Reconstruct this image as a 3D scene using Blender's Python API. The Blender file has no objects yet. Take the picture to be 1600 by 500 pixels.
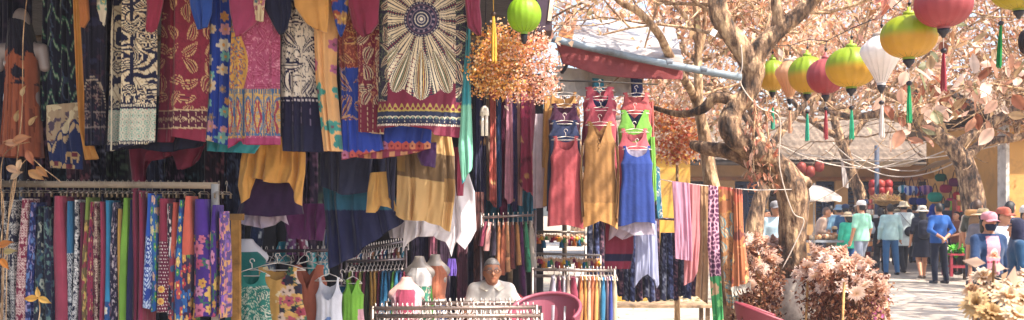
import bpy, math, random, colorsys
import numpy as np
from mathutils import Vector, Matrix

random.seed(11)
RS = np.random.RandomState(11)
S = bpy.context.scene
COL = S.collection
PI = math.pi

# ------------------------------------------------------------------ camera, sky, sun
F, EYE, HY = 1555.6, 1.55, 330.0          # focal length in photo pixels, eye height, horizon row
cam = bpy.data.cameras.new('camera')
camo = bpy.data.objects.new('camera', cam)
COL.objects.link(camo)
camo.location = (0, 0, EYE)
camo.rotation_euler = (PI / 2, 0, 0)
cam.lens, cam.sensor_width, cam.shift_y = 35.0, 36.0, 0.05
cam.clip_start, cam.clip_end = 0.05, 900
cam.dof.use_dof = True
cam.dof.focus_distance = 7.4
cam.dof.aperture_fstop = 5.0
S.camera = camo

SUN_EL, SUN_AZ = math.radians(56), math.radians(128)   # azimuth clockwise from +Y (behind camera, to the right)
W = bpy.data.worlds.new('World')
S.world = W
W.use_nodes = True
wt = W.node_tree
wt.nodes.clear()
wo = wt.nodes.new('ShaderNodeOutputWorld')
wb = wt.nodes.new('ShaderNodeBackground')
ws = wt.nodes.new('ShaderNodeTexSky')
ws.sky_type = 'NISHITA'
ws.sun_disc = False
ws.sun_elevation = SUN_EL
ws.sun_rotation = SUN_AZ
ws.dust_density = 3.0
ws.air_density = 1.0
wb.inputs['Strength'].default_value = 0.15
wt.links.new(ws.outputs[0], wb.inputs[0])
wt.links.new(wb.outputs[0], wo.inputs[0])
sl = bpy.data.lights.new('sun', 'SUN')
sl.energy, sl.angle, sl.color = 4.3, math.radians(0.6), (1.0, 0.90, 0.79)
so = bpy.data.objects.new('sun', sl)
COL.objects.link(so)
tosun = Vector((math.cos(SUN_EL) * math.sin(SUN_AZ), math.cos(SUN_EL) * math.cos(SUN_AZ), math.sin(SUN_EL)))
so.rotation_euler = tosun.to_track_quat('Z', 'Y').to_euler()
S.view_settings.view_transform = 'Standard'
S.view_settings.look = 'None'
S.view_settings.exposure = 1.42
S.view_settings.gamma = 1.0

# ------------------------------------------------------------------ small helpers
def P(px, py, d):
    return np.array(((px - 800) / F * d, d, EYE + (HY - py) / F * d))

def h(s):
    s = s.lstrip('#')
    c = np.array([int(s[i:i + 2], 16) / 255 for i in (0, 2, 4)])
    return np.where(c <= 0.04045, c / 12.92, ((c + 0.055) / 1.055) ** 2.4)

def C3(c):
    return h(c) if isinstance(c, str) else np.asarray(c, float)

class G:
    """collects geometry, becomes one mesh object"""
    def __init__(s):
        s.v, s.q, s.t, s.c, s.n = [], [], [], [], 0
    def add(s, V, Q=None, T=None, col=(.5, .5, .5)):
        V = np.asarray(V, float).reshape(-1, 3)
        if Q is not None and len(Q): s.q.append(np.asarray(Q, int).reshape(-1, 4) + s.n)
        if T is not None and len(T): s.t.append(np.asarray(T, int).reshape(-1, 3) + s.n)
        c = C3(col)
        if c.ndim == 1: c = np.tile(c, (len(V), 1))
        s.v.append(V); s.c.append(c); s.n += len(V)
        return s
    def box(s, c, sz, col, rz=0, rx=0, ry=0, taper=1.0):
        V = np.array([(x, y, z) for z in (-.5, .5) for y in (-.5, .5) for x in (-.5, .5)], float)
        V[4:, :2] *= taper
        V = V * np.array(sz)
        M = np.array(Matrix.Rotation(rz, 3, 'Z') @ Matrix.Rotation(ry, 3, 'Y') @ Matrix.Rotation(rx, 3, 'X'))
        V = V @ M.T + np.array(c)
        return s.add(V, [(0, 2, 3, 1), (4, 5, 7, 6), (0, 1, 5, 4), (2, 6, 7, 3), (0, 4, 6, 2), (1, 3, 7, 5)], col=col)
    def grid(s, A, col, closed=False, cap=False):
        """A: (nv, nu, 3)"""
        nv, nu = A.shape[:2]
        idx = np.arange(nv * nu).reshape(nv, nu)
        if closed: ii = np.concatenate([idx, idx[:, :1]], 1)
        else: ii = idx
        Q = np.stack([ii[:-1, :-1], ii[1:, :-1], ii[1:, 1:], ii[:-1, 1:]], -1).reshape(-1, 4)
        T = []
        V = A.reshape(-1, 3)
        c = C3(col)
        if c.ndim == 3: c = c.reshape(-1, 3)
        if cap and closed:
            V = np.concatenate([V, [A[0].mean(0)], [A[-1].mean(0)]])
            a, b = nv * nu, nv * nu + 1
            for i in range(nu):
                j = (i + 1) % nu
                T.append((a, idx[0, i], idx[0, j])); T.append((b, idx[-1, j], idx[-1, i]))
            if c.ndim == 2: c = np.concatenate([c, c[:1], c[-1:]])
        return s.add(V, Q, T, c)
    def tube(s, pts, r, col, n=6, cap=True, jit=0, flat=None):
        pts = np.asarray(pts, float); m = len(pts)
        r = np.full(m, r, float) if np.isscalar(r) else np.asarray(r, float)
        tg = np.gradient(pts, axis=0)
        tg /= np.linalg.norm(tg, axis=1)[:, None] + 1e-9
        up = np.array((0, 0, 1.)) if abs(tg[0][2]) < .9 else np.array((1., 0, 0))
        a = np.cross(tg[0], up); a /= np.linalg.norm(a)
        rings = []
        th = np.linspace(0, 2 * PI, n, endpoint=False)
        for i in range(m):
            a = a - tg[i] * a.dot(tg[i]); a /= np.linalg.norm(a) + 1e-9
            b = np.cross(tg[i], a)
            rr = r[i] * (1 + jit * (RS.rand(n) - .5)) if jit else np.full(n, r[i])
            rings.append(pts[i] + (np.cos(th) * rr)[:, None] * a + (np.sin(th) * rr)[:, None] * b * (flat or 1))
        return s.grid(np.array(rings), col, True, cap)
    def lathe(s, prof, col, c=(0, 0, 0), n=20, cap=True, rib=0, nr=0, sx=1, sy=1):
        prof = np.asarray(prof, float)
        th = np.linspace(0, 2 * PI, n, endpoint=False)
        k = np.ones(n)
        if rib: k = 1 - rib * np.abs(np.cos(th * nr / 2)) ** 6
        A = np.stack([prof[:, :1] * np.cos(th) * k * sx, prof[:, :1] * np.sin(th) * k * sy, np.tile(prof[:, 1:2], (1, n))], -1)
        cc = C3(col)
        if cc.ndim == 2: cc = np.repeat(cc[:, None, :], n, 1)
        return s.grid(A[::-1] + np.array(c), cc[::-1] if cc.ndim == 3 else cc, True, cap)
    def ball(s, c, r, col, n=12, m=8):
        r = np.array(r if hasattr(r, '__len__') else (r, r, r), float)
        ph = np.linspace(0.02, PI - .02, m)
        A = np.stack([np.outer(np.sin(ph), np.cos(np.linspace(0, 2 * PI, n, endpoint=False))),
                      np.outer(np.sin(ph), np.sin(np.linspace(0, 2 * PI, n, endpoint=False))),
                      np.tile(np.cos(ph)[:, None], (1, n))], -1)
        return s.grid(A * r + np.array(c), col, True, True)
    def blade(s, q, e, size, col, wid=.32, up=(0, -.5, 1)):
        """one larger leaf with a midrib fold and a curl"""
        e = np.array(e, float); e /= np.linalg.norm(e); w = np.cross(e, up); w /= np.linalg.norm(w) + 1e-9; k = np.cross(w, e)
        u = np.linspace(0, 1, 9); wv = np.sin(PI * u ** .85) ** .8 * size * wid; cu = .25 * (RS.rand() - .2)
        A = np.stack([np.array([q + e * size * t - k * size * cu * t * t + w * x * j + k * size * .10 * abs(j) for t, x in zip(u, wv)]) for j in (-1, -.5, 0, .5, 1)], 1)
        cc = C3(col) * np.ones(A.shape) * (.9 + .2 * RS.rand(9, 1, 1)); cc[:, 2] *= .78
        return s.grid(A, cc)
    def leaves(s, pos, size, cols, droop=.3, asp=.45, nrm=None):
        """pos (n,3); each leaf a folded six point blade"""
        n = len(pos)
        size = size * (0.6 + .8 * RS.rand(n))[:, None]
        d = RS.normal(size=(n, 3)); d[:, 2] -= droop * 1.5
        d /= np.linalg.norm(d, axis=1)[:, None]
        u = RS.normal(size=(n, 3)); u[:, 2] += .8
        w = np.cross(d, u); w /= np.linalg.norm(w, axis=1)[:, None] + 1e-9
        k = np.cross(w, d)
        b = pos; tip = pos + d * size - k * size * .12
        mid = pos + d * size * .5
        l = mid + w * size * asp * .5 + k * size * .10
        r = mid - w * size * asp * .5 + k * size * .10
        V = np.stack([b, l, tip, r, mid], 1).reshape(-1, 3)
        i = np.arange(n)[:, None] * 5
        T = np.concatenate([i + np.array([[0, 4, 1]]), i + np.array([[1, 4, 2]]), i + np.array([[0, 3, 4]]), i + np.array([[4, 3, 2]])])
        return s.add(V, None, T, np.repeat(cols, 5, 0))
    def build(s, name, mat, parent=None, loc=None, smooth=True, mods=()):
        V = np.concatenate(s.v); c = np.concatenate(s.c)
        loc = np.zeros(3) if loc is None else np.asarray(loc, float)
        V = V - loc
        q = np.concatenate(s.q) if s.q else np.zeros((0, 4), int)
        t = np.concatenate(s.t) if s.t else np.zeros((0, 3), int)
        me = bpy.data.meshes.new(name)
        me.vertices.add(len(V)); me.vertices.foreach_set('co', V.astype(np.float32).ravel())
        nl = q.size + t.size; npoly = len(q) + len(t)
        me.loops.add(nl); me.loops.foreach_set('vertex_index', np.concatenate([q.ravel(), t.ravel()]).astype(np.int32))
        me.polygons.add(npoly)
        ls = np.concatenate([np.arange(len(q)) * 4, q.size + np.arange(len(t)) * 3]).astype(np.int32)
        me.polygons.foreach_set('loop_start', ls)
        me.polygons.foreach_set('use_smooth', np.full(npoly, smooth, bool))
        me.update(calc_edges=True)
        at = me.color_attributes.new('Col', 'FLOAT_COLOR', 'POINT')
        at.data.foreach_set('color', np.concatenate([c, np.ones((len(c), 1))], 1).astype(np.float32).ravel())
        me.validate()
        me.materials.append(mat)
        o = bpy.data.objects.new(name, me)
        COL.objects.link(o)
        if parent is not None:
            o.parent = parent
            o.location = Vector(loc) - WLOC.get(parent.name, Vector((0, 0, 0)))
            WLOC[o.name] = Vector(loc)
        else:
            o.location = loc
            WLOC[o.name] = Vector(loc)
        return o

WLOC = {}
def tag(o, label, cat, group=None, kind=None):
    if kind: o['kind'] = kind
    if label: o['label'] = label
    if cat: o['category'] = cat
    if group: o['group'] = group
    return o
def struct(o): o['kind'] = 'structure'; return o
def thing(name, label, cat, loc=(0, 0, 0), group=None):
    o = bpy.data.objects.new(name, None); COL.objects.link(o)
    o.empty_display_size = .1
    o.location = loc; WLOC[o.name] = Vector(loc)
    return tag(o, label, cat, group)
def dup(o, loc=None, rz=None, label=None, scale=None):
    c = o.copy(); COL.objects.link(c)
    for ch in o.children:
        k = ch.copy(); COL.objects.link(k); k.parent = c
        for g in ch.children:
            m = g.copy(); COL.objects.link(m); m.parent = k
    if loc is not None: c.location = loc
    if rz is not None: c.rotation_euler = (c.rotation_euler.x, c.rotation_euler.y, rz)
    if scale is not None: c.scale = (scale,) * 3 if np.isscalar(scale) else scale
    if label: c['label'] = label
    return c

# ------------------------------------------------------------------ materials (all procedural)
def new_mat(name):
    m = bpy.data.materials.new(name); m.use_nodes = True
    nt = m.node_tree; b = nt.nodes['Principled BSDF']
    return m, nt, b
def lk(nt, a, b): nt.links.new(a, b)
def col_mat(name, rough=.7, metal=0, var=.25, vs=6, bump=.15, bs=60, trans=0, sheen=0, spec=.5, dirt=None, ds=2.0, coat=0, crease=0):
    """colour from the mesh's Col attribute, broken up by noise; optional dirt stains and translucency"""
    m, nt, b = new_mat(name)
    N = nt.nodes.new
    at = N('ShaderNodeAttribute'); at.attribute_name = 'Col'
    tc = N('ShaderNodeTexCoord')
    nz = N('ShaderNodeTexNoise'); nz.inputs['Scale'].default_value = vs; nz.inputs['Detail'].default_value = 5
    lk(nt, tc.outputs['Object'], nz.inputs['Vector'])
    mr = N('ShaderNodeMapRange'); mr.inputs[1].default_value = .25; mr.inputs[2].default_value = .75
    mr.inputs[3].default_value = 1 - var; mr.inputs[4].default_value = 1 + var
    lk(nt, nz.outputs[0], mr.inputs[0])
    mx = N('ShaderNodeMix'); mx.data_type = 'RGBA'; mx.blend_type = 'MULTIPLY'; mx.inputs[0].default_value = 1
    lk(nt, at.outputs['Color'], mx.inputs[6]); lk(nt, mr.outputs[0], mx.inputs[7])
    out = mx.outputs[2]
    if dirt is not None:
        nd = N('ShaderNodeTexNoise'); nd.inputs['Scale'].default_value = ds; nd.inputs['Detail'].default_value = 8; nd.inputs['Roughness'].default_value = .7
        lk(nt, tc.outputs['Object'], nd.inputs['Vector'])
        rp = N('ShaderNodeMapRange'); rp.inputs[1].default_value = .5; rp.inputs[2].default_value = .72
        lk(nt, nd.outputs[0], rp.inputs[0])
        m2 = N('ShaderNodeMix'); m2.data_type = 'RGBA'
        lk(nt, rp.outputs[0], m2.inputs[0]); lk(nt, out, m2.inputs[6]); m2.inputs[7].default_value = (*C3(dirt), 1)
        out = m2.outputs[2]
    lk(nt, out, b.inputs['Base Color'])
    b.inputs['Roughness'].default_value = rough
    b.inputs['Metallic'].default_value = metal
    b.inputs['Specular IOR Level'].default_value = spec
    if sheen:
        b.inputs['Sheen Weight'].default_value = sheen
        b.inputs['Sheen Roughness'].default_value = .5
    if coat: b.inputs['Coat Weight'].default_value = coat
    if bump:
        n2 = N('ShaderNodeTexNoise'); n2.inputs['Scale'].default_value = bs; n2.inputs['Detail'].default_value = 4
        lk(nt, tc.outputs['Object'], n2.inputs['Vector'])
        bp = N('ShaderNodeBump'); bp.inputs['Strength'].default_value = bump; bp.inputs['Distance'].default_value = .01
        lk(nt, n2.outputs[0], bp.inputs['Height']); lk(nt, bp.outputs[0], b.inputs['Normal'])
        if crease:
            n3 = N('ShaderNodeTexNoise'); n3.inputs['Scale'].default_value = crease; n3.inputs['Detail'].default_value = 2; n3.inputs['Distortion'].default_value = .5
            mp = N('ShaderNodeMapping'); mp.inputs['Scale'].default_value = (1, 1, .45)
            lk(nt, tc.outputs['Object'], mp.inputs[0]); lk(nt, mp.outputs[0], n3.inputs['Vector'])
            b3 = N('ShaderNodeBump'); b3.inputs['Strength'].default_value = .35; b3.inputs['Distance'].default_value = .03
            lk(nt, n3.outputs[0], b3.inputs['Height']); lk(nt, b3.outputs[0], bp.inputs['Normal'])
    if trans:
        tr = N('ShaderNodeBsdfTranslucent'); lk(nt, out, tr.inputs['Color'])
        ms = N('ShaderNodeMixShader'); ms.inputs[0].default_value = trans
        lk(nt, b.outputs[0], ms.inputs[1]); lk(nt, tr.outputs[0], ms.inputs[2])
        lk(nt, ms.outputs[0], nt.nodes['Material Output'].inputs['Surface'])
    return m

M_FAB = col_mat('woven_fabric', rough=.82, var=.14, vs=9, bump=.35, bs=38, sheen=.2, spec=.2, trans=.12, crease=7)
M_SHEER = col_mat('light_fabric', rough=.75, var=.10, vs=7, bump=.4, bs=22, sheen=.15, spec=.2, trans=.38, crease=6)
M_METAL = col_mat('worn_steel', rough=.38, metal=.75, var=.3, vs=14, bump=.1, dirt='#6b5644', ds=7)
M_WIRE = col_mat('coated_wire', rough=.4, metal=.2, var=.15, bump=0)
M_PLAST = col_mat('plastic', rough=.5, var=.08, vs=5, bump=.05, bs=30)
M_PAINT = col_mat('weathered_paint', rough=.7, var=.25, vs=3, bump=.2, bs=25, dirt='#4a3a2a', ds=2.5)
M_WOOD = col_mat('old_wood', rough=.7, var=.4, vs=11, bump=.4, bs=45, dirt='#2c1d14', ds=5)
M_LEAF = col_mat('leaf', rough=.5, var=.25, vs=5, bump=0, trans=.5, spec=.4)
M_PETAL = col_mat('petal', rough=.7, var=.12, vs=12, bump=0, trans=.35)
M_SILK = col_mat('lantern_silk', rough=.45, var=.10, vs=8, bump=.15, bs=90, trans=.45, spec=.5)
M_SKIN = col_mat('skin', rough=.5, var=.08, vs=14, bump=.1, bs=80)
M_HAIR = col_mat('hair', rough=.5, var=.35, vs=60, bump=.5, bs=120)
M_MANN = col_mat('mannequin_shell', rough=.42, var=.06, vs=4, bump=.03, coat=.3)
M_GLASS = col_mat('dark_glass', rough=.1, var=.05, bump=0)

def bark_mat(name, c0, c1, c2):
    m, nt, b = new_mat(name); N = nt.nodes.new
    tc = N('ShaderNodeTexCoord')
    mp = N('ShaderNodeMapping'); mp.inputs['Scale'].default_value = (1, 1, .35)
    lk(nt, tc.outputs['Object'], mp.inputs[0])
    a = N('ShaderNodeTexNoise'); a.inputs['Scale'].default_value = 9; a.inputs['Detail'].default_value = 9; a.inputs['Roughness'].default_value = .7
    lk(nt, mp.outputs[0], a.inputs['Vector'])
    cr = N('ShaderNodeValToRGB')
    e = cr.color_ramp.elements
    e[0].position = .40; e[0].color = (*C3(c0), 1); e[1].position = .62; e[1].color = (*C3(c2), 1)
    k = e.new(.5); k.color = (*C3(c1), 1)
    lk(nt, a.outputs[0], cr.inputs[0])
    v = N('ShaderNodeTexVoronoi'); v.inputs['Scale'].default_value = 16; lk(nt, mp.outputs[0], v.inputs['Vector'])
    nb = N('ShaderNodeTexNoise'); nb.inputs['Scale'].default_value = 34; nb.inputs['Detail'].default_value = 6; lk(nt, mp.outputs[0], nb.inputs['Vector'])
    ad = N('ShaderNodeMath'); ad.operation = 'ADD'; lk(nt, v.outputs[0], ad.inputs[0]); lk(nt, nb.outputs[0], ad.inputs[1])
    bp = N('ShaderNodeBump'); bp.inputs['Strength'].default_value = .9; bp.inputs['Distance'].default_value = .03
    lk(nt, ad.outputs[0], bp.inputs['Height']); lk(nt, bp.outputs[0], b.inputs['Normal'])
    lk(nt, cr.outputs[0], b.inputs['Base Color'])
    b.inputs['Roughness'].default_value = .85
    return m
M_BARK = bark_mat('bark', '#33281f', '#775b44', '#c4a37c')
M_BARK2 = bark_mat('twig_bark', '#6b4f38', '#a1805e', '#d3b48e')

# ------------------------------------------------------------------ pattern functions: x, y in centimetres -> linear colour
def hs(ix, iy, s=0):
    v = np.sin(ix * 127.1 + iy * 311.7 + s * 74.7) * 43758.5453
    return v - np.floor(v)
def vnoise(x, y, s=0):
    ix, iy = np.floor(x), np.floor(y); fx, fy = x - ix, y - iy
    fx = fx * fx * (3 - 2 * fx); fy = fy * fy * (3 - 2 * fy)
    a, b, c, d = hs(ix, iy, s), hs(ix + 1, iy, s), hs(ix, iy + 1, s), hs(ix + 1, iy + 1, s)
    return (a + (b - a) * fx) * (1 - fy) + (c + (d - c) * fx) * fy
def fbm(x, y, s=0): return .55 * vnoise(x, y, s) + .28 * vnoise(2 * x, 2 * y, s + 1) + .17 * vnoise(4 * x, 4 * y, s + 2)
def fill(x, c): return np.tile(C3(c), (len(x), 1))
def put(out, m, c):
    out[m] = C3(c); return out
def solid(c, v=.08):
    def f(x, y):
        o = fill(x, c); return o * (1 + v * (2 * fbm(x * .15, y * .1, 3) - 1))[:, None]
    return f
def floral(bg, cols, s=7, R=.42, petals=5, dens=.8, seed=0, eye='#f4d060', leaf=None):
    def f(x, y):
        o = bg(x, y) if callable(bg) else fill(x, bg)
        X, Y = x / s, y / s; ix, iy = np.floor(X), np.floor(Y)
        if leaf is not None:
            n = fbm(X * 1.6, Y * 1.6, seed + 9); put(o, (n > .55) & (n < .66), leaf)
        for dx in (-1, 0, 1):
            for dy in (-1, 0, 1):
                cx, cy = ix + dx, iy + dy
                px = cx + .5 + .6 * (hs(cx, cy, seed) - .5); py = cy + .5 + .6 * (hs(cx, cy, seed + 1) - .5)
                r = np.hypot(X - px, Y - py); th = np.arctan2(Y - py, X - px) + 6 * hs(cx, cy, seed + 2)
                R_ = R * (.6 + .6 * hs(cx, cy, seed + 5))
                ok = hs(cx, cy, seed + 3) < dens
                m = ok & (r < R_ * (.62 + .38 * np.abs(np.cos(petals * th / 2))))
                k = (hs(cx, cy, seed + 4) * len(cols)).astype(int) % len(cols)
                cc = np.array([C3(c) for c in cols])[k]
                sh = (1 - .35 * np.clip(r / np.maximum(R_, .01), 0, 1))[:, None]
                o[m] = (cc * (.75 + .5 * (1 - sh)))[m]
                put(o, ok & (r < R_ * .22), eye)
        return o
    return f
def paisley(bg, line, fil, s=12, seed=0, dens=.9, bg2=None):
    def f(x, y):
        o = bg(x, y) if callable(bg) else fill(x, bg)
        if bg2 is not None:
            n = fbm(x / s * 4, y / s * 4, seed + 8); put(o, (np.abs(n - .5) < .035), bg2)
        X, Y = x / s, y / s; ix, iy = np.floor(X), np.floor(Y)
        for dx in (-1, 0, 1):
            for dy in (-1, 0, 1):
                cx, cy = ix + dx, iy + dy
                px = cx + .5 + .35 * (hs(cx, cy, seed) - .5); py = cy + .5 + .35 * (hs(cx, cy, seed + 1) - .5)
                a = 6.28 * hs(cx, cy, seed + 2)
                u = (X - px) * np.cos(a) - (Y - py) * np.sin(a); v = (X - px) * np.sin(a) + (Y - py) * np.cos(a)
                v = v / 1.15
                u = u - .55 * (v + .1) ** 2 + .08
                wd = np.sqrt(np.clip(v + .5, 0, 9)) * np.clip(.5 - v, 0, 1) * .62
                t = np.abs(u) / np.maximum(wd, 1e-4)
                ok = (hs(cx, cy, seed + 3) < dens) & (wd > .002)
                put(o, ok & (t < 1.22) & (t > 1.08), line)
                put(o, ok & (t < 1.0), line); put(o, ok & (t < .8), bg if not callable(bg) else fil)
                put(o, ok & (t < .62), fil); put(o, ok & (t < .42), line); put(o, ok & (t < .25), bg if not callable(bg) else fil)
        return o
    return f
def specks(bg, cols, s=2.2, thr=.62, seed=0, ay=1.0):
    def f(x, y):
        o = bg(x, y) if callable(bg) else fill(x, bg)
        n = fbm(x / s, y / s * ay, seed)
        k = (vnoise(x / s * .5, y / s * .5, seed + 4) * len(cols) * 1.3).astype(int) % len(cols)
        m = n > thr
        o[m] = np.array([C3(c) for c in cols])[k][m]
        return o
    return f
def glyphs(bg, line, s=5, seed=0, thr=.5):
    """columns of white ornament, like printed sarongs"""
    def f(x, y):
        o = bg(x, y) if callable(bg) else fill(x, bg)
        n = np.sin(x / s * 6.3 + 3 * np.sin(y / s * 2.1 + seed)) * np.sin(y / s * 5.1 + 2 * np.sin(x / s * 3 + seed))
        m = (np.abs(n) > thr) & (vnoise(x / s * 1.2, y / s * 1.2, seed) > .35)
        put(o, m, line)
        band = (y / (s * 5) % 1) < .06
        put(o, band & ((x / s * 3 % 1) < .6), line)
        return o
    return f
def dots(bg, c, s=2.0, R=.25):
    def f(x, y):
        o = bg(x, y) if callable(bg) else fill(x, bg)
        r = np.hypot((x / s + .5 * (np.floor(y / s) % 2)) % 1 - .5, y / s % 1 - .5)
        return put(o, r < R, c)
    return f
def bands(base, lst):
    """lst: (y0, y1, pattern)"""
    def f(x, y):
        o = base(x, y)
        for y0, y1, p in lst:
            m = (y >= y0) & (y < y1)
            if m.any(): o[m] = (p(x[m], y[m]) if callable(p) else fill(x[m], p))
        return o
    return f
def giraffe(line, cell, s=5, seed=0, w=.09):
    def f(x, y):
        X, Y = x / s, y / s; ix, iy = np.floor(X), np.floor(Y)
        d = []
        for dx in (-1, 0, 1):
            for dy in (-1, 0, 1):
                cx, cy = ix + dx, iy + dy
                d.append(np.hypot(X - cx - .1 - .8 * hs(cx, cy, seed), Y - cy - .1 - .8 * hs(cx, cy, seed + 1)))
        d = np.sort(np.array(d), 0)
        o = fill(x, cell); return put(o, d[1] - d[0] < w * 2, line)
    return f
def scallop(bg, line, s=3.0, fillc=None):
    def f(x, y):
        o = fill(x, bg)
        r = np.hypot(x / s % 1 - .5, (y - y.min()) / s % 1 - .1)
        put(o, (r < .45) & (r > .33), line)
        if fillc is not None: put(o, r < .22, fillc)
        return o
    return f
# ------------------------------------------------------------------ cloth builders
def fade(c):
    """mutes cloth colours and lifts blacks to navy"""
    l = c @ np.array((.3, .5, .2))
    return c * .86 + l[..., None] * .10 + np.array((.008, .008, .018))  # paints lifted navy shadows into the cloth
def respl(pl, n):
    pl = np.asarray(pl, float)
    s = np.concatenate([[0], np.cumsum(np.hypot(*np.diff(pl, axis=0).T))]); s /= s[-1]
    t = np.linspace(0, 1, n)
    return np.stack([np.interp(t, s, pl[:, 0]), np.interp(t, s, pl[:, 1])], -1)

def cloth(name, L, R, d, pat, nu=40, nv=60, D=.035, fold=(.014, 4), ph=None, hem=None, prof=None, mat=None,
          parent=None, back=True, wob=.5, sag=0, flare=.6, dtop=0, dv=.45):
    """a hung length of cloth: front and back sheets between a left and a right edge given in photo pixels at distance d"""
    ph = RS.rand() * 6 if ph is None else ph
    Lp, Rp = respl(L, nv), respl(R, nv)
    v = np.linspace(0, 1, nv)[:, None]
    amp, nf = fold
    def sheet(us, side):
        u = us[None, :]
        x = Lp[:, :1] * (1 - u) + Rp[:, :1] * u
        y = Lp[:, 1:] * (1 - u) + Rp[:, 1:] * u
        if hem is not None:
            hx, hy = zip(*hem)
            y = y + np.interp(us, hx, hy)[None, :] * v ** 3
        y = y + sag * np.sin(PI * u) * (1 - v) ** 2
        w = (flare + (1 - flare) * (1 - v) if flare > 1 else (1 - flare) + flare * v)
        a = 2 * PI * nf * u + ph
        a2 = a + 1.3 * np.sin(.47 * a + 1.7 * ph) + .5 * np.sin(2.2 * v + ph)
        fo = .9 * np.sin(a2 + wob * np.sin(3 * v + ph)) + .40 * np.sin(1.37 * a2 + 2 * ph + wob * 1.8 * np.sin(4.3 * v + 1)) + .16 * np.sin(2.7 * a2 + 4 * v)
        wr = .35 * np.sin(9 * v + 5 * u * nf / 3 + ph) * np.sin(2.1 * a + 1)
        dd = amp * w * (fo + wr)
        if prof is not None:
            pu, pd = zip(*prof); dd = dd + np.interp(us, pu, pd)[None, :]
        edge = np.clip(np.sin(PI * u), 0, 1) ** .5
        dd = dd + side * D * edge * (1 - dv + dv * v) + dtop * (1 - v)
        X = (x - 800) / F * d; Z = EYE + (HY - y) / F * d
        xs = (.4 * amp * w * np.cos(a) * edge)
        A = np.stack([X + xs, d + dd, Z], -1)
        cx = (X - X.mean()) * 100 + 1.2 * amp * 100 * np.cos(a) * w * .6
        cy = (Z[0].max() - Z) * 100
        return A, cx, cy
    us = np.linspace(0, 1, nu)
    A, cx, cy = sheet(us, -1)
    c = fade(pat(cx.ravel(), cy.ravel()).reshape(A.shape))
    g = G()
    if back:
        ub = np.linspace(1, 0, max(6, nu // 4))[1:-1]
        B, bx, by = sheet(ub, +1)
        cb = fade(pat(bx.ravel(), by.ravel()).reshape(B.shape)) * .9
        g.grid(np.concatenate([A, B], 1), np.concatenate([c, cb], 1), True)
    else:
        g.grid(A, c)
    base = A[-1].mean(0)
    return g.build(name, mat or M_FAB, parent, base)

def strip(name, x0, x1, top, bot, d, pat, depth=.3, nu=30, nv=64, gather=.7, mat=None, parent=None, lean=0):
    """a garment hanging sideways on a rail: narrow towards us, deep along the rail's cross direction"""
    X0, X1 = (x0 - 800) / F * d, (x1 - 800) / F * d
    w = (X1 - X0) / 2; cx = (X0 + X1) / 2
    zt, zb = EYE + (HY - top) / F * d, EYE + (HY - bot) / F * d
    v = np.linspace(0, 1, nv)[:, None]
    th = np.linspace(0, 2 * PI, nu, endpoint=False)[None, :]
    ph = RS.rand() * 6; k = RS.randint(3, 6)
    gx = gather + (1 - gather) * np.clip(v * 3, 0, 1)
    ex = np.sign(np.cos(th)) * np.abs(np.cos(th)) ** .7
    ey = np.sign(np.sin(th)) * np.abs(np.sin(th)) ** .6
    rip = 1 + .15 * np.sin(k * 2 * th + ph + .8 * np.sin(3 * v + ph)) * (.3 + .7 * v) + .07 * np.sin((2 * k + 5) * th + 2 * ph + np.sin(2 * v)) * (.6 + .4 * v)
    X = cx + w * 1.08 * gx * ex * rip + .25 * w * np.sin(2.5 * v + ph) + lean * v
    Y = d + depth / 2 + depth / 2 * (.8 + .2 * v) * ey * (1 + .05 * np.sin(3 * th + ph)) + .012 * np.sin(5 * v + ph)
    sh = .012 * np.cos(th * 2 + ph)
    Z = zt + (zb - zt) * (v + sh * v) - .03 * (1 - v) ** 6 * np.abs(np.sin(th))*0
    A = np.stack([X, Y, Z], -1)
    per = th / (2 * PI) * (w + depth) * 2 * 100 + 0 * v
    cy = (zt - Z) * 100
    c = fade(pat(per.ravel() + 37 * ph, cy.ravel()).reshape(A.shape))
    g = G().grid(A, c, True, True)
    return g.build(name, mat or M_FAB, parent, (cx, d + depth / 2, zb))

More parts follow.
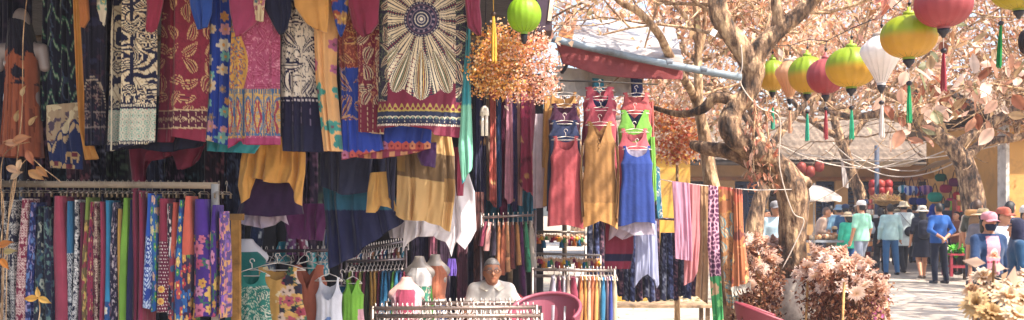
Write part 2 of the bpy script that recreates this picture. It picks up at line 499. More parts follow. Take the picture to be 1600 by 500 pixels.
def dress(name, cx, top, bot, d, pat, ws=30, wb=44, wh=56, neck=(12, 26), arm=32, strap=None, D=.05, nv=70, nu=22, hem=None,
          vneck=False, backpat=None, parent=None, mat=None, wmid=None, fold=(.007, 2.2)):
    """sleeveless top or dress seen from the front, sizes in photo pixels; neck = (half width, depth)"""
    y = np.concatenate([np.linspace(0, arm, 22), np.linspace(arm, bot - top, nv)[1:]])
    T = y / (bot - top)
    ws2, wb2, wh2 = ws / 2, wb / 2, wh / 2
    am = np.clip(y / arm, 0, 1)
    outer = np.where(y < arm, ws2 - 3.0 * np.sin(PI * am ** .8) * .6 + (wb2 - ws2) * am ** 3, 0)
    tt = np.clip((y - arm) / (bot - top - arm), 0, 1)
    outer = np.where(y >= arm, wb2 + (wh2 - wb2) * tt - 2.2 * np.sin(PI * np.clip(tt * 2, 0, 1)), outer)
    ph = RS.rand() * 6
    def half(nw, nd, sgn, side):
        k = np.clip(y / nd, 0, 1)
        inner = nw * (1 - k) if vneck else nw * np.sqrt(np.clip(1 - k ** 2.4, 0, 1))
        inner = np.minimum(inner, outer - 3)
        u = np.linspace(0, 1, nu)[None, :]
        x = sgn * (inner[:, None] * (1 - u) + outer[:, None] * u)
        xn = x / outer[:, None]
        yy = y[:, None] + 0 * u + .10 * np.abs(x) * np.clip(1 - y[:, None] / arm, 0, 1)
        if hem is not None:
            hx, hy = zip(*hem); yy = yy + np.interp(x / outer[:, None] * .5 + .5, hx, hy) * T[:, None] ** 4
        a = xn * PI * fold[1] + ph
        fo = fold[0] * (.15 + .85 * T[:, None]) * (np.sin(a + .6 * np.sin(3 * T[:, None])) + .5 * np.sin(2.3 * a + 2))
        dd = side * D * np.sqrt(np.clip(1 - xn ** 2, 0, 1)) * (.35 + .65 * np.clip(y / arm, 0, 1))[:, None] + fo
        X = (cx + x - 800) / F * d; Z = EYE + (HY - top - yy) / F * d
        return np.stack([X, d + dd, Z], -1)
    g = G()
    for side, (nw, nd) in ((-1, neck), (1, (neck[0] * .95, neck[1] * .45))):
        for sgn in (-1, 1):
            A = half(nw, max(nd, 2), sgn, side)
            xx = (A[..., 0] - (cx - 800) / F * d) * 100; yy = (A[..., 2].max() - A[..., 2]) * 100
            p = pat if side < 0 or backpat is None else backpat
            c = fade(p(xx.ravel(), yy.ravel()).reshape(A.shape)) * .95
            if side > 0: c = c * .9
            g.grid(A, c)
    return g.build(name, mat or M_FAB, parent, P(cx, bot, d))

def smooth(pts, sm=6):
    pts = np.asarray(pts, float); out = []
    for x in np.linspace(0, len(pts) - 1, (len(pts) - 1) * sm + 1):
        i = min(int(x), len(pts) - 2); f = x - i
        p = [pts[max(i - 1, 0)], pts[i], pts[i + 1], pts[min(i + 2, len(pts) - 1)]]
        out.append(.5 * (2 * p[1] + (p[2] - p[0]) * f + (2 * p[0] - 5 * p[1] + 4 * p[2] - p[3]) * f * f + (3 * p[1] - p[0] - 3 * p[2] + p[3]) * f ** 3))
    return np.array(out)
def arc(c, r, a0, a1, n, ax=('x', 'z')):
    t = np.linspace(a0, a1, n); p = np.zeros((n, 3))
    i = {'x': 0, 'y': 1, 'z': 2}
    p[:, i[ax[0]]] = r * np.cos(t); p[:, i[ax[1]]] = r * np.sin(t)
    return p + np.array(c)

def hanger_g(g, top, w, drop, col, r=.0028, ax='x', bar=True, hook=.028):
    """wire hanger hung from point top (the rail), shoulders w wide along ax"""
    i = {'x': 0, 'y': 1}[ax]
    e = np.zeros(3); e[i] = 1
    top = np.asarray(top, float)
    a = np.linspace(-.5 * PI * .2, PI * 1.25, 10)[::-1]
    hk = np.array([top + e * hook * .6 * np.cos(t) + np.array((0, 0, hook * .6 * np.sin(t))) for t in np.linspace(PI * 1.1, -PI * .45, 9)])
    nk = top + np.array((0, 0, -hook * 1.9))
    g.tube(np.concatenate([hk, [nk]]), r, col, 5)
    L = nk - e * w / 2 + np.array((0, 0, -drop)); R = nk + e * w / 2 + np.array((0, 0, -drop))
    g.tube([nk, nk * .5 + L * .5 + np.array((0, 0, .008)), L], r, col, 5); g.tube([nk, nk * .5 + R * .5 + np.array((0, 0, .008)), R], r, col, 5)
    if bar: g.tube([L, (L + R) / 2, R], r, col, 5)
    return g

# ------------------------------------------------------------------ signed distance bodies, meshed with surface nets
def surfnet(f, org, hh):
    nx, ny, nz = f.shape
    s = f < 0
    cnt = np.zeros((nx - 1, ny - 1, nz - 1)); acc = np.zeros((nx - 1, ny - 1, nz - 1, 3))
    o = [(i, j, k) for i in (0, 1) for j in (0, 1) for k in (0, 1)]
    def cut(a, off): return a[off[0]:nx - 1 + off[0], off[1]:ny - 1 + off[1], off[2]:nz - 1 + off[2]]
    for p in o:
        for ax in range(3):
            if p[ax] == 0:
                q = list(p); q[ax] = 1
                fa, fb = cut(f, p), cut(f, q)
                m = (fa < 0) != (fb < 0)
                t = np.where(m, fa / np.where(m, fa - fb, 1), 0)
                for k in range(3):
                    acc[..., k] += np.where(m, p[k] + (t if k == ax else 0), 0)
                cnt += m
    act = cnt > 0
    idx = -np.ones(act.shape, int); idx[act] = np.arange(act.sum())
    ijk = np.argwhere(act)
    V = (acc[act] / cnt[act][:, None] + ijk) * hh + org
    Q = []
    for ax in range(3):
        sl0 = [slice(1, -1)] * 3; sl0[ax] = slice(0, -1)
        sl1 = [slice(1, -1)] * 3; sl1[ax] = slice(1, None)
        a, b = s[tuple(sl0)], s[tuple(sl1)]
        e = np.argwhere(a != b)
        if not len(e): continue
        fl = a[tuple(e.T)]
        b1, b2 = [k for k in range(3) if k != ax]
        base = e.copy(); base[:, b1] += 1; base[:, b2] += 1
        def cell(d1, d2):
            c = base.copy(); c[:, b1] -= d1; c[:, b2] -= d2
            return idx[c[:, 0], c[:, 1], c[:, 2]]
        q = np.stack([cell(1, 1), cell(0, 1), cell(0, 0), cell(1, 0)], -1)
        flip = fl if ax != 1 else ~fl
        q[~flip] = q[~flip][:, ::-1]
        Q.append(q)
    return V, np.concatenate(Q)

class SDF:
    def __init__(s, lo, hi, hh):
        s.h = hh; s.org = np.array(lo, float)
        s.n = np.ceil((np.array(hi) - s.org) / hh).astype(int) + 1
        s.f = np.full(s.n, 9.0, np.float32)
    def _sub(s, lo, hi):
        a = np.clip(np.floor((np.array(lo) - s.org) / s.h).astype(int), 0, s.n - 1)
        b = np.clip(np.ceil((np.array(hi) - s.org) / s.h).astype(int) + 1, 1, s.n)
        sl = tuple(slice(a[i], max(b[i], a[i] + 1)) for i in range(3))
        g = np.meshgrid(*[s.org[i] + s.h * np.arange(sl[i].start, sl[i].stop) for i in range(3)], indexing='ij')
        return sl, np.stack(g, -1)
    def _mix(s, sl, d, k):
        f = s.f[sl]
        if k > 0:
            hh = np.clip(.5 + .5 * (f - d) / k, 0, 1)
            s.f[sl] = f * (1 - hh) + d * hh - k * hh * (1 - hh)
        else: s.f[sl] = np.minimum(f, d)
    def cone(s, a, b, ra, rb, k=.02, sc=(1, 1, 1)):
        a, b, sc = np.array(a, float), np.array(b, float), np.array(sc, float)
        m = max(ra, rb) * max(1, sc.max()) + k * 2 + .02
        sl, p = s._sub(np.minimum(a, b) - m, np.maximum(a, b) + m)
        c = (a + b) / 2
        q, a2, b2 = (p - c) / sc, (a - c) / sc, (b - c) / sc
        ab = b2 - a2; t = np.clip(((q - a2) @ ab) / max(ab @ ab, 1e-9), 0, 1)
        d = (np.linalg.norm(q - a2 - t[..., None] * ab, axis=-1) - (ra + (rb - ra) * t)) * sc.min()
        s._mix(sl, d, k); return s
    def ell(s, c, r, k=.02):
        c, r = np.array(c, float), np.array(r, float)
        sl, p = s._sub(c - r - 2 * k - .02, c + r + 2 * k + .02)
        q = (p - c) / r; n = np.linalg.norm(q, axis=-1)
        d = (n - 1) * r.min() * .5 + (n - 1) * np.linalg.norm(p - c, axis=-1) / np.maximum(n, .05) * .5
        s._mix(sl, d, k); return s
    def cut(s, f):
        """keep only where f(p) < 0"""
        g = np.meshgrid(*[s.org[i] + s.h * np.arange(s.n[i]) for i in range(3)], indexing='ij')
        s.f = np.maximum(s.f, f(np.stack(g, -1)).astype(np.float32)); return s
    def mesh(s):
        s.f[0] = s.f[-1] = 1; s.f[:, 0] = s.f[:, -1] = 1; s.f[:, :, 0] = s.f[:, :, -1] = 1
        return surfnet(s.f, s.org, s.h)

def sdf_obj(name, sd, col, mat, parent=None, loc=None, xf=None):
    V, Q = sd.mesh()
    c = col(V) if callable(col) else C3(col)
    if xf is not None: V = V @ np.array(xf[0]).T + np.array(xf[1])
    return G().add(V, Q, None, c).build(name, mat, parent, loc)
# ================================================================== SETTING
def ground_mat(name, c0, c1, joint=None, sx=1, sy=1):
    m, nt, b = new_mat(name); N = nt.nodes.new
    tc = N('ShaderNodeTexCoord')
    n1 = N('ShaderNodeTexNoise'); n1.inputs['Scale'].default_value = .7; n1.inputs['Detail'].default_value = 10; n1.inputs['Roughness'].default_value = .65
    n2 = N('ShaderNodeTexNoise'); n2.inputs['Scale'].default_value = 30; n2.inputs['Detail'].default_value = 6
    for n in (n1, n2): lk(nt, tc.outputs['Object'], n.inputs['Vector'])
    ad = N('ShaderNodeMath'); ad.operation = 'MULTIPLY_ADD'; ad.inputs[1].default_value = .35
    lk(nt, n2.outputs[0], ad.inputs[0]); lk(nt, n1.outputs[0], ad.inputs[2])
    cr = N('ShaderNodeValToRGB'); e = cr.color_ramp.elements
    e[0].position = .45; e[0].color = (*C3(c0), 1); e[1].position = .85; e[1].color = (*C3(c1), 1)
    lk(nt, ad.outputs[0], cr.inputs[0]); out = cr.outputs[0]
    if joint:
        br = N('ShaderNodeTexBrick'); br.inputs['Scale'].default_value = 1
        br.inputs['Brick Width'].default_value = sx; br.inputs['Row Height'].default_value = sy; br.inputs['Mortar Size'].default_value = .012
        br.inputs['Color1'].default_value = (1, 1, 1, 1); br.inputs['Color2'].default_value = (.8, .78, .76, 1); br.inputs['Mortar'].default_value = (.35, .33, .3, 1)
        lk(nt, tc.outputs['Object'], br.inputs['Vector'])
        mx = N('ShaderNodeMix'); mx.data_type = 'RGBA'; mx.blend_type = 'MULTIPLY'; mx.inputs[0].default_value = 1
        lk(nt, out, mx.inputs[6]); lk(nt, br.outputs[0], mx.inputs[7]); out = mx.outputs[2]
    lk(nt, out, b.inputs['Base Color']); b.inputs['Roughness'].default_value = .85
    bp = N('ShaderNodeBump'); bp.inputs['Strength'].default_value = .3; bp.inputs['Distance'].default_value = .01
    lk(nt, n2.outputs[0], bp.inputs['Height']); lk(nt, bp.outputs[0], b.inputs['Normal'])
    return m
M_GROUND = ground_mat('packed_ground', '#857764', '#a39680')
M_ROAD = ground_mat('sunlit_concrete', '#90867a', '#bfb5a6', True, 3.1, 2.4)
M_PAVE = ground_mat('paving_slabs', '#857868', '#a59a88', True, .6, .3)
M_KERB = ground_mat('kerb_stone', '#8e857a', '#b5aca0')

def sheet(name, poly, z, mat):
    poly = np.array(poly, float)
    o = G().add(np.column_stack([poly, np.full(len(poly), z)]), [[0, 1, 2, 3]]).build(name, mat, smooth=False)
    return struct(o)
sheet('ground', [(-160, -40), (160, -40), (160, 300), (-160, 300)], 0, M_GROUND)
sheet('road', [(1.2, 4), (10.0, 4), (14.6, 60), (1.2, 60)], .004, M_ROAD)
sheet('paved_yard', [(-9, 3), (1.19, 3), (1.19, 32), (-9, 32)], .006, M_PAVE)
K0, K1 = np.array((10.0, 16.)), np.array((12.4, 31.4))
g = G(); dk = (K1 - K0); nk = np.array((dk[1], -dk[0])) / np.hypot(*dk)
pw = [K0 + nk * .22, K1 + nk * .22, K1 + nk * 7, K0 + nk * 7]
g.add(np.concatenate([np.column_stack([pw, np.full(4, .12)]), np.column_stack([pw, np.full(4, -.02)])]), [[0, 1, 2, 3], [0, 4, 5, 1], [1, 5, 6, 2], [2, 6, 7, 3], [3, 7, 4, 0]])
struct(g.build('pavement', M_PAVE, smooth=False))
g = G()
nkb = 18
for i in range(nkb):
    a, b = K0 + dk * i / nkb, K0 + dk * (i + 1) / nkb
    a, b = a + (b - a) * .006, b - (b - a) * .006
    q = [a, b, b + nk * .215, a + nk * .215]
    zt = .125 + .006 * RS.rand()
    g.add(np.concatenate([np.column_stack([q, np.full(4, zt)]), np.column_stack([q, np.full(4, -.02)])]), [[0, 1, 2, 3], [0, 4, 5, 1], [1, 5, 6, 2], [2, 6, 7, 3], [3, 7, 4, 0]])
struct(g.build('kerb', M_KERB, smooth=False))

M_OCHRE = col_mat('ochre_plaster', rough=.9, var=.16, vs=1.5, bump=.25, bs=18, dirt='#8a6a42', ds=1.3)
M_TILE = col_mat('roof_tile', rough=.9, var=.4, vs=7, bump=.5, bs=30, dirt='#5c5046', ds=2)
M_TRIM = col_mat('painted_timber', rough=.6, var=.25, vs=6, bump=.2, bs=40, dirt='#1d1a1a', ds=3)

def tiled_roof(g, x0, x1, y0, z0, y1, z1, col, pitch=.22):
    """rows of half round tiles running down the slope"""
    n = int((x1 - x0) / pitch); m = 14
    u = np.linspace(0, 1, n * 4 + 1); x = x0 + (x1 - x0) * u
    rel = .035 * np.abs(np.sin(np.linspace(0, n * PI, n * 4 + 1)))
    A = []
    for j in range(m):
        for e in (0, 1):
            t = (j + e) / m
            A.append(np.stack([x, np.full_like(x, y0 + (y1 - y0) * t), z0 + (z1 - z0) * t + rel + (.03 if e == 0 else 0) + .004 * RS.normal(size=len(x))], -1))
    A = np.array(A); c = C3(col) * (.7 + .6 * RS.rand(A.shape[0], 1, 1)) * (.75 + .5 * RS.rand(1, A.shape[1], 1))
    g.grid(A, c)
    g.box(((x0 + x1) / 2, (y0 + y1) / 2, (z0 + z1) / 2 - .10), (x1 - x0, math.hypot(y1 - y0, z1 - z0), .08), C3(col) * .6, rx=math.atan2(z1 - z0, y1 - y0))

# --- old ochre house across the street
OCH = '#b0895a'
hs_x0, hs_x1, hs_y, hs_h = 3.0, 16.9, 32.6, 3.35
house = thing('ochre_house', 'long low ochre house with grey tiled roof and dark shutters across the street', 'house', ((hs_x0 + hs_x1) / 2, hs_y, 0))
ops = [(8.4, 9.5), (9.95, 10.6), (11.0, 11.75), (12.0, 12.95), (13.3, 14.2), (14.55, 15.3), (15.55, 16.2)]
ops = [(3.6, 4.8), (5.6, 6.8), (7.3, 8.1)] + ops
g = G(); xs = hs_x0
for a, b in ops + [(hs_x1, hs_x1)]:
    g.box(((xs + a) / 2, hs_y + .14, 1.27), (a - xs, .28, 2.54), OCH); xs = b
g.box(((hs_x0 + hs_x1) / 2, hs_y + .14, (2.543 + hs_h) / 2), (hs_x1 - hs_x0, .28, hs_h - 2.543), OCH)
g.box(((hs_x0 + hs_x1) / 2, hs_y + 4.5, hs_h / 2), (hs_x1 - hs_x0, .25, hs_h), OCH)
for x in (hs_x0 + .13, hs_x1 - .13): g.box((x, hs_y + 2.34, hs_h / 2), (.26, 4.04, hs_h), OCH)
g.build('wall', M_OCHRE, house, smooth=False)
g = G(); g.box(((hs_x0 + hs_x1) / 2, hs_y - .03, 2.62), (hs_x1 - hs_x0, .06, .12), '#8d5a2b'); g.build('lintel_board', M_TRIM, house, smooth=False)
cols = ['#1b2742', '#2a2018', '#23304c', '#3b2a1c', '#1b2742', '#20283c', '#2a2420', '#2c211b', '#1d2333', '#31241c']
for (a, b), c in zip(ops, cols):
    g = G(); w = b - a
    for k in range(2):
        xc = a + w * (.25 + .5 * k)
        for zz in (.08, 1.25, 2.46): g.box((xc, hs_y + .17, zz), (w / 2 - .02, .06, .12), c)
        for sx in (-1, 1): g.box((xc + sx * (w / 4 - .05), hs_y + .17, 1.27), (.08, .062, 2.5), c)
        for j in range(16): g.box((xc, hs_y + .18, .2 + j * .14), (w / 2 - .16, .02, .11), C3(c) * 1.25, rx=.5)
    g.build('shutter_door', M_TRIM, house, smooth=False)
g = G(); tiled_roof(g, hs_x0 - .4, hs_x1 + .4, hs_y - .8, 3.15, hs_y + 2.4, 4.75, '#75675a'); tiled_roof(g, hs_x0 - .4, hs_x1 + .4, hs_y + 5.3, 3.15, hs_y + 2.42, 4.75, '#8d8073')
g.tube([(hs_x0 - .4, hs_y + 2.41, 4.82), ((hs_x0 + hs_x1) / 2, hs_y + 2.41, 4.78), (hs_x1 + .4, hs_y + 2.41, 4.82)], .11, '#857a6d', 8)
g.build('roof', M_TILE, house)
# --- right-hand ochre house nearer to us
bx0, by = 11.95, 24.2
hb = thing('ochre_house', 'tall blank ochre house wall with pale corner strip at right edge of street', 'house', (bx0 + 3, by, 0))
g = G(); g.box((bx0 + 3.15, by + .15, 1.9), (6.1, .3, 3.8), '#c29250')
g.box((bx0 + .2, by + 2.4, 1.9), (.2, 4.1, 3.8), '#bd8c4c'); g.box((bx0 + 6.1, by + 2.4, 1.9), (.2, 4.1, 3.8), '#bd8c4c'); g.box((bx0 + 3.15, by + 4.6, 1.9), (6.1, .3, 3.8), '#bd8c4c')
g.build('wall', M_OCHRE, hb, smooth=False)
g = G(); g.box((bx0 + .045, by + .1, 1.9), (.085, .42, 3.8), '#c9c3bb'); g.build('corner_trim', M_PAINT, hb, smooth=False)
g = G(); tiled_roof(g, bx0 - .35, bx0 + 6.6, by - .5, 3.75, by + 2.4, 4.9, '#8d7a68'); tiled_roof(g, bx0 - .35, bx0 + 6.6, by + 5.2, 3.75, by + 2.42, 4.9, '#8d7a68'); g.build('roof', M_TILE, hb)
# --- yellow wall behind the dresses
g = G(); g.box((2.2, 17.2, 1.22), (1.72, .22, 2.44), '#c9993f')
yw = g.build('garden_wall', M_OCHRE, smooth=False, loc=(2.2, 17.2, 0)); tag(yw, 'plain yellow wall behind the column of blue and green dresses', 'wall')
g = G(); g.box((2.2, 17.2, 2.482), (1.86, .34, .08), '#b98a3c'); g.build('coping', M_OCHRE, yw, smooth=False)

# ================================================================== STALL STRUCTURE
cp = thing('stall_canopy', 'dark cloth canopy roof over the crowded clothes stall at left', 'canopy', (-3.4, 8, 3.2))
g = G()
nx, ny = 30, 24
X, Y = np.meshgrid(np.linspace(-7.5, .22, nx), np.linspace(3.6, 11.8, ny))
Z = 3.28 + .05 * np.sin(X * 2.1) * np.sin(Y * 1.3) + .02 * np.sin(X * 5) - .03 * (Y - 8)
A = np.stack([X, Y, Z], -1); g.grid(A, '#2a2430'); g.grid(A + np.array((0, 0, .012)), '#3a3038')
g.build('tarpaulin', M_FAB, cp)
for (x, y) in ((-.02, 11.6), (-7.3, 11.6), (-7.3, 3.8)):
    G().tube([(x, y, 0), (x, y, 1.6), (x, y, 3.2)], .03, '#7d6a55', 8).build('pole', M_WOOD, cp)
for yy in (3.7, 6.45, 9.4, 11.7): G().tube([(-7.4, yy, 3.2), (-3.5, yy, 3.18), (.2, yy, 3.2)], .028, '#5b4a3c', 8).build('cross_beam', M_WOOD, cp)
# fascia corner seen above the flower basket
g = G(); a, b = P(838, -40, 6.6), P(842, 46, 6.6)
g.box((.21, 6.7, 3.02), (.10, .5, .60), '#3d2c3f'); g.box((.275, 6.7, 3.06), (.025, .52, .56), '#d8c8ae', ry=.12); g.build('fascia_board', M_PAINT, cp, smooth=False)
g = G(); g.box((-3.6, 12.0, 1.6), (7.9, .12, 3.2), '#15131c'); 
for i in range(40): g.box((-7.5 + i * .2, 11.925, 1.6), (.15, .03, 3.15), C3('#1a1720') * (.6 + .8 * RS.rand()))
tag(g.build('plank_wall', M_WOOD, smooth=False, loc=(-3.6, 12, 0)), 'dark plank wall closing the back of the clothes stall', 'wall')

# --- awning on the right of the stall: pole, red cloth, corrugated roof
aw = thing('corrugated_awning', 'sunlit corrugated metal awning roof above the hanging dresses', 'awning', (1.2, 10.5, 3))
p0, p1 = P(862, 60, 9.75), P(1158, 121, 9.75)
def roofpt(u, t):
    a = P(873, 60, 9.8) * (1 - u) + P(1068, 100, 9.8) * u; b = P(885, 30, 12.4) * (1 - u) + P(1052, 42, 12.4) * u
    return a * (1 - t) + b * t
us = np.linspace(0, 1, 160)
A = np.array([[roofpt(u, t) + np.array((0, 0, .045 * np.abs(np.sin(t * 19)) + .008 * np.sin(u * 9 + t * 30))) for u in us] for t in np.linspace(0, 1, 110)])
sel = A
cc = np.where(((np.linspace(0, 1, 160)[None, :, None] < .11)), C3('#b5763f'), C3('#b0aeac')) * np.ones((110, 160, 1)); cc[:, :, :] *= (.85 + .3 * fbm(*np.meshgrid(us * 30, np.linspace(0, 1, 110) * 8))[..., None])
M_CORR = col_mat('galvanised_sheet', rough=.45, metal=.35, var=.3, vs=2, bump=.1, dirt='#8a6a55', ds=1.6)
g = G(); g.grid(sel, cc); g.grid(sel - np.array((0, 0, .006)), cc * .8); g.build('roof_sheet', M_CORR, aw)
G().tube([p0 + (p1 - p0) * t + np.array((0, 0, -.02 * np.sin(PI * t))) for t in np.linspace(0, 1, 12)], .036, '#7f8c94', 12).build('awning_pole', M_PAINT, aw)
for t in (.62, .80):
    c = p0 + (p1 - p0) * t; e = (p1 - p0) / np.linalg.norm(p1 - p0)
    g = G(); g.tube([c - e * .03 + np.array((0, 0, -.01)), c, c + e * .03], .041, '#5a6068', 10, False); g.build('pole_wrap', M_PLAST, aw)
red = cloth('awning_cloth', [(868, 66), (874, 84), (878, 100)], [(1066, 104), (1068, 116), (1066, 124)], 9.85, solid('#8e3a33', .2), 60, 16, D=.02, fold=(.012, 1.5), hem=[(0, -2), (.3, 10), (.6, 8), (1, 0)], parent=aw)
vl = cloth('back_sheet', [(862, 102), (868, 130), (872, 150)], [(1003, 120), (1003, 128), (1000, 150)], 10.1, solid('#cdc3b4', .15), 40, 16, D=.01, fold=(.03, 4), parent=aw)
for px, y0 in ((888, 96),): G().tube([P(px, 96, 9.9), P(px - 6, 108, 9.95), P(px - 10, 113, 10)], .02, '#3b4148', 6).build('bracket', M_METAL, aw)
for px, d in ((882, 12.3),):
    q = P(px, 40, d); G().tube([(q[0], q[1], 0), (q[0], q[1], 1.8), (q[0], q[1], q[2])], .03, '#6f665c', 8).build('post', M_METAL, aw)
G().tube([P(872, 126, 9.68), P(950, 128, 9.66), P(1028, 132, 9.68)], .008, '#5a5650', 8).build('hanging_rail', M_METAL, aw)

# ================================================================== TREES
def limb(g, pts, radii, n=9, jit=.12, sm=7, wob=.008):
    pts = np.array(pts, float); radii = np.array(radii, float)
    t = np.arange(len(pts)); tt = np.linspace(0, len(pts) - 1, (len(pts) - 1) * sm + 1)
    # catmull-rom
    out = []
    for x in tt:
        i = min(int(x), len(pts) - 2); f = x - i
        p = [pts[max(i - 1, 0)], pts[i], pts[i + 1], pts[min(i + 2, len(pts) - 1)]]
        out.append(.5 * (2 * p[1] + (p[2] - p[0]) * f + (2 * p[0] - 5 * p[1] + 4 * p[2] - p[3]) * f * f + (3 * p[1] - p[0] - 3 * p[2] + p[3]) * f ** 3))
    out = np.array(out); r = np.interp(tt, t, radii)
    out[1:-1] += RS.normal(size=(len(out) - 2, 3)) * (r[1:-1, None] * wob * 2)
    rn = np.interp(np.arange(len(r)), np.arange(0, len(r) + 4, 4), 1 + .07 * RS.normal(size=len(np.arange(0, len(r) + 4, 4)))); g.tube(out, r * rn, '#8a7050', n + 4, True, min(jit, .10) * .5)
    return out
def twigs(g, start, dirn, length, r, depth, spread=.6, tips=None):
    d = np.array(dirn, float); d /= np.linalg.norm(d)
    p = np.array(start, float); pts = [p.copy()]
    for i in range(5):
        d = d + RS.normal(size=3) * .22; d[2] += .03; d /= np.linalg.norm(d)
        p = p + d * length / 5; pts.append(p.copy())
        if depth > 0 and i >= 1 and RS.rand() < .75:
            e = d + RS.normal(size=3) * spread
            twigs(g, p, e, length * (.5 + .3 * RS.rand()), r * .6, depth - 1, spread, tips)
    g.tube(pts, np.linspace(r, r * .45, 6), '#8a7050', 5 if r > .012 else 4, False)
    if tips is not None: tips.extend(pts[2:])
PINK = ['#a8714f', '#c8966f', '#d8ac88', '#e2c0a2', '#ead0ba', '#c98e66', '#b5835c', '#dcb486', '#f0e0d0', '#a08f68', '#e3c2a4', '#d8a08a']
def leaf_cols(n, pal=PINK, clump=None):
    p = np.array([C3(c) for c in pal]); k = RS.randint(0, len(pal), n)
    c = p[k] * (.8 + .4 * RS.rand(n, 1))
    if clump is not None: c = c * clump[:, None]
    return c
def crown(name, cents, rads, n, size, pal=PINK, parent=None, asp=.45, droop=.3, tips=None):
    g = G(); cents = np.array(cents); rads = np.array(rads)
    k = RS.choice(len(cents), n, p=rads ** 2 / (rads ** 2).sum())
    v = RS.normal(size=(n, 3)); v /= np.linalg.norm(v, axis=1)[:, None]
    pos = cents[k] + v * rads[k][:, None] * (RS.rand(n, 1) ** .45) * np.array((1, 1, .75))
    cl = .75 + .5 * RS.rand(len(cents)); 
    g.leaves(pos, size, leaf_cols(n, pal, cl[k]), droop, asp)
    return g.build(name, M_LEAF, parent, cents.mean(0))

# --- main gnarled tree in the flower bed
base = P(1243, 430, 10.0)
tr = thing('gnarled_tree', 'gnarled tree with twisting sunlit trunk and whitewashed foot beside the lanterns', 'tree', (base[0], 10.0, 0))
g = G(); D = 10.0
main = [(base[0] + .02, D, 0), P(1245, 450, D), P(1238, 390, D), P(1240, 330, D), P(1236, 292, D), P(1214, 256, D), P(1172, 232, D - .05), P(1142, 205, D - .05), P(1146, 172, D), P(1168, 148, D), P(1177, 115, D), P(1172, 92, D)]
limb(g, main, [.22, .17, .135, .14, .155, .13, .115, .11, .11, .11, .11, .10], 14, .2)
limb(g, [P(1173, 98, D), P(1152, 66, D), P(1130, 36, D), P(1121, 8, D), P(1128, -40, D), P(1110, -140, D - .3)], [.115, .10, .098, .09, .08, .05], 12, .2)
limb(g, [P(1174, 108, D), P(1192, 72, D), P(1220, 44, D), P(1250, 20, D), P(1275, -8, D), P(1320, -70, D - .4)], [.11, .095, .085, .08, .075, .05], 12, .2)
limb(g, [P(1236, 300, D), P(1196, 268, D + .05), P(1150, 240, D + .1), P(1104, 232, D + .15), P(1082, 226, D + .3)], [.12, .09, .08, .07, .04], 11, .2)
limb(g, [P(1212, 55, D), P(1216, 25, D), P(1212, 0, D), P(1220, -60, D)], [.07, .06, .05, .03], 10, .2)
limb(g, [P(1152, 160, D), P(1120, 152, D + .1), P(1095, 172, D + .2), P(1060, 178, D + .4), P(1020, 168, D + .6)], [.07, .055, .05, .035, .02], 9, .2)
for k, r in (((1256, 286), .085), ((1250, 304), .08)):
    q = P(*k, D - .03); g.ball(q, (r, r * .9, r * .85), '#8a7050', 12, 9)
limb(g, [P(1128, -40, D), (2.15, 9.2, 4.5), (2.1, 8.3, 5.0), (1.9, 7.3, 5.25), (1.3, 6.9, 5.3)], [.08, .07, .055, .04, .02], 9, .12)  # unseen limb added to carry the shading leaves
g.build('trunk', M_BARK, tr)
crown('unseen_shade_crown', [(2.04, 7.2, 5.2), (1.45, 7.05, 5.25), (2.5, 7.7, 5.3), (1.0, 7.4, 5.4), (2.2, 8.8, 5.2)], [.62, .5, .5, .45, .4], 1500, .11, PINK, tr)  # out-of-view leaves added to shade the seated man
g = G(); yy = np.linspace(0, .885, 10)
g.lathe([(.235 - .055 * t / .885 + .004 * (i % 2), t) for i, t in enumerate(yy)], '#d9d2c6', (base[0] + .015, D, 0), 18, False); g.build('whitewash', M_PAINT, tr)
tips = []; g = G()
starts = [(P(1130, 30, D), (-.6, .1, .6)), (P(1126, -10, D), (-.5, -.3, .8)), (P(1250, 20, D), (.7, .1, .2)), (P(1275, -8, D), (.8, -.2, .3)), (P(1300, -40, D - .2), (.6, -.5, .5)),
          (P(1192, 72, D), (.5, .5, .4)), (P(1152, 66, D), (-.5, .5, .2)), (P(1214, 0, D), (.1, .3, 1)), 
          (P(1220, 44, D), (.6, .7, .1)), (P(1121, 8, D), (-.9, .2, .2)), (P(1110, -120, D), (-.7, -.2, .3))]
for s_, d_ in starts: twigs(g, s_, d_, 1.5, .022, 2, .65, tips)
g.build('branches', M_BARK2, tr)
tp = np.array(tips); g = G(); k = RS.randint(0, len(tp), 1800)
g.leaves(tp[k] + RS.normal(size=(1800, 3)) * .10, .09, leaf_cols(1800), .4, .5)
g.build('crown', M_LEAF, tr, (base[0], D, 2.6))

# --- slim tree left of it, in front of the awning
st = thing('slim_tree', 'slim pale bare-stemmed tree leaning across the corrugated awning roof', 'tree', (2.05, 10.9, 0))
g = G(); D2 = 10.9
limb(g, [(P(1138, 0, D2)[0], D2, 0), P(1132, 380, D2), P(1112, 290, D2), P(1100, 210, D2), P(1084, 150, D2), P(1050, 95, D2 - .9), P(1030, 55, D2 - 1.25), P(1000, 20, D2 - 1.3), P(962, -4, D2 - 1.4), P(930, -60, D2 - 1.4)], [.10, .095, .085, .07, .045, .045, .042, .038, .032, .02], 10, .15)
limb(g, [P(1102, 225, D2), P(1092, 150, D2), P(1091, 60, D2), P(1086, -10, D2), P(1082, -90, D2)], [.06, .05, .042, .036, .02], 9, .12)
limb(g, [P(1092, 70, D2), P(1074, 30, D2), P(1052, 4, D2), P(1040, -40, D2)], [.035, .028, .022, .012], 8, .1)
limb(g, [P(1091, 100, D2), P(1100, 50, D2), P(1101, 0, D2), P(1108, -50, D2)], [.03, .025, .022, .012], 8, .1)
g.build('trunk', M_BARK2, st)
tips = []; g = G()
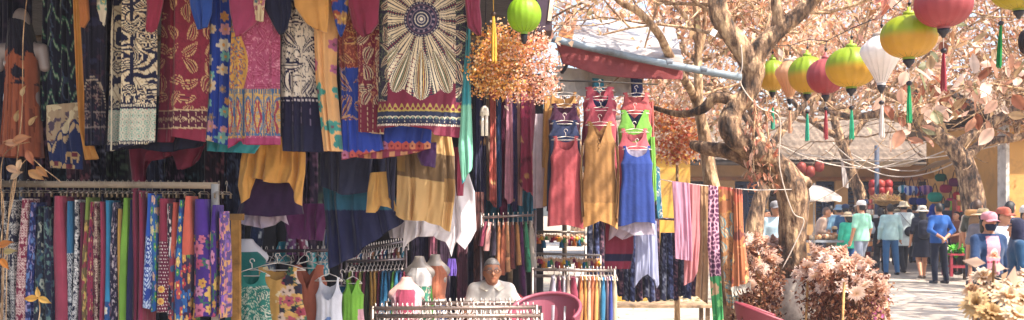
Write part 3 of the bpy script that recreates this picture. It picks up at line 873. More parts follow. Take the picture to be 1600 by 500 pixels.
for s_, d_ in [(P(1086, 0, D2), (-.5, .2, .6)), (P(1052, 4, D2), (-.7, .1, .2)), (P(1000, 20, D2 - 1.2), (-.2, .4, .9)), (P(1092, 150, D2), (.8, .4, .2)), (P(962, -4, D2 - 1.3), (-.6, .4, .3)), (P(1091, 60, D2), (.6, .5, .4)), (P(1040, -20, D2), (-.9, .6, .1))]:
    twigs(g, s_, d_, 1.4, .016, 2, .6, tips)
g.build('branches', M_BARK2, st)
tp = np.array(tips); g = G(); k = RS.randint(0, len(tp), 1500)
g.leaves(tp[k] + RS.normal(size=(1500, 3)) * .12, .085, leaf_cols(1500), .4, .5)
g.build('crown', M_LEAF, st, (2.05, D2, 3))

# --- trees farther back
def back_tree(label, bx, by_, trunk, radii, cl, n, size, pal=PINK, seeds=8, name='broadleaf_tree', mat=M_BARK):
    t = thing(name, label, 'tree', (bx, by_, 0), 'trees along the street')
    g = G()
    for pts, rr in zip(trunk, radii): limb(g, pts, rr, 11, .2)
    g.build('trunk', mat, t)
    cents = np.array([c[:3] for c in cl]); rads = np.array([c[3] for c in cl])
    tips = []; g = G()
    for i in range(seeds):
        c = cents[RS.randint(len(cents))]; src = trunk[RS.randint(len(trunk))]; s_ = np.array(src[-1 - RS.randint(2)])
        twigs(g, s_, c - s_ + RS.normal(size=3) * .3, np.linalg.norm(c - s_) * (.8 + .5 * RS.rand()), .03 * by_ / 22 + .008, 2, .55, tips)
    g.build('branches', M_BARK2, t)
    crown('crown', cents, rads, n, size, pal, t)
    return t
def cl(px, py, d, r): return (*P(px, py, d), r)
D3 = 22.5
back_tree('leaning street tree with dark trunk in front of the bag shop', P(1520, 380, D3)[0], D3,
    [[(P(1526, 380, D3)[0], D3, 0), P(1524, 340, D3), P(1516, 290, D3), P(1506, 255, D3), P(1486, 228, D3), P(1460, 205, D3), P(1436, 180, D3), P(1420, 120, D3 - .3)],
     [P(1488, 230, D3), P(1530, 205, D3), P(1570, 180, D3), P(1620, 150, D3)], [P(1460, 205, D3), P(1420, 190, D3 + .3), P(1380, 178, D3 + .4), P(1330, 182, D3 + .4), P(1280, 170, D3 + .5)],
     [P(1505, 250, D3), P(1540, 222, D3 + .5), P(1590, 215, D3 + .6), P(1640, 190, D3 + .6)]],
    [[.30, .27, .24, .22, .20, .17, .14, .08], [.14, .12, .1, .06], [.13, .11, .10, .08, .05], [.12, .10, .08, .05]],
    [cl(px, py, D3 + dd, r) for px, py, dd, r in [(1420, 20, 0, 1.5), (1500, 40, .5, 1.6), (1580, 30, 0, 1.7), (1590, 120, .5, 1.3), (1340, 30, 1, 1.3), (1520, 120, 1, 1.0), (1460, -50, -1, 2), (1600, -60, 0, 2), (1330, 130, 1.2, .9), (1420, 130, 1.5, .9), (1660, 60, -.5, 1.8), (1560, 190, .8, .8), (1280, 70, 1.6, 1.0), (1640, 170, .5, 1.0)]],
    8500, .125, seeds=26)
D4 = 28.5
back_tree('thin dark street tree before the shuttered ochre house', P(1345, 350, D4)[0], D4,
    [[(P(1352, 340, D4)[0], D4, 0), P(1345, 312, D4), P(1334, 280, D4), P(1325, 250, D4), P(1312, 215, D4), P(1300, 170, D4), P(1290, 100, D4)], [P(1318, 230, D4), P(1350, 190, D4), P(1390, 150, D4)], [P(1312, 215, D4), P(1270, 190, D4), P(1230, 150, D4)]],
    [[.2, .18, .16, .15, .14, .12, .07], [.10, .09, .05], [.10, .08, .05]],
    [cl(px, py, D4 + dd, r) for px, py, dd, r in [(1290, 90, 0, 1.7), (1220, 110, .5, 1.6), (1360, 90, .6, 1.6), (1180, 60, 0, 1.6), (1260, 10, 0, 2), (1340, 0, 1, 2), (1180, 160, 1, 1.3), (1400, 150, .5, 1.0), (1100, 110, 1, 1.6), (1120, 20, 1, 2.0)]],
    6800, .16, seeds=22)
D5 = 17.0
back_tree('slanting brown tree trunk behind the left chrysanthemums', P(1178, 380, D5)[0], D5,
    [[(P(1176, 380, D5)[0], D5, 0), P(1178, 365, D5), P(1186, 320, D5), P(1196, 280, D5), P(1190, 230, D5), P(1170, 150, D5), P(1160, 60, D5)], [P(1192, 250, D5), P(1225, 200, D5), P(1262, 160, D5), P(1300, 140, D5)], [P(1185, 210, D5), P(1140, 150, D5), P(1080, 90, D5)]],
    [[.16, .15, .13, .12, .10, .08, .05], [.08, .06, .05, .03], [.08, .06, .03]],
    [cl(px, py, D5 + dd, r) for px, py, dd, r in [(1080, 30, 0, .9), (1160, 30, .5, 1.0), (1040, 120, 2, 1.0), (1120, 180, 1.5, .7), (990, 40, 2.5, 1.0), (1240, 90, .8, .8), (1120, -40, 0, 1.3), (940, 20, 3, .9), (1060, 170, 1.2, .7), (1220, 20, 0, .9)]],
    5200, .13, seeds=20)
D6 = 44.0
for i, (px, lab) in enumerate([(900, 'pale pink tree crown beyond the corrugated roof'), (1090, 'pinkish tree crown in the distance between slim stems'), (1290, 'hazy pink tree crown rising behind the grey tiled roof'), (1480, 'rusty tree crown far behind the lanterns'), (1650, 'sunlit tree crown at the far right above the ochre wall')]):
    q = P(px, 300, D6)
    back_tree(lab, q[0], D6, [[(q[0], D6, 0), (q[0] + .2, D6, 3), (q[0] - .2, D6, 6)]], [[.35, .3, .15]],
        [cl(px + RS.randint(-95, 95), py + RS.randint(-25, 25), D6 + RS.rand() * 2, 1.6 + RS.rand()) for py in (210, 170, 130, 90, 50, 10, -40, 190, 150, 100)], 2600, .30, seeds=8)

g = G(); n = 900
pos = np.stack([1.6 + 9 * RS.rand(n), 12 + 20 * RS.rand(n) ** 1.2, .012 + .01 * RS.rand(n)], -1)
g.leaves(pos, .07, leaf_cols(n, ['#8a5a3c', '#a8744c', '#6a4630', '#b58a60']), 0, .5)
V = np.concatenate(g.v); V[:, 2] = .008 + (V[:, 2] - V[:, 2].mean()) * .12 + .012; g.v = [np.maximum(V, (-99, -99, .006))]; g.c = [np.concatenate(g.c)]
fl = g.build('fallen_leaves', M_LEAF); tag(fl, 'dry brown leaves scattered over the sunlit street', 'leaves', kind='stuff')
# ================================================================== GARMENTS IN THE FRONT ROW, TOP LEFT
NAVY, CRIM, CREAM = '#15193a', '#8f1f38', '#e6d3ac'
def paint(o, label, cat, group=None): return tag(o, label, cat, group)

def pixel_knit(x, y):
    s = .82; qx, qy = np.floor(x / s), np.floor(y / (s * .7)); X, Y = qx * s, qy * s * .7
    w = 6 * (vnoise(X / 11, Y / 13, 5) - .5)
    st = np.sin(.42 * X * np.cos(w) + .5 * Y * np.sin(w + 1.0) + 5 * fbm(X / 9, Y / 9, 2))
    o = fill(x, NAVY); m = st > -.02
    put(o, m, '#e8d7b4'); put(o, m & (hs(qx, qy, 1) < .10), '#c8ab7c')
    put(o, m & ((y / (s * .7)) % 1 < .18), '#b79f80')
    put(o, ((X % 31) < 2.4) & (vnoise(X / 5, Y / 5, 9) > .3), NAVY)
    return o
def mint_panel(x, y):
    s = 4.4; X, Y = x / s % 1 - .5, y / s % 1 - .5; r = np.hypot(X, Y); th = np.arctan2(Y, X)
    o = fill(x, '#d9d3bd'); put(o, np.abs(r - .36) < .04, '#6fae9a'); put(o, r < .22 * (.7 + .3 * np.cos(8 * th)), '#7fc0ab')
    put(o, r < .08, '#b25a50'); put(o, (np.abs(X) + np.abs(Y) > .86), '#6fae9a'); put(o, (np.abs(X) + np.abs(Y) > .93), '#c57a6a')
    return o
def dashes(bg, c, s=1.3):
    def f(x, y):
        o = fill(x, bg); return put(o, (x / s % 1 < .55) & ((y - y.min()) % 3 < 1.6), c)
    return f
def band_orn(bg, line, s=4.5):
    def f(x, y):
        yy = y - y.min(); H = max(yy.max(), 1)
        o = fill(x, bg); X = x / s % 1 - .5; Y = (yy / H - .5) * H / s
        r = np.hypot(X, Y); th = np.arctan2(Y, X)
        put(o, np.abs(r - .34 * (.8 + .2 * np.cos(6 * th))) < .05, line); put(o, r < .15, line); put(o, r < .07, bg)
        put(o, (yy < .9) | (yy > H - .9), line); put(o, (np.abs(X) > .44) & ((yy / .8 % 1) < .6), line)
        return o
    return f
def mandala(cy):
    def f(x, y):
        Y = y - cy; X = x; r = np.hypot(X, Y); th = np.arctan2(X, Y)     # 0 = straight down
        o = fill(x, '#7b1c33')
        n = 26; a = th * n / (2 * PI); k = np.floor(a); fa = np.abs(a - k - .5) * 2; par = (k % 2 == 0)
        # rays
        ray = r < 47 + 3 * np.cos(th * 8)
        put(o, ray, '#e2cda6')
        put(o, ray & par & (fa < .70), '#23283f'); put(o, ray & par & (fa < .54), '#e0cba2'); put(o, ray & par & (fa < .36), '#4f5c3c')
        put(o, ray & par & (fa < .2), '#7b1c33'); put(o, ray & par & (fa < .54) & ((r / 1.7) % 1 < .4), '#2a2c40')
        put(o, ray & ~par & (fa > .80), '#2a2033'); put(o, ray & ~par & (fa < .16), '#2c2b45'); put(o, ray & ~par & ((r / 2.6 + fa * .6) % 1 < .3) & (r > 24), '#7b2a3a')
        put(o, ray & (r > 26) & (np.abs((th * 52 / (2 * PI)) % 1 - .5) < .07), '#efe2c4')
        for ang, L0, L1, wd in ((0, 17, 51, 5.6), (.36, 20, 49, 4.8), (-.36, 20, 49, 4.8), (.70, 21, 48, 4.6), (-.70, 21, 48, 4.6), (1.05, 20, 44, 4.6), (-1.05, 20, 44, 4.6), (1.9, 20, 46, 5), (-1.9, 20, 46, 5), (2.4, 20, 46, 5), (-2.4, 20, 46, 5), (2.9, 20, 46, 5), (-2.9, 20, 46, 5)):
            u = X * np.cos(ang) - Y * np.sin(ang); v = X * np.sin(ang) + Y * np.cos(ang)
            t = (v - L0) / (L1 - L0); ww = wd * np.clip(t, 0, 1) ** .9 * np.sqrt(np.clip(1 - t, 0, 1)) * 1.9
            e = np.abs(u) / np.maximum(ww, .05); ins = (t > 0) & (t < 1)
            put(o, ins & (e < 1.45) & (e > 1.22) & ((v / 1.1) % 1 < .6), '#f0e4c8'); put(o, ins & (e < 1.22), '#23263c')
            put(o, ins & (e < 1.06), '#e6d4ac'); put(o, ins & (e < .88), '#25253a'); put(o, ins & (e < .76), '#d6c294'); put(o, ins & (e < .60), '#6d1d30')
            put(o, ins & (e < .44), '#d8b254' if ang == 0 else '#8d9a62'); put(o, ins & (e < .28), '#3b2b45'); put(o, ins & (e < .13), '#efe2c0')
        # disc
        for R, c in ((11.2, '#1f2340'), (9.4, '#6b4b58'), (8.7, '#232743'), (6.6, '#86707c'), (6.0, '#262a48'), (4.6, '#d9cdb9'), (4.0, '#2b3050'), (2.7, '#cfc3b4'), (2.0, '#3a3f63'), (1.2, '#e8dcc6')):
            put(o, r < R, c)
        put(o, (r > 7.0) & (r < 8.3) & (np.abs((th * 14 / (2 * PI)) % 1 - .5) < .2), '#9a8291')
        put(o, (r > 10) & (r < 10.8) & ((th * 30 / (2 * PI)) % 1 < .5), '#a99a94')
        H = y.max() - 2.0
        # hem bands
        b = H - y
        put(o, (b < 20.5) & (b > 4.2), '#7b1c33')
        s = 3.6; Xc = x / s % 1 - .5
        sc_ = (b > 14) & (b < 17.5 + 1.6 * np.cos(Xc * 2 * PI)); put(o, sc_, '#b39a3e'); put(o, sc_ & (np.hypot(Xc * s, b - 15.8) < 1.0), '#7b1c33')
        put(o, (b > 13.2) & (b < 14), '#2a3048')
        m = (b > 7.4) & (b < 13.2); put(o, m, '#26304a'); put(o, m & (np.abs(np.hypot(Xc * s, b - 8.6) - 2.2) < .38), '#d8cba6'); put(o, m & (np.hypot(Xc * s, b - 10) < .8), '#6f8a7a')
        put(o, (b > 6.2) & (b < 7.4), '#1f2438'); put(o, (b > 5.0) & (b < 6.2) & ((x / 1.1) % 1 < .6), '#e6dcc4')
        # sides are denser paisley
        m = np.abs(x) > 21.5
        if m.any():
            q = paisley('#2a2438', '#d8c7a0', '#7b1c33', 9, 4, 1, '#5a6a4a')(x[m], y[m]); z = o[m]; keep = b[m] > 20.5; z[keep] = q[keep]; o[m] = z
        return o
    return f
def houses(x, y):
    s = 4.6; k = np.floor(x / s); X = x / s - k - .5; yy = y - y.min(); H = 6.5
    o = fill(x, '#1a3fa8')
    roof = yy > 1.9 * np.abs(X) * 2
    pal = np.array([C3(c) for c in ('#c2503f', '#e8b060', '#a83a55', '#d98a5a', '#b86a8a')]); cc = pal[(hs(k, 0 * k, 3) * 5).astype(int) % 5]
    o[roof] = cc[roof]
    put(o, roof & (np.hypot(X * s, yy - 3.4) < .8), '#7a1f2e'); put(o, (np.abs(X) > .47) & roof, '#8a2f35'); put(o, yy > 5.6, '#8e2436')
    return o
def swirl(bg, c1, c2, s=10, seed=0):
    def f(x, y):
        n = fbm(x / s, y / s, seed); t = np.sin(n * 38 + x / s)
        o = fill(x, bg); put(o, t > .25, c1); put(o, t > .8, c2); return o
    return f
pink_carpet = bands(solid('#a33a62'), [])
def pink_top(x, y):
    o = paisley('#b24a72', '#9a2d50', '#c8678a', 9, 2, 1, '#d88aa0')(x, y)
    side = x < -7 + 3 * np.sin(y / 9); q = swirl('#d9a43c', '#b04a3a', '#5a7a9a', 6, 4)(x, y); o[side] = q[side]
    put(o, np.abs(x + 7 - 3 * np.sin(y / 9)) < .7, '#d9a43c')
    H = y.max(); b = H - y; m = (b > 8) & (b < 38)
    X = x / 6.4 % 1 - .5
    t = np.hypot(X * 6.4 / 2.3, (b - 20) / 11)
    q = swirl('#d6ab4e', '#c78a3a', '#8a9aa0', 4, 7)(x, y)
    e = np.abs(np.abs(X) * 6.4 - 1.2 - .6 * np.sin(b / 2.5)); put(q, (t < 1.15) & (e < .45), '#a02f45'); put(q, (t < 1.2) & (t > 1.02), '#4a6a94')
    put(q, (np.abs(X) > .44), '#3c6694'); put(q, ((b > 35) | (b < 10)) & ((x / 1.2) % 1 < .6), '#3f6a92')
    o[m] = q[m]; put(o, b < 6.5, '#a83262')
    return o
def navy_white(x, y):
    o = paisley('#e9dccb', '#181838', '#3a2c50', 13, 1, 1, '#181838')(x, y)
    m = (x > -6) & (y < 36); q = paisley('#1a1838', '#cfc0c8', '#2c2040', 8, 6, 1)(x, y); o[m] = q[m]
    b = y.max() - y; m = b < 36; q = band_orn('#1a1634', '#7a6a86', 6)(x, y); o[m] = q[m]; put(o, (b < 17), '#191a38'); put(o, (b > 33) & (b < 34.2) & (x % 2.4 < 1.4), '#d8ccd0')
    return o
red_pais = paisley('#8c2036', '#d9b072', '#5c1830', 11, 3, .85, '#7a1a30')
def red_tunic(x, y):
    o = red_pais(x, y); b = y.max() - y; m = (b > 8.5) & (b < 21); q = band_orn('#5e1830', '#d5b98a', 4.6)(x[m], y[m]); o[m] = q; put(o, b < 8.5, '#8c2036')
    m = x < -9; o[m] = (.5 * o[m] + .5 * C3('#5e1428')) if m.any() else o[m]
    return o
def leafpr(x, y):
    o = fill(x, '#0f1526')
    s = 9; X = x / s; Y = y / (s * 2.2); ix, iy = np.floor(X), np.floor(Y + .5 * (np.floor(X) % 2)); fx = X - ix - .5; fy = (Y + .5 * (ix % 2)) - iy - .5
    vv = np.abs(np.abs(fx) * 1.1 - (fy + .35) * .8); put(o, (vv < .07) & (np.abs(fy) < .4), '#2f6b50'); put(o, (vv < .035) & (np.abs(fy) < .3), '#8fa88a')
    put(o, (np.abs(fx + .12 * np.sin(fy * 9)) < .06) & (hs(ix, iy, 1) < .6), '#3a4a66')
    return o
def blk_tunic(x, y):
    o = specks('#141324', ['#3a2230', '#2a2a48'], 3.5, .6, 2)(x, y); b = y.max() - y
    m = (b > 10) & (b < 42) & (np.hypot(x / 9, (b - 16) / 27) < 1); q = paisley('#141324', '#8a7268', '#4a1f30', 6, 3, 1)(x, y); o[m] = q[m]
    e = np.hypot(x / 9, (b - 16) / 27); put(o, (np.abs(e - 1.03) < .05) & (b > 16) & ((b % 2) < 1.3), '#b9a58e'); put(o, (np.abs(b - 12) < .6) | (np.abs(b - 22) < .4), '#8a7a72')
    return o
def peach_fl(x, y): return floral('#e9b06a', ['#d4708c', '#3fa89a', '#c96a9a', '#2f8f86'], 13, .42, 5, .75, 8, '#7a4a5a', None)(x, y)
def orn_blue(x, y):
    o = paisley('#8a3a2c', '#d9a860', '#6a2038', 9, 2, 1, '#c87848')(x, y)
    m = (x > 1 + 3 * np.sin(y / 8)); put(o, m, '#1b43b0'); put(o, np.abs(x - 1 - 3 * np.sin(y / 8)) < .8, '#e0b878')
    b = y.max() - y; m = (b < 60) & (b > 26); q = paisley('#1d3f9e', '#d3a06a', '#7a2438', 15, 5, 1)(x, y); mm = m & (x < 6); o[mm] = q[mm]
    put(o, b < 26, '#1a3fa8'); return o
blue_fl = floral('#143fa6', ['#f0d6b0', '#e8a24a', '#e7a0a8', '#7ec3b8', '#f3e7d0', '#9a8a8a'], 9, .46, 6, .85, 4, '#e8a030')
def eleph(x, y):
    o = fill(x, '#1b2c5c')
    m = y < 20 - x * .8 + 3 * np.sin(x * .7); q = specks('#b39a78', ['#8a5a3a', '#5a4a5a', '#d8c8a0'], 4, .5, 3)(x, y); o[m] = q[m]
    e = np.abs(y - (24 - x * .8 + 3 * np.sin(x * .7))); put(o, (e < 3.5) & (np.hypot(x / 4 % 1 - .5, e / 6) < .42), '#c7a87a')
    for cx, cy in ((-4, 42), (5, 44), (-2, 54), (8, 36)):
        X, Y = x - cx, y - cy
        b = (np.hypot(X / 3.4, Y / 2.4) < 1) | (np.hypot((X + 3.6) / 1.7, (Y + .8) / 1.8) < 1) | ((np.abs(X + 5) < .6) & (Y > -1) & (Y < 4.5)) | ((np.abs(np.abs(X) - 2) < .8) & (Y > 0) & (Y < 5.2))
        put(o, b, '#c9a46a'); put(o, (np.abs(X) < 1.8) & (np.abs(Y + .6) < 1.5), '#7a2f3a')
    return o

rail = G(); rail.tube([(-4.6, 6.42, 3.12), (-2.2, 6.42, 3.09), (.15, 6.42, 3.12)], .022, '#6a5c50', 10)
tag(rail.build('clothes_rail', M_METAL), 'long metal rail under the canopy carrying the printed tunics', 'rail')

d0 = 6.4
def tunic(name, label, cat, L, R, d, pat, nu=60, nv=130, sleeves=(), **k):
    o = cloth(name, L, R, d, pat, nu, nv, **k); tag(o, label, cat, 'printed tops hanging along the front of the stall')
    for (sl, sr, sp, sd) in sleeves:
        cloth('sleeve', sl, sr, sd, sp, 26, 34, D=.02, fold=(.010, 2), parent=o)
    return o

# mannequin at the far left and her dress
md = 6.75; mc = P(34, 85, md)
sd = SDF((-.32, -.2, -.75), (.32, .2, .48), .011)
sd.ell((0, -.005, .275), (.062, .078, .098), .02).cone((0, 0, .10), (0, 0, .24), .044, .04, .03)
sd.cone((0, 0, .085), (-.13, 0, .04), .055, .042, .04, (1, .9, 1)).cone((0, 0, .085), (.13, 0, .04), .055, .042, .04, (1, .9, 1)).cone((0, 0, .0), (0, 0, -.18), .115, .105, .05, (1, .72, 1)).cone((0, 0, -.18), (0, 0, -.36), .10, .12, .05, (1, .75, 1)).cone((0, 0, -.36), (0, 0, -.6), .13, .12, .05, (1, .75, 1))
sd.ell((-.058, -.075, -.08), (.052, .045, .05), .03).ell((.058, -.075, -.08), (.052, .045, .05), .03)
for s_ in (-1, 1): sd.cone((s_ * .165, 0, .045), (s_ * .185, 0, -.10), .045, .042, .03)
mt = thing('mannequin', 'glossy silver mannequin with bare shoulders at far left of stall', 'mannequin', mc - np.array((0, 0, 1.9)))
sdf_obj('torso', sd, '#8a8082', M_MANN, mt, mc, (np.eye(3) * .84, mc))
G().tube([mc + (0, 0, -.55), mc + (0, 0, -1.2), mc + (0, 0, -1.9)], .016, '#5a5a60', 8).build('pole', M_METAL, mt, mc)
def fire(x, y):
    n = fbm(x / 4, y / 9, 3); o = fill(x, '#131220'); put(o, (y > 16 + 16 * n), '#a0522a'); put(o, (y > 22) & (n > .62), '#131220'); put(o, (y > 44), '#a0532a'); put(o, (y > 44) & ((x / 3.2 % 1) < .2), '#7a3a1c'); return o
o = cloth('dress', [(22, 34), (14, 75), (12, 150), (6, 215), (5, 246)], [(44, 34), (58, 75), (60, 150), (64, 215), (66, 246)], md, fire, 50, 100, D=.15, fold=(.012, 7), dv=.05)
tag(o, 'black strapped dress with flame orange pleated skirt on silver mannequin', 'dress')

T = tunic
T('long_dress', 'dark navy dress printed with thin green leaf strokes beside silver mannequin', 'dress', [(66, -70), (64, 60), (62, 190)], [(124, -70), (122, 60), (126, 185)], 6.8, leafpr, 50, 120, fold=(.02, 4))
T('wrap_skirt', 'navy and tan skirt printed with small elephants under the leaf-print dress', 'skirt', [(72, 165), (72, 210), (78, 262)], [(126, 160), (128, 210), (130, 265)], 6.72, eleph, 60, 80, fold=(.012, 3))
T('scarf', 'plain marigold yellow length hanging between leaf-print dress and black tunic', 'scarf', [(112, -60), (116, 50), (119, 120), (125, 200), (134, 250)], [(126, -60), (139, 60), (141, 110), (136, 200), (156, 248)], 6.62, solid('#d8942f', .1), 30, 70, fold=(.012, 2))
T('tunic', 'black tunic with faint lace scallop print left of pixel-print tunic', 'tunic', [(118, -70), (126, 40), (133, 150), (133, 228)], [(168, -70), (166, 40), (165, 150), (166, 226)], 6.5, blk_tunic, 56, 130,
  sleeves=[([(120, -20), (124, 20), (126, 42)], [(136, -24), (140, 30), (132, 44)], solid('#c77a35'), 6.46)])
def knit(x, y):
    o = pixel_knit(x, y); b = y.max() - y
    m = (b > 6.5) & (b < 27); q = mint_panel(x, y); o[m] = q[m]; m = (b >= 27) & (b < 30) | (b > 4) & (b <= 6.5); q = dashes(NAVY, '#e6d8ba')(x, y); o[m] = q[m]; put(o, b <= 4, '#14172e')
    m = x < -7.5; o[m] *= .55; put(o, np.abs(x + 15.2) < .5, '#e6d8ba')  # shadow of the side fold painted into the left part
    return o
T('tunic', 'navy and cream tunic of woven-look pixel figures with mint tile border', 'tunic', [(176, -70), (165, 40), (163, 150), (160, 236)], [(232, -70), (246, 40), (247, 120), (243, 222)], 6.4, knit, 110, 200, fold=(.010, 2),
  prof=[(0, .08), (.25, .10), (.34, .0), (1, 0)], hem=[(0, 0), (.27, -2), (.3, 0), (1, 0)],
  sleeves=[([(152, -30), (152, 14), (158, 30)], [(166, -30), (167, 20), (164, 42)], floral('#ddd3bd', ['#6fae9a', '#b9b19c'], 5), 6.36)])
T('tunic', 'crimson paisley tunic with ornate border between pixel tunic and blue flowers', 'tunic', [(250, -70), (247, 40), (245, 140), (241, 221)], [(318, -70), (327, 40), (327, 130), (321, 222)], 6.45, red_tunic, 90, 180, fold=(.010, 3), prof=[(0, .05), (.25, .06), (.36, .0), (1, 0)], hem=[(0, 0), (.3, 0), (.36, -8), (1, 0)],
  sleeves=[([(226, -30), (229, 10), (226, 48), (238, 54)], [(262, -30), (254, 10), (250, 30), (246, 46)], solid('#a02a48'), 6.38)])
T('dress', 'royal blue dress with big daisies and orange flowers next to crimson paisley', 'dress', [(322, -70), (326, 40), (322, 140), (319, 218)], [(362, -70), (361, 40), (360, 140), (357, 228)], 6.5, blue_fl, 60, 160, fold=(.014, 2),
  sleeves=[([(292, -30), (297, 10), (308, 46)], [(334, -30), (331, 20), (324, 42)], solid('#1c4fb0'), 6.36)])
T('tunic', 'magenta and gold tunic with column motifs and wide magenta hem', 'tunic', [(362, -70), (362, 30), (359, 110), (356, 232)], [(424, -70), (438, 60), (437, 140), (438, 226)], 6.4, pink_top, 90, 190, fold=(.012, 3), hem=[(0, 0), (.25, -12), (.3, -4), (1, 0)],
  sleeves=[([(356, -30), (359, 20), (364, 46), (368, 58)], [(404, -30), (408, 22), (398, 38), (378, 54)], solid('#a83a66'), 6.33), ([(398, -30), (396, 8), (400, 32)], [(416, -30), (414, 10), (412, 34)], floral('#e4cfa8', ['#c77a8a', '#6a8a9a'], 5), 6.31)])
T('tunic', 'white tunic with dark navy paisley and deep dark hem', 'tunic', [(444, -70), (442, 30), (439, 110), (440, 206), (442, 236)], [(500, -70), (502, 40), (506, 130), (508, 205), (506, 238)], 6.5, navy_white, 90, 180, fold=(.012, 3),
  sleeves=[([(412, -30), (412, 10), (430, 44), (436, 54)], [(456, -30), (456, 20), (450, 44), (444, 52)], solid('#171c38'), 6.36)])
T('tunic', 'peach tunic with pink and teal flowers beside white paisley tunic', 'tunic', [(488, -70), (490, 40), (493, 120), (506, 236)], [(528, -70), (526, 40), (524, 120), (534, 236)], 6.42, peach_fl, 60, 160, fold=(.014, 2), prof=[(0, 0), (.55, 0), (.65, .03), (1, .05)],
  sleeves=[([(456, -30), (460, 10), (478, 36), (490, 44)], [(514, -30), (514, 20), (512, 52), (500, 48)], solid('#dc9e45'), 6.32)])
T('tunic', 'royal blue and rust tunic with gold scroll print and little houses on hem', 'tunic', [(528, -70), (524, 40), (532, 130), (534, 250)], [(590, -70), (578, 40), (580, 130), (600, 234)], 6.5, lambda x, y: (lambda o, m, q: (o.__setitem__(m, q[m]), o)[1])(orn_blue(x, y), (y.max() - y) < 6.5, houses(x, np.where((y.max() - y) < 6.5, y - (y.max() - 6.5), 0))), 80, 180, fold=(.012, 3),
  sleeves=[([(512, -30), (518, 12), (526, 46), (532, 58)], [(546, -30), (545, 10), (541, 40), (536, 52)], floral('#1c4ab0', ['#e0a860', '#c25a3a'], 9), 6.36)])
def hem_houses(x, y):
    o = fill(x, '#1a3fa8'); b = y.max() - y; m = b < 11.5; q = houses(x, np.where(m, y - (y.max() - 11.5), 0)); o[m] = q[m]; m = b < 4.4; put(o, m, '#c98a5a'); put(o, m & (np.floor(x / 4) % 2 == 0), '#8e3048'); return o
T('skirt', 'bright blue skirt with row of little houses along hem under mandala tunic', 'skirt', [(566, 150), (560, 190), (558, 246)], [(676, 150), (676, 190), (673, 232)], 6.55, hem_houses, 120, 80, fold=(.014, 4), hem=[(0, 0), (.12, 3), (.3, 6), (.7, 5), (1, 0)])
T('tunic', 'wine red paisley tunic tucked behind left edge of mandala tunic', 'tunic', [(556, -70), (556, 40), (560, 110), (560, 206)], [(620, -70), (612, 60), (606, 140), (600, 210)], 6.44, lambda x, y: (lambda o, m, q: (o.__setitem__(m, q[m]), o)[1])(paisley('#7a1c32', '#d8c49a', '#3a2436', 10, 7, 1, '#c78a5a')(x, y), (y.max() - y) < 19, band_orn('#7a1c32', '#cdb98c', 4)(x, y)), 80, 180, fold=(.012, 2),
  sleeves=[([(544, -30), (544, 10), (552, 44), (566, 58)], [(596, -30), (592, 20), (592, 36), (580, 52)], solid('#8e2442'), 6.3)])
T('tunic', 'large round mandala print tunic in cream, black and wine red', 'tunic', [(606, -70), (591, -5), (592, 60), (591, 130), (588, 202)], [(712, -70), (731, -5), (730, 60), (727, 140), (718, 214)], 6.3, mandala(41), 230, 300, fold=(.009, 3), prof=[(0, .02), (.1, 0), (.7, 0), (.76, .05), (1, .07)], hem=[(0, 0), (.3, -10), (.66, -8), (.7, 0), (1, 0)],
  sleeves=[([(724, -30), (727, 10), (730, 42), (746, 56)], [(752, -30), (750, 10), (753, 36), (752, 54)], solid('#8e2a44'), 6.26)])
T('scarf', 'turquoise scarf hanging at the right edge of the mandala tunic', 'scarf', [(726, -60), (728, 40), (722, 130), (716, 230), (722, 288)], [(734, -60), (735, 60), (736, 150), (739, 240), (738, 262)], 6.38, bands(solid('#1f94a0', .15), [(92, 140, solid('#7ac8a8', .2))]), 26, 90, fold=(.012, 1.5))

# ---- second layer: drapes hanging lower and a little farther back
d1 = 7.1
def drape(name, label, cat, L, R, d, pat, nu=60, nv=70, **k):
    return tag(cloth(name, L, R, d, pat, nu, nv, **k), label, cat)
drape('shawl', 'plain dark red shawl spread behind the hems of the crimson tunics', 'shawl', [(200, 226), (204, 250), (208, 300)], [(322, 224), (318, 236), (312, 252)], 7.05, solid('#82203a', .12), 60, 40, hem=[(0, 0), (.18, -6), (.25, -50), (.6, -48), (.7, 0), (1, 0)], fold=(0.027, 2.76))
drape('skirt', 'black skirt with satin hem below pixel and crimson tunics', 'skirt', [(164, 180), (163, 210), (166, 238)], [(322, 180), (322, 200), (318, 228)], 6.6, solid('#14152a', .1), 70, 40, hem=[(0, 0), (.3, -4), (.6, 6), (1, 0)], fold=(0.022, 3.45))
drape('dress', 'teal dress hem peeking below the magenta tunic', 'dress', [(322, 180), (322, 210), (324, 236)], [(420, 180), (418, 210), (398, 240)], 6.62, solid('#1d8a94', .1), 50, 40, fold=(0.019, 2.76))
drape('top', 'marigold yellow top with pointed handkerchief corners', 'top', [(384, 214), (376, 250), (372, 290), (378, 318)], [(470, 214), (478, 240), (478, 270), (472, 322)], 6.85, solid('#d99b36', .10), 90, 80, hem=[(0, 0), (.09, -8), (.22, -42), (.5, -34), (.78, -36), (.92, -6), (1, 0)], fold=(0.031, 4.14))
drape('skirt', 'dark plum skirt hanging below the marigold handkerchief top', 'skirt', [(388, 270), (378, 300), (368, 334)], [(462, 270), (468, 300), (474, 334)], 7.0, solid('#35163a', .1), 50, 50, hem=[(0, 0), (.5, 5), (1, 0)], fold=(0.019, 2.07))
drape('blouse', 'sheer lilac white blouse hem under the plum skirt', 'blouse', [(384, 320), (376, 340), (376, 350)], [(446, 320), (448, 338), (452, 352)], 7.15, solid('#cdbdd2', .1), 50, 40, mat=M_SHEER, hem=[(0, 0), (.5, 6), (.85, -8), (1, 0)], fold=(0.027, 2.76))
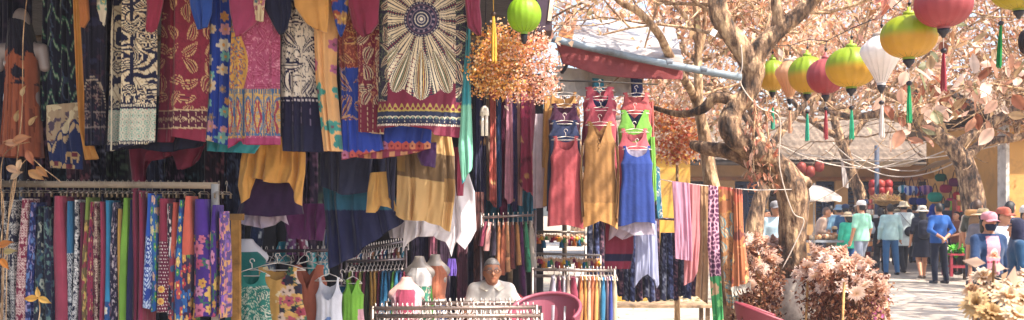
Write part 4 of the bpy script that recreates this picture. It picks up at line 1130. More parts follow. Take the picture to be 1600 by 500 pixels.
drape('dress', 'deep navy layered dress with slanting asymmetric hem at centre of stall', 'dress', [(506, 225), (504, 290), (510, 360), (514, 420)], [(612, 225), (612, 290), (622, 320), (632, 346)], 7.25, bands(solid('#171c42', .12), [(0, 31, solid('#262b40', .1)), (31, 48, solid('#175a72', .12))]), 80, 90, hem=[(0, 0), (.12, 2), (.3, 6), (.6, 0), (1, 0)], fold=(0.031, 3.45))
drape('top', 'charcoal slate chiffon top over the deep navy layered dress', 'top', [(502, 215), (500, 250), (500, 290)], [(584, 215), (582, 250), (576, 300)], 7.1, solid('#2b3048', .1), 50, 50, hem=[(0, 0), (.5, 10), (1, 0)], fold=(0.022, 2.76))
drape('top', 'small yellow top with cut-away corner between navy dress and striped poncho', 'top', [(578, 270), (574, 300), (572, 332)], [(606, 268), (612, 300), (622, 334)], 6.98, solid('#dba64c', .1), 40, 50, hem=[(0, 0), (.3, 0), (.42, -12), (.7, -10), (1, 0)], fold=(0.019, 1.38))
drape('dress', 'slate grey narrow dress left of the striped poncho', 'dress', [(600, 215), (602, 270), (606, 300)], [(622, 215), (618, 270), (616, 332)], 7.0, solid('#2e3048', .1), 30, 50, fold=(0.019, 1.38))
def poncho(x, y):
    o = solid('#e0b66e', .08)(x, y); yy = y - .16 * x; m = (yy > 14) & (yy < 33); q = solid('#86693f', .12)(x, y); o[m] = q[m]; m = (x > 14) & (yy > 30) & (yy < 46); q = solid('#b58a45', .1)(x, y); o[m] = q[m]
    m = (x < -13) & (yy < 30); q = solid('#a88240', .1)(x, y); o[m] = q[m]
    return o
drape('poncho', 'sheer yellow poncho with broad brown stripe and pointed corner', 'poncho', [(616, 205), (620, 250), (620, 300), (618, 336)], [(704, 205), (710, 240), (712, 300), (704, 362)], 6.8, poncho, 100, 100, mat=M_SHEER, hem=[(0, 0), (.15, 4), (.5, -4), (.8, -4), (.92, 0), (1, 0)], fold=(0.024, 3.45))
drape('scarf', 'short purple scarf end hanging below the row of little houses', 'scarf', [(652, 225), (652, 245), (658, 258)], [(682, 222), (682, 240), (680, 262)], 6.7, solid('#4a2058'), 24, 30, fold=(0.014, 1.38))
drape('scarf', 'narrow dark red scarf between yellow poncho and turquoise scarf', 'scarf', [(708, 230), (710, 270), (713, 306)], [(724, 230), (726, 270), (724, 306)], 6.95, solid('#8a1f35'), 24, 40, fold=(0.014, 1.38))
drape('skirt', 'sunlit white lace skirt with ragged pointed hem behind yellow poncho', 'skirt', [(640, 290), (634, 330), (628, 396)], [(730, 262), (742, 300), (744, 360), (736, 376)], 7.35, solid('#e9e3e6', .06), 90, 80, mat=M_SHEER, hem=[(0, 0), (.08, -14), (.2, -22), (.45, -18), (.62, -6), (.72, 20), (.8, -4), (.9, 12), (1, 0)], fold=(0.032, 4.14))
drape('blouse', 'pale grey sheer blouse corner behind the navy slanting hem', 'blouse', [(600, 330), (604, 350), (610, 372)], [(634, 330), (640, 345), (636, 372)], 7.6, solid('#b9b4bd'), 30, 40, mat=M_SHEER, fold=(0.019, 2.07))
drape('top', 'orchid purple top hanging behind the marigold handkerchief top', 'top', [(440, 318), (444, 345), (448, 372)], [(512, 318), (510, 345), (506, 376)], 7.5, solid('#6d2a66', .15), 50, 40, fold=(0.027, 2.76))

# ---- dark cloths added behind the front row to stand for shade in the gaps
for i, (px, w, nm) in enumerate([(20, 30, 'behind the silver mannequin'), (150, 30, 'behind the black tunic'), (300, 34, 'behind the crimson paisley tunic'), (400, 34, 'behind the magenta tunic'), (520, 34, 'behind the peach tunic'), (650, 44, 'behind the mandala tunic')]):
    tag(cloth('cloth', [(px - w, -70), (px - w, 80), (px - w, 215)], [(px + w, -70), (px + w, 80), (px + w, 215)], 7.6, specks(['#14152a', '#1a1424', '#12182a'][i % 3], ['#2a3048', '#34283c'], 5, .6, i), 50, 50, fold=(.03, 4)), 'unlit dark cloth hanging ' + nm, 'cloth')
# ---- dim garments filling the back of the stall
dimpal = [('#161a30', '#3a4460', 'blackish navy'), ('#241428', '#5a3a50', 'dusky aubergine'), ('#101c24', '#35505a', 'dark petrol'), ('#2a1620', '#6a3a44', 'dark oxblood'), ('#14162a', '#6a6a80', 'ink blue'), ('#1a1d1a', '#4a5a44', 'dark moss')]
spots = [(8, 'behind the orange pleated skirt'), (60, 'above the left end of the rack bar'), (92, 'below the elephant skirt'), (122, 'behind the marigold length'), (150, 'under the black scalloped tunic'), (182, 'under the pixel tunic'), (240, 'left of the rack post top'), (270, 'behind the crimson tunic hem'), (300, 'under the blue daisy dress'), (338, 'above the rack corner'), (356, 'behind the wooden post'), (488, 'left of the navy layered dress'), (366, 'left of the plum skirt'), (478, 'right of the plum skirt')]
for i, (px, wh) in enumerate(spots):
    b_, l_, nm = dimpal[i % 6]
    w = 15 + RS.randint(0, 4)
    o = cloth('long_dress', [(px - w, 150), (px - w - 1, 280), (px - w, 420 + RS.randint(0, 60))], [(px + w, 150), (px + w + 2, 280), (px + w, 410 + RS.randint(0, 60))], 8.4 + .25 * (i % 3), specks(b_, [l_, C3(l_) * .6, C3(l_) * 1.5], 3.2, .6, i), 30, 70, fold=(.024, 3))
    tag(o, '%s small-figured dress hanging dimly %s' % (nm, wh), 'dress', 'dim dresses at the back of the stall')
# ================================================================== RACKS
def rack(name, label, bars, posts, col='#8e8078', r=.016):
    t = thing(name, label, 'rack', posts[0][0] * np.array((1, 1, 0)))
    for a, b in bars: G().tube([a, (a + b) / 2, b], r, col, 10).build('bar', M_METAL, t)
    for p, z in posts:
        G().tube([(p[0], p[1], 0), (p[0], p[1], p[2] / 2), (p[0], p[1], z)], r * 1.05, col, 10).build('post', M_METAL, t)
    return t
CLIP = {}
def clip_hanger(key, loc, w, drop, label, group, col='#8f8478', rz=0, clips=True, ax='y', r=.0022):
    """one mesh per kind, copies share it"""
    if key not in CLIP:
        g = hanger_g(G(), (0, 0, 0), w, drop, col, r, ax)
        if clips:
            for s_ in (-1, 1):
                g.box((0, s_ * w * .36, -.053 - drop - .012), (.008, .016, .03), '#6f604c')
        CLIP[key] = g.build('wire_hanger' if not clips else 'clip_hanger', M_WIRE, None, (0, 0, 0)); o = CLIP[key]
        o.location = loc
    else:
        o = CLIP[key].copy(); COL.objects.link(o); o.location = loc
    o.rotation_euler = (0, 0, rz)
    return tag(o, label, 'hanger', group)

# ---- front rack of skirts, left
rd = 6.2
A, B = P(-40, 287, rd), P(339, 290, rd)
rk = rack('clothes_rack', 'square steel rack bar with corner post carrying the row of folded skirts', [], [(B, B[2])], '#a39482', .017)
g = G(); g.box((A + B) / 2, (B[0] - A[0], .034, .040), '#8d7c68', ry=-(B[2] - A[2]) / (B[0] - A[0])); g.build('bar', M_PAINT, rk)
g = G(); g.box((B[0] - .01, rd, B[2] / 2), (.042, .036, B[2] + .02), '#a5a09a'); g.build('upright', M_PAINT, rk)
g = G(); g.box((A[0] - .01, rd, A[2] / 2), (.042, .036, A[2] + .02), '#b5b0aa'); g.build('upright', M_METAL, rk)
for ch in list(rk.children):
    if ch.name.startswith('post'): bpy.data.objects.remove(ch)
sp, gl = specks, glyphs
def two(p, q, ysw):     # pattern q below y = ysw
    def f(x, y):
        o = p(x, y); m = y > ysw
        if m.any(): o[m] = q(x, y)[m]
        return o
    return f
bigfl = floral('#43207a', ['#e0a028', '#d8708a', '#c84a6a', '#e8b84a', '#d88aa8'], 9, .5, 6, .9, 2, '#7a2a4a', '#2f6a4a')
SK = [  # x0, x1, top, bottom, pattern, label
    (-14, -2, 314, 560, sp('#15151f', ['#c9c0b4', '#8a8a90'], 3, .56, 1), 'black and white flecked skirt at the extreme left of the rack'),
    (-1, 10, 314, 560, gl('#14141f', '#cfc8bd', 4, 1), 'black skirt with white tendrils beside the leftmost flecked skirt'),
    (10, 24, 312, 560, gl('#191a2c', '#d5cfc4', 4.5, 2, .4), 'ink black skirt with column of white ornament left of the red batik skirt'),
    (23, 39, 310, 560, gl('#7a1b33', '#ddc0b4', 4, 3, .35), 'dark red batik skirt covered in pale ornament, first red from the left'),
    (38, 50, 316, 560, sp('#1d2352', ['#5a7ab0', '#9a8ab0', '#2a3a7a'], 3, .5, 3), 'indigo skirt with blue and mauve flecks right of the red batik skirt'),
    (49, 64, 322, 560, sp('#131c26', ['#4a6a5a', '#9aa090', '#2a4a5a'], 4, .56, 4), 'black-green skirt with grey leaf sprigs'),
    (63, 80, 324, 560, sp('#121a2e', ['#2f4a5a', '#5a7a70'], 4, .58, 5), 'midnight skirt with dull teal sprigs left of the coral skirt'),
    (79, 102, 306, 560, solid('#a3384c', .15), 'plain coral red skirt, widest on the rack'),
    (101, 110, 314, 560, two(solid('#1a6a94'), gl('#14273e', '#d5d8d8', 4, 4, .4), 32), 'petrol blue skirt whose lower half is white-patterned, right of the coral skirt'),
    (109, 120, 312, 560, gl('#101425', '#e6e2dc', 3.2, 6, .3), 'black skirt with bold white blocks of ornament'),
    (119, 127, 316, 560, solid('#571a2c'), 'narrow oxblood skirt left of the olive skirt'),
    (126, 136, 308, 560, two(solid('#7a8f2e'), sp('#6a5a2c', ['#8f2d3a', '#c2a04a'], 3, .5, 7), 14), 'olive green skirt turning to brown and red figures'),
    (134, 144, 315, 560, sp('#8a1f3c', ['#c9b06a', '#3a2038'], 3, .6, 8), 'crimson skirt with gold flecks beside the olive skirt'),
    (143, 152, 315, 560, gl('#5c1428', '#dfc6a8', 3.6, 9, .4), 'dark maroon skirt with cream scrolls'),
    (151, 160, 315, 560, solid('#942843', .12), 'plain crimson skirt left of the turquoise skirt'),
    (158, 171, 313, 560, two(solid('#1f7fa8', .2), floral('#1a4a80', ['#efe4d0', '#c9708a', '#e8d0b0'], 6, .46, 5, .8, 3), 62), 'turquoise blue skirt with white blossoms low down'),
    (170, 182, 316, 560, sp('#1a1526', ['#b5a6a6', '#6a5a70'], 2.6, .58, 11), 'black skirt peppered with grey dots left of the lime skirt'),
    (181, 187, 326, 560, solid('#b58a2c'), 'thin mustard skirt edge pressed against the lime skirt'),
    (185, 198, 309, 560, solid('#6f9f1c', .18), 'plain lime green skirt, the only one on the rack'),
    (196, 205, 312, 560, solid('#161c40'), 'plain navy skirt right of the lime skirt'),
    (203, 213, 297, 560, solid('#751c34', .12), 'plain burgundy skirt, left of a matching pair'),
    (211, 223, 298, 555, solid('#87233c', .12), 'plain wine skirt touching the royal blue banded skirt'),
    (221, 237, 302, 483, two(solid('#1a55b5'), gl('#173a8c', '#b9cbe0', 4.5, 12, .45), 26), 'royal blue skirt with bands of white ornament, hem in view'),
    (232, 244, 305, 486, floral('#1d5a9c', ['#3f9a5a', '#d8d0a0', '#2a8a80', '#e0b0a0'], 6, .5, 5, .95, 6), 'blue skirt with green and cream flowers beside the royal blue skirt'),
    (240, 262, 310, 489, two(solid('#8a2338'), dots('#6a1830', '#e8dcd0', 2.0, .2), 26), 'crimson skirt with white dots and yellow rosettes'),
    (258, 267, 318, 492, sp('#17151f', ['#d8d0c8', '#8a3a4a'], 4, .56, 13), 'black skirt with white petals right of the dotted crimson skirt'),
    (265, 278, 316, 500, two(solid('#c2503a'), sp('#8f3040', ['#d8a08a', '#3a5a7a', '#c8603a'], 4, .52, 14), 26), 'rust red skirt with mixed figures below'),
    (276, 290, 312, 505, floral('#1c3f7e', ['#3f9a4a', '#c84a3a', '#e0c060', '#2a7ab0'], 7, .5, 5, .95, 7), 'cobalt skirt with green and scarlet flowers'),
    (288, 304, 306, 508, two(solid('#cf5a3a'), floral('#3a2340', ['#c23a3a', '#4f8f3a', '#e0a040', '#2a6ab0'], 8, .5, 5, .95, 8), 36), 'skirt with flame orange top and dark flowered bottom'),
    (303, 335, 311, 496, two(solid('#4a2488', .1), bigfl, 22), 'broad violet skirt with large golden and pink flowers'),
    (334, 350, 320, 494, two(solid('#45227e'), bigfl, 16), 'violet flowered skirt just right of the rack post'),
    (347, 361, 330, 498, sp('#4a2a7a', ['#c8708a', '#d89a4a', '#7a4ab0'], 4, .5, 16), 'purple skirt with pink and orange spots nearest the wooden post'),
]
PSC = {0, 1, 2, 3, 4, 5, 6, 9, 12, 13, 16, 25, 31}
for i, (a, b, t, bt, p, lab) in enumerate(SK):
    off = .02 * RS.rand() + (.0 if bt > 520 else -.02)
    a_, b_ = (a, b) if i < 26 else (a - 3 - (i - 26), b - 4 - 2 * (i - 26))
    o = strip('skirt', a_, b_, t, bt, rd - .12 + off, lambda x, y, p=p: p(x * 1.5, y * 1.5) if i in PSC else p(x, y), .24, 96, 190, .62)
    tag(o, lab, 'skirt', 'skirts on the front rack')
    if lab.startswith('crimson skirt with white dots'):
        for k, (cx_, cy_) in enumerate(((252, 452), (251, 471))):
            q = P(cx_, cy_, rd - .17); g = G(); n = 18; th = np.linspace(0, 2 * PI, n, endpoint=False)
            g.add(np.concatenate([[q + np.array((0, -.012, 0))], q + np.stack([.021 * np.cos(th) * (1 + .1 * np.cos(9 * th)), 0 * th, .021 * np.sin(th)], -1)]), None, [(0, 1 + j, 1 + (j + 1) % n) for j in range(n)], np.concatenate([[h('#b5502a')], np.tile(h('#e3c069'), (n, 1))])); g.build('rosette', M_FAB, o)
    X = ((a + b) / 2 - 800) / F * rd
    zt = EYE + (HY - t) / F * rd
    clip_hanger('clip', (X, rd, A[2] + (B[2] - A[2]) * (X - A[0]) / (B[0] - A[0]) + .013), .24, .012, 'wire clip hanger above the ' + lab.split(',')[0].replace('the rack', 'it'), 'clip hangers on the front rack')
g = G(); pp = P(369, 345, 6.9); g.box((pp[0], pp[1], .745), (.058, .05, 1.49), '#a5783c'); g.box((pp[0] - .02, pp[1], 1.51), (.14, .055, .045), '#8f6a3a')
tag(g.build('wooden_post', M_WOOD, smooth=False, loc=(pp[0], pp[1], 0)), 'short square wooden post standing right of the violet flowered skirts', 'post')

# ---- shirts on hangers in front of the central rack
Mh = '#d9d2cc'
def front_top(label, cx, top, bot, d, pat, cat='top', hcol=Mh, w=52, **k):
    o = dress('top' if cat == 'top' else 'dress', cx, top, bot, d, pat, **k); tag(o, label, cat)
    q = P(cx, top, d); ww = w / F * d
    key = 'w%.2f' % ww
    hh = clip_hanger(key, (q[0], d, q[2] + .075), ww, .055, 'white wire hanger holding the ' + label, 'white hangers over the front tops', hcol, PI / 2, False, 'y', .0036)
    return o
def blouse(x, y):
    o = solid('#d9a445', .15)(x, y); n = fbm(x / 4, y / 5, 3); put(o, n > .66, '#e8d3a0')
    m = (x > 2) & (x + y * .12 > 5); q = floral('#dba84e', ['#c9566a', '#2a2a3a', '#3f6a4a', '#e8c8b0', '#b03a4a'], 7, .55, 5, .95, 5, '#3a1f2a', '#2f5a40')(x, y); o[m] = q[m]
    return o
front_top('mustard blouse with dark and pink flowers down one side', 434, 415, 540, 7.3, blouse, ws=62, wb=76, wh=104, neck=(17, 22), arm=30, w=88)
front_top('teal dress with cream scroll print left of the mustard blouse', 394, 424, 560, 7.2, lambda x, y: (lambda o, m, q: (o.__setitem__(m, q[m]), o)[1])(solid('#1f8f80', .1)(x, y), y > 10, paisley('#17806f', '#d8d8c0', '#0f5a50', 7, 5, .9, '#bfcdb0')(x, y)), cat='dress', ws=44, wb=56, wh=74, neck=(13, 20), arm=28, w=56)
front_top('terracotta V-neck top right of the mustard blouse', 482, 412, 545, 7.5, solid('#b5613f', .1), ws=50, wb=58, wh=66, neck=(14, 40), arm=30, vneck=True, w=50)
def bluepr(x, y):
    o = solid('#dcdde6', .05)(x, y); e = np.hypot((x) / 4, (y - 34) / 7) + .5 * fbm(x / 2, y / 2, 3); put(o, e < .95, '#6a8fc8'); put(o, e < .6, '#2f57a0'); return o
front_top('white tank top with small blue print at the chest', 514, 432, 560, 7.4, bluepr, ws=34, wb=42, wh=50, neck=(13, 36), arm=28, w=44)
front_top('turquoise top tucked behind the white tank top', 535, 440, 560, 7.6, solid('#1f86b0', .1), ws=20, wb=26, wh=30, neck=(7, 14), arm=20, w=24)
front_top('neon lime top with pink edge right of the white tank top', 551, 436, 560, 7.55, lambda x, y: (lambda o: put(o, (x > 4.5) & (y > 22), '#d8a0a8'))(solid('#7fc41c', .15)(x, y)), ws=24, wb=36, wh=46, neck=(8, 24), arm=24, vneck=True, w=30)
# row of spare hooks behind them
a, b = P(372, 393, 8.0), P(532, 391, 8.0)
rack('hanger_rail', 'rail of spare white hangers above the mustard blouse', [(a, b)], [(a, a[2]), (b, b[2])], '#5a5058', .014)
for i in range(16):
    q = a + (b - a) * (i + .5) / 16
    clip_hanger('spare', (q[0], q[1] + .02 * RS.randn(), q[2] + .022), .36, .06, 'spare white hanger on the rail above the mustard blouse', 'spare hangers above the mustard blouse', '#cfc6c0', RS.rand() * .5 - .25, False, 'y', .003)
# folded garments behind those hooks
for i, (x0, x1, t, bt, c, lab) in enumerate([(374, 388, 398, 450, '#2a4a80', 'dark blue top behind the teal dress'), (388, 402, 340, 400, '#1a2a4a', 'ink blue top over the spare hangers'), (402, 420, 410, 460, '#5a78a8', 'denim blue top behind the mustard blouse'), (428, 446, 378, 412, '#1f97a6', 'aqua top between the spare hangers'), (446, 460, 352, 398, '#6a3a70', 'plum top left of the striped folded clothes'), (462, 474, 360, 400, '#8a3a5a', 'rose plum top between spare hangers and stripes'), (478, 492, 396, 430, '#2fb0b0', 'cyan patterned top behind the terracotta top'), (494, 508, 390, 432, '#1d7f94', 'teal patterned top behind the white tank top')]):
    tag(strip('top', x0, x1, t, bt, 8.1 + .05 * (i % 2), sp(c, [C3(c) * 1.8, '#cfd8d8'], 4, .62, i), .25, 24, 30), lab, 'top', 'tops squeezed behind the spare hangers')
for i in range(14):
    c = ['#b9b6c0', '#3a4a78', '#8f8aa0', '#2a2f58', '#a8b0c0', '#6a3a50', '#cfc8c8'][i % 7]
    nm = ['pale grey', 'slate blue', 'mauve grey', 'indigo', 'powder blue', 'dull maroon', 'off-white'][i % 7]
    x = 481 + i * 3.2
    tag(strip('shirt', x, x + 4.2, 358 + 2 * RS.rand(), 396, 8.9, solid(c), .28, 16, 14), '%s folded shirt in the tight striped row behind the plum top' % nm, 'shirt', 'striped row of %s shirts' % nm)

# ---- central rack of bright tops
a, b = P(541, 409, 8.8), P(634, 405, 8.8)
rack('clothes_rack', 'chrome rack of bright satin tops in the middle of the stall', [(a, b), (P(548, 392, 9.2), P(640, 376, 9.2))], [(a, a[2] + .1), (b, b[2] + .1)], '#8a8084', .013)
CT = [('#9aa82a', 'acid olive'), ('#5a1f38', 'deep maroon'), ('#a23a5a', 'raspberry'), ('#8f9a30', 'moss'), ('#6a2a40', 'mulberry'), ('#3f4a2a', 'dark olive'), ('#a87c22', 'old gold'), ('#c2902c', 'amber'), ('#7a2a3a', 'claret'), ('#1f6f9a', 'peacock blue'), ('#2a86b5', 'azure'), ('#17587e', 'deep teal'), ('#5a9a2e', 'leaf green'), ('#2f8fb8', 'sky blue'), ('#3a2f6a', 'violet'), ('#b03a4a', 'scarlet pink')]
for i, (c, nm) in enumerate(CT):
    x = 541 + i * 5.7; q = a + (b - a) * (i + .5) / 16
    o = strip('satin_top', x - .5, x + 6.8, 424 + 3 * RS.rand(), 486 + 8 * RS.rand() + (12 if i < 6 else 0), 8.62 + .04 * RS.rand(), solid(c, .2), .36, 24, 40, .45)
    tag(o, '%s satin top hanging on the central chrome rack' % nm, 'top', 'satin tops on the central rack')
    clip_hanger('satin', (q[0], 8.8, q[2] + .02), .34, .05, 'thin wire hanger of the %s satin top' % nm, 'hangers on the central rack', '#cfc4bc', 0, False, 'y', .0036)
a2, b2 = P(548, 392, 9.2), P(640, 376, 9.2)
for i in range(24):
    q = a2 + (b2 - a2) * (i + .5) / 24
    clip_hanger('rear', (q[0], q[1], q[2] + .02), .30, .045, 'closely packed hanger on the rear bar of the central rack', 'packed hangers on the rear bar', ['#e2d6ce'][0], RS.rand() * .3 - .15, False, 'y', .0048)
for i in range(12):
    c = ['#b8566a', '#3a6a9a', '#c9b0a8', '#7a2f4a', '#c88a5a', '#4a8a9a'][i % 6]; nm = ['rose', 'steel blue', 'oatmeal', 'plum', 'apricot', 'sea green'][i % 6]
    x = 552 + i * 6.6
    tag(strip('folded_top', x, x + 6, 398 - i * .9, 412 - i * .9 + 2 * RS.rand(), 9.1, solid(c), .25, 14, 8), '%s top hanging on the rear bar of the central rack' % nm, 'top', '%s tops on the rear bar' % nm)

# ---- bare hangers on the low front racks
bars = [(P(604, 474, 8.5), P(842, 473, 8.5), 'rear', 30), (P(582, 482, 8.15), P(838, 480, 8.15), 'middle', 30), (P(588, 494, 7.8), P(846, 493, 7.8), 'front', 30)]
for a, b, nm, n in bars:
    rack('low_rack', 'low steel rack bar full of bare hangers, the %s one of three' % nm, [(a, b)], [(a, a[2] + .02), (b, b[2] + .02)], '#96847c', .017)
    for i in range(n):
        q = a + (b - a) * (i + .2 + .6 * RS.rand()) / n
        clip_hanger('bare%d' % (i % 2), (q[0], q[1], q[2] + .024), .36, .07, 'bare white wire hanger on the %s low rack bar' % nm, 'bare hangers on the %s low bar' % nm, ['#e6ddd6', '#b8aca6'][i % 2], RS.rand() * .5 - .25, False, 'y', .0045)

# ---- coats behind the seated man
a, b = P(752, 340, 10.0), P(836, 336, 10.0)
rack('clothes_rack', 'rack of silky robes behind the seated man', [(a, b)], [(a, a[2] + .05), (b, b[2] + .05)], '#a79a98', .014)
CO = [('#8f2a44', 'crimson', 385), ('#d8988f', 'shell pink', 392), ('#2a1c26', 'black', 400), ('#c0783c', 'copper', 420), ('#b35f34', 'rust', 430), ('#d89a60', 'apricot', 425), ('#7a3a2c', 'chestnut', 420), ('#c98a40', 'honey', 415), ('#5a2050', 'purple', 470), ('#3f9a6a', 'emerald', 425), ('#c9b9a6', 'ivory', 420)]
for i, (c, nm, bt) in enumerate(CO):
    x = 753 + i * 7.3
    o = strip('robe', x - 1, x + 9, 345 + 3 * RS.rand(), bt, 9.82 + .03 * RS.rand(), sp(solid(c, .15), [C3(c) * .5, C3(c) * 1.6], 7, .64, i), .42, 26, 50, .4, lean=.03 * (i - 5) / 5)
    tag(o, '%s silky robe hanging behind the seated man' % nm, 'robe', 'robes behind the seated man')
    q = a + (b - a) * (i + .5) / 11
    clip_hanger('robe', (q[0], 10.0, q[2] + .02), .38, .05, 'wire hanger of the %s robe' % nm, 'hangers of the robes', '#cfc0b4', 0, False, 'y', .004)
# ---- scarves along the back rail
tag(G().tube([P(738, 132, 10.5), P(800, 131, 10.5), P(868, 133, 10.5)], .016, '#7a6a60', 8).build('scarf_rail', M_WOOD), 'rail at the back of the stall with long scarves under the orange flower ball', 'rail')
SC = [(738, 750, 335, '#1c1c3c', 'ink navy'), (747, 759, 330, '#2a2146', 'dark violet'), (757, 768, 320, '#d9b69a', 'pale peach'), (764, 775, 318, '#b5503c', 'burnt orange'), (773, 783, 330, '#1f4878', 'marine blue'), (780, 792, 335, '#7a1f48', 'magenta red'), (789, 801, 322, '#d58fa0', 'candy pink'), (797, 808, 330, '#3a2a5a', 'eggplant'), (803, 815, 318, '#d9a79a', 'blush'), (812, 832, 300, '#a32f50', 'carmine'), (829, 836, 310, '#c86a7a', 'salmon rose')]
for i, (x0, x1, bt, c, nm) in enumerate(SC):
    pt = sp(solid(c, .2), [C3(c) * 1.7, C3(c) * .5, '#d8a060'], 8, .64, i + 20) if i % 2 else solid(c, .25)
    o = cloth('scarf', [(x0, 132), (x0 + 1, 200), (x0, 260), (x0 - 1, bt - 14)], [(x1, 132), (x1, 200), (x1 + 1, 260), (x1 + 1, bt + 8 * RS.randn())], 10.4 + .06 * (i % 3), pt, 26, 70, fold=(.022, 2), hem=[(0, 0), (.5, 8), (1, 0)])
    tag(o, '%s scarf hanging from the rail under the orange flower ball' % nm, 'scarf', 'scarves on the back rail')
tag(cloth('dress', [(836, 178), (832, 240), (833, 326)], [(856, 178), (856, 240), (853, 324)], 9.95, solid('#cdb9c0', .1), 30, 60, fold=(.014, 2)), 'pale lilac dress between carmine scarf and coral dress column', 'dress')
tag(cloth('scarf', [(745, 300), (744, 330), (742, 350)], [(840, 298), (838, 330), (836, 345)], 10.75, solid('#2a7a96', .3), 60, 30, fold=(.03, 9)), 'strip of blue fringed shawl behind the lower ends of the scarves', 'shawl')
for i, (px, c, nm, w) in enumerate([(694, '#3a2030', 'dark plum', 9), (708, '#221a34', 'blackish violet', 10), (722, '#5a2a34', 'faded maroon', 9), (736, '#1e2038', 'deep indigo', 9), (748, '#6a3a2c', 'russet', 8), (664, '#2c2440', 'twilight blue', 9), (676, '#7a3a4a', 'dusty rose', 7), (650, '#4a3a50', 'smoky mauve', 8)]):
    o = cloth('long_dress', [(px - w, 300), (px - w, 400), (px - w - 1, 520)], [(px + w, 300), (px + w, 400), (px + w, 520)], 10.2 + .08 * (i % 2), sp(c, [C3(c) * 2, C3(c) * .5], 4, .6, i + 40), 24, 50, fold=(.018, 2))
    tag(o, '%s long dress hanging left of the seated man' % nm, 'dress', 'long dresses left of the seated man')
o = cloth('pouch', [(700, 404), (697, 420), (699, 430)], [(712, 404), (714, 420), (713, 431)], 9.6, solid('#6a4ab0', .1), 20, 20, D=.03); tag(o, 'small violet cloth pouch hanging left of the seated man', 'pouch')

# ================================================================== DRESS COLUMNS
dd = 9.5
def col_dress(label, cx, top, bot, d, pat, hem=None, hw=46, name='dress', **k):
    o = dress(name, cx, top, bot, d, pat, hem=hem, **k); tag(o, label, 'dress' if bot - top > 90 else 'top')
    q = P(cx, top, d); ww = hw / F * d
    clip_hanger('col%.2f' % ww, (q[0], d - .01, q[2] + .04), ww, .035, 'white wire hanger in the neck of the ' + label, 'hangers of the sleeveless dresses', '#dccfc2', PI / 2, False, 'y', .0028)
    return o
K = dict(ws=42, wb=50)
col_dress('marigold dress at the back top of the left dress column', 880, 142, 322, dd + .30, solid('#d79a45', .08), wh=64, neck=(17, 26), arm=30, hw=52, **K)
col_dress('maroon dress second from top in the left dress column', 882, 160, 326, dd + .20, solid('#4e1a34', .08), wh=56, neck=(13, 18), arm=28, **K)
col_dress('dark slate dress third down in the left dress column', 882, 186, 330, dd + .10, solid('#1f2c4c', .08), wh=56, neck=(14, 12), arm=26, **K)
col_dress('plain coral red dress at the front of the left dress column', 884, 211, 354, dd, solid('#b84a4a', .08), wh=58, ws=40, wb=48, neck=(14, 24), arm=34, hem=[(0, 0), (.5, -3), (1, 4)])
col_dress('crimson top highest in the middle dress column', 937, 134, 250, dd + .32, solid('#ab3c46', .08), wh=58, neck=(13, 26), arm=28, vneck=True, ws=46, wb=54)
col_dress('rose red round-neck top with navy lining second in the middle column', 938, 148, 260, dd + .22, solid('#b04050', .08), wh=54, neck=(12, 22), arm=26, backpat=solid('#1d2352'), **K)
col_dress('coral red V-neck dress third in the middle dress column', 939, 165, 300, dd + .12, solid('#b5444c', .08), wh=54, neck=(13, 26), arm=28, vneck=True, **K)
mus = bands(solid('#a8762f', .1), [(78, 200, solid('#cf9440', .08))])
o = col_dress('mustard buttoned dress with ruffled sides at the front of the middle column', 937, 188, 352, dd, mus, wh=58, neck=(14, 38), arm=34, vneck=True, ws=40, wb=50, hem=[(0, 6), (.2, 1), (.5, -7), (.75, -2), (1, 7)])
for k in range(3): G().ball(P(936, 217 + k * 7, dd - .06), .008, '#6a4a1c', 8, 6).build('button', M_PLAST, o, P(936, 217 + k * 7, dd - .06))
for s_ in (-1, 1):
    cloth('side_ruffle', [(937 + s_ * 24, 222), (937 + s_ * 27, 260), (937 + s_ * 24, 330)], [(937 + s_ * 29, 232), (937 + s_ * 31, 275), (937 + s_ * 28, 350)], dd - .05, solid('#8f6426', .1), 14, 50, D=.02, fold=(.02, 2), parent=o)
col_dress('coral V-neck top highest in the right dress column', 994, 143, 260, dd + .28, solid('#b54a44', .08), wh=54, neck=(14, 18), arm=28, **K)
col_dress('lime green V-neck top second in the right dress column', 992, 170, 315, dd + .18, lambda x, y: solid('#6faf26', .08)(x, y), wh=58, neck=(15, 32), arm=30, vneck=True, backpat=solid('#1c2340'), ws=46, wb=54)
col_dress('salmon pink top third in the right dress column', 991, 199, 340, dd + .09, solid('#c4565c', .08), wh=54, neck=(15, 24), arm=30, **K)
col_dress('royal blue sleeveless dress at the front of the right column', 995, 226, 350, dd, solid('#1e3f8e', .08), wh=58, neck=(17, 19), arm=30, backpat=solid('#cfc4dc'), ws=44, wb=50, hem=[(0, 4), (.2, 2), (.45, -3), (.8, -3), (1, 0)])
o = cloth('underskirt', [(972, 330), (970, 352), (966, 352)], [(1019, 330), (1022, 350), (1026, 366)], dd + .05, solid('#ded2e0', .05), 50, 30, D=.05, fold=(.014, 3), hem=[(0, 4), (.4, 10), (1, 0)], mat=M_SHEER); tag(o, 'white underskirt hem below the royal blue dress', 'skirt')
o = cloth('blouse', [(955, 340), (952, 362), (951, 372)], [(1010, 340), (1004, 362), (985, 370)], dd + .12, solid('#d9c6cf', .05), 40, 30, D=.04, fold=(.014, 3), hem=[(0, 4), (.3, -4), (.6, 4), (1, 0)], mat=M_SHEER); tag(o, 'pale pink blouse hem left of the white underskirt', 'blouse')
o = cloth('dress', [(994, 345), (993, 400), (991, 438)], [(1026, 345), (1028, 400), (1030, 444)], dd + .16, solid('#b9c0e0', .06), 50, 60, D=.05, fold=(.014, 3), hem=[(0, 12), (.15, 0), (.5, -14), (.8, -6), (.9, 8), (1, 0)], mat=M_SHEER); tag(o, 'light periwinkle dress with ragged hem hanging below the blue dress', 'dress')
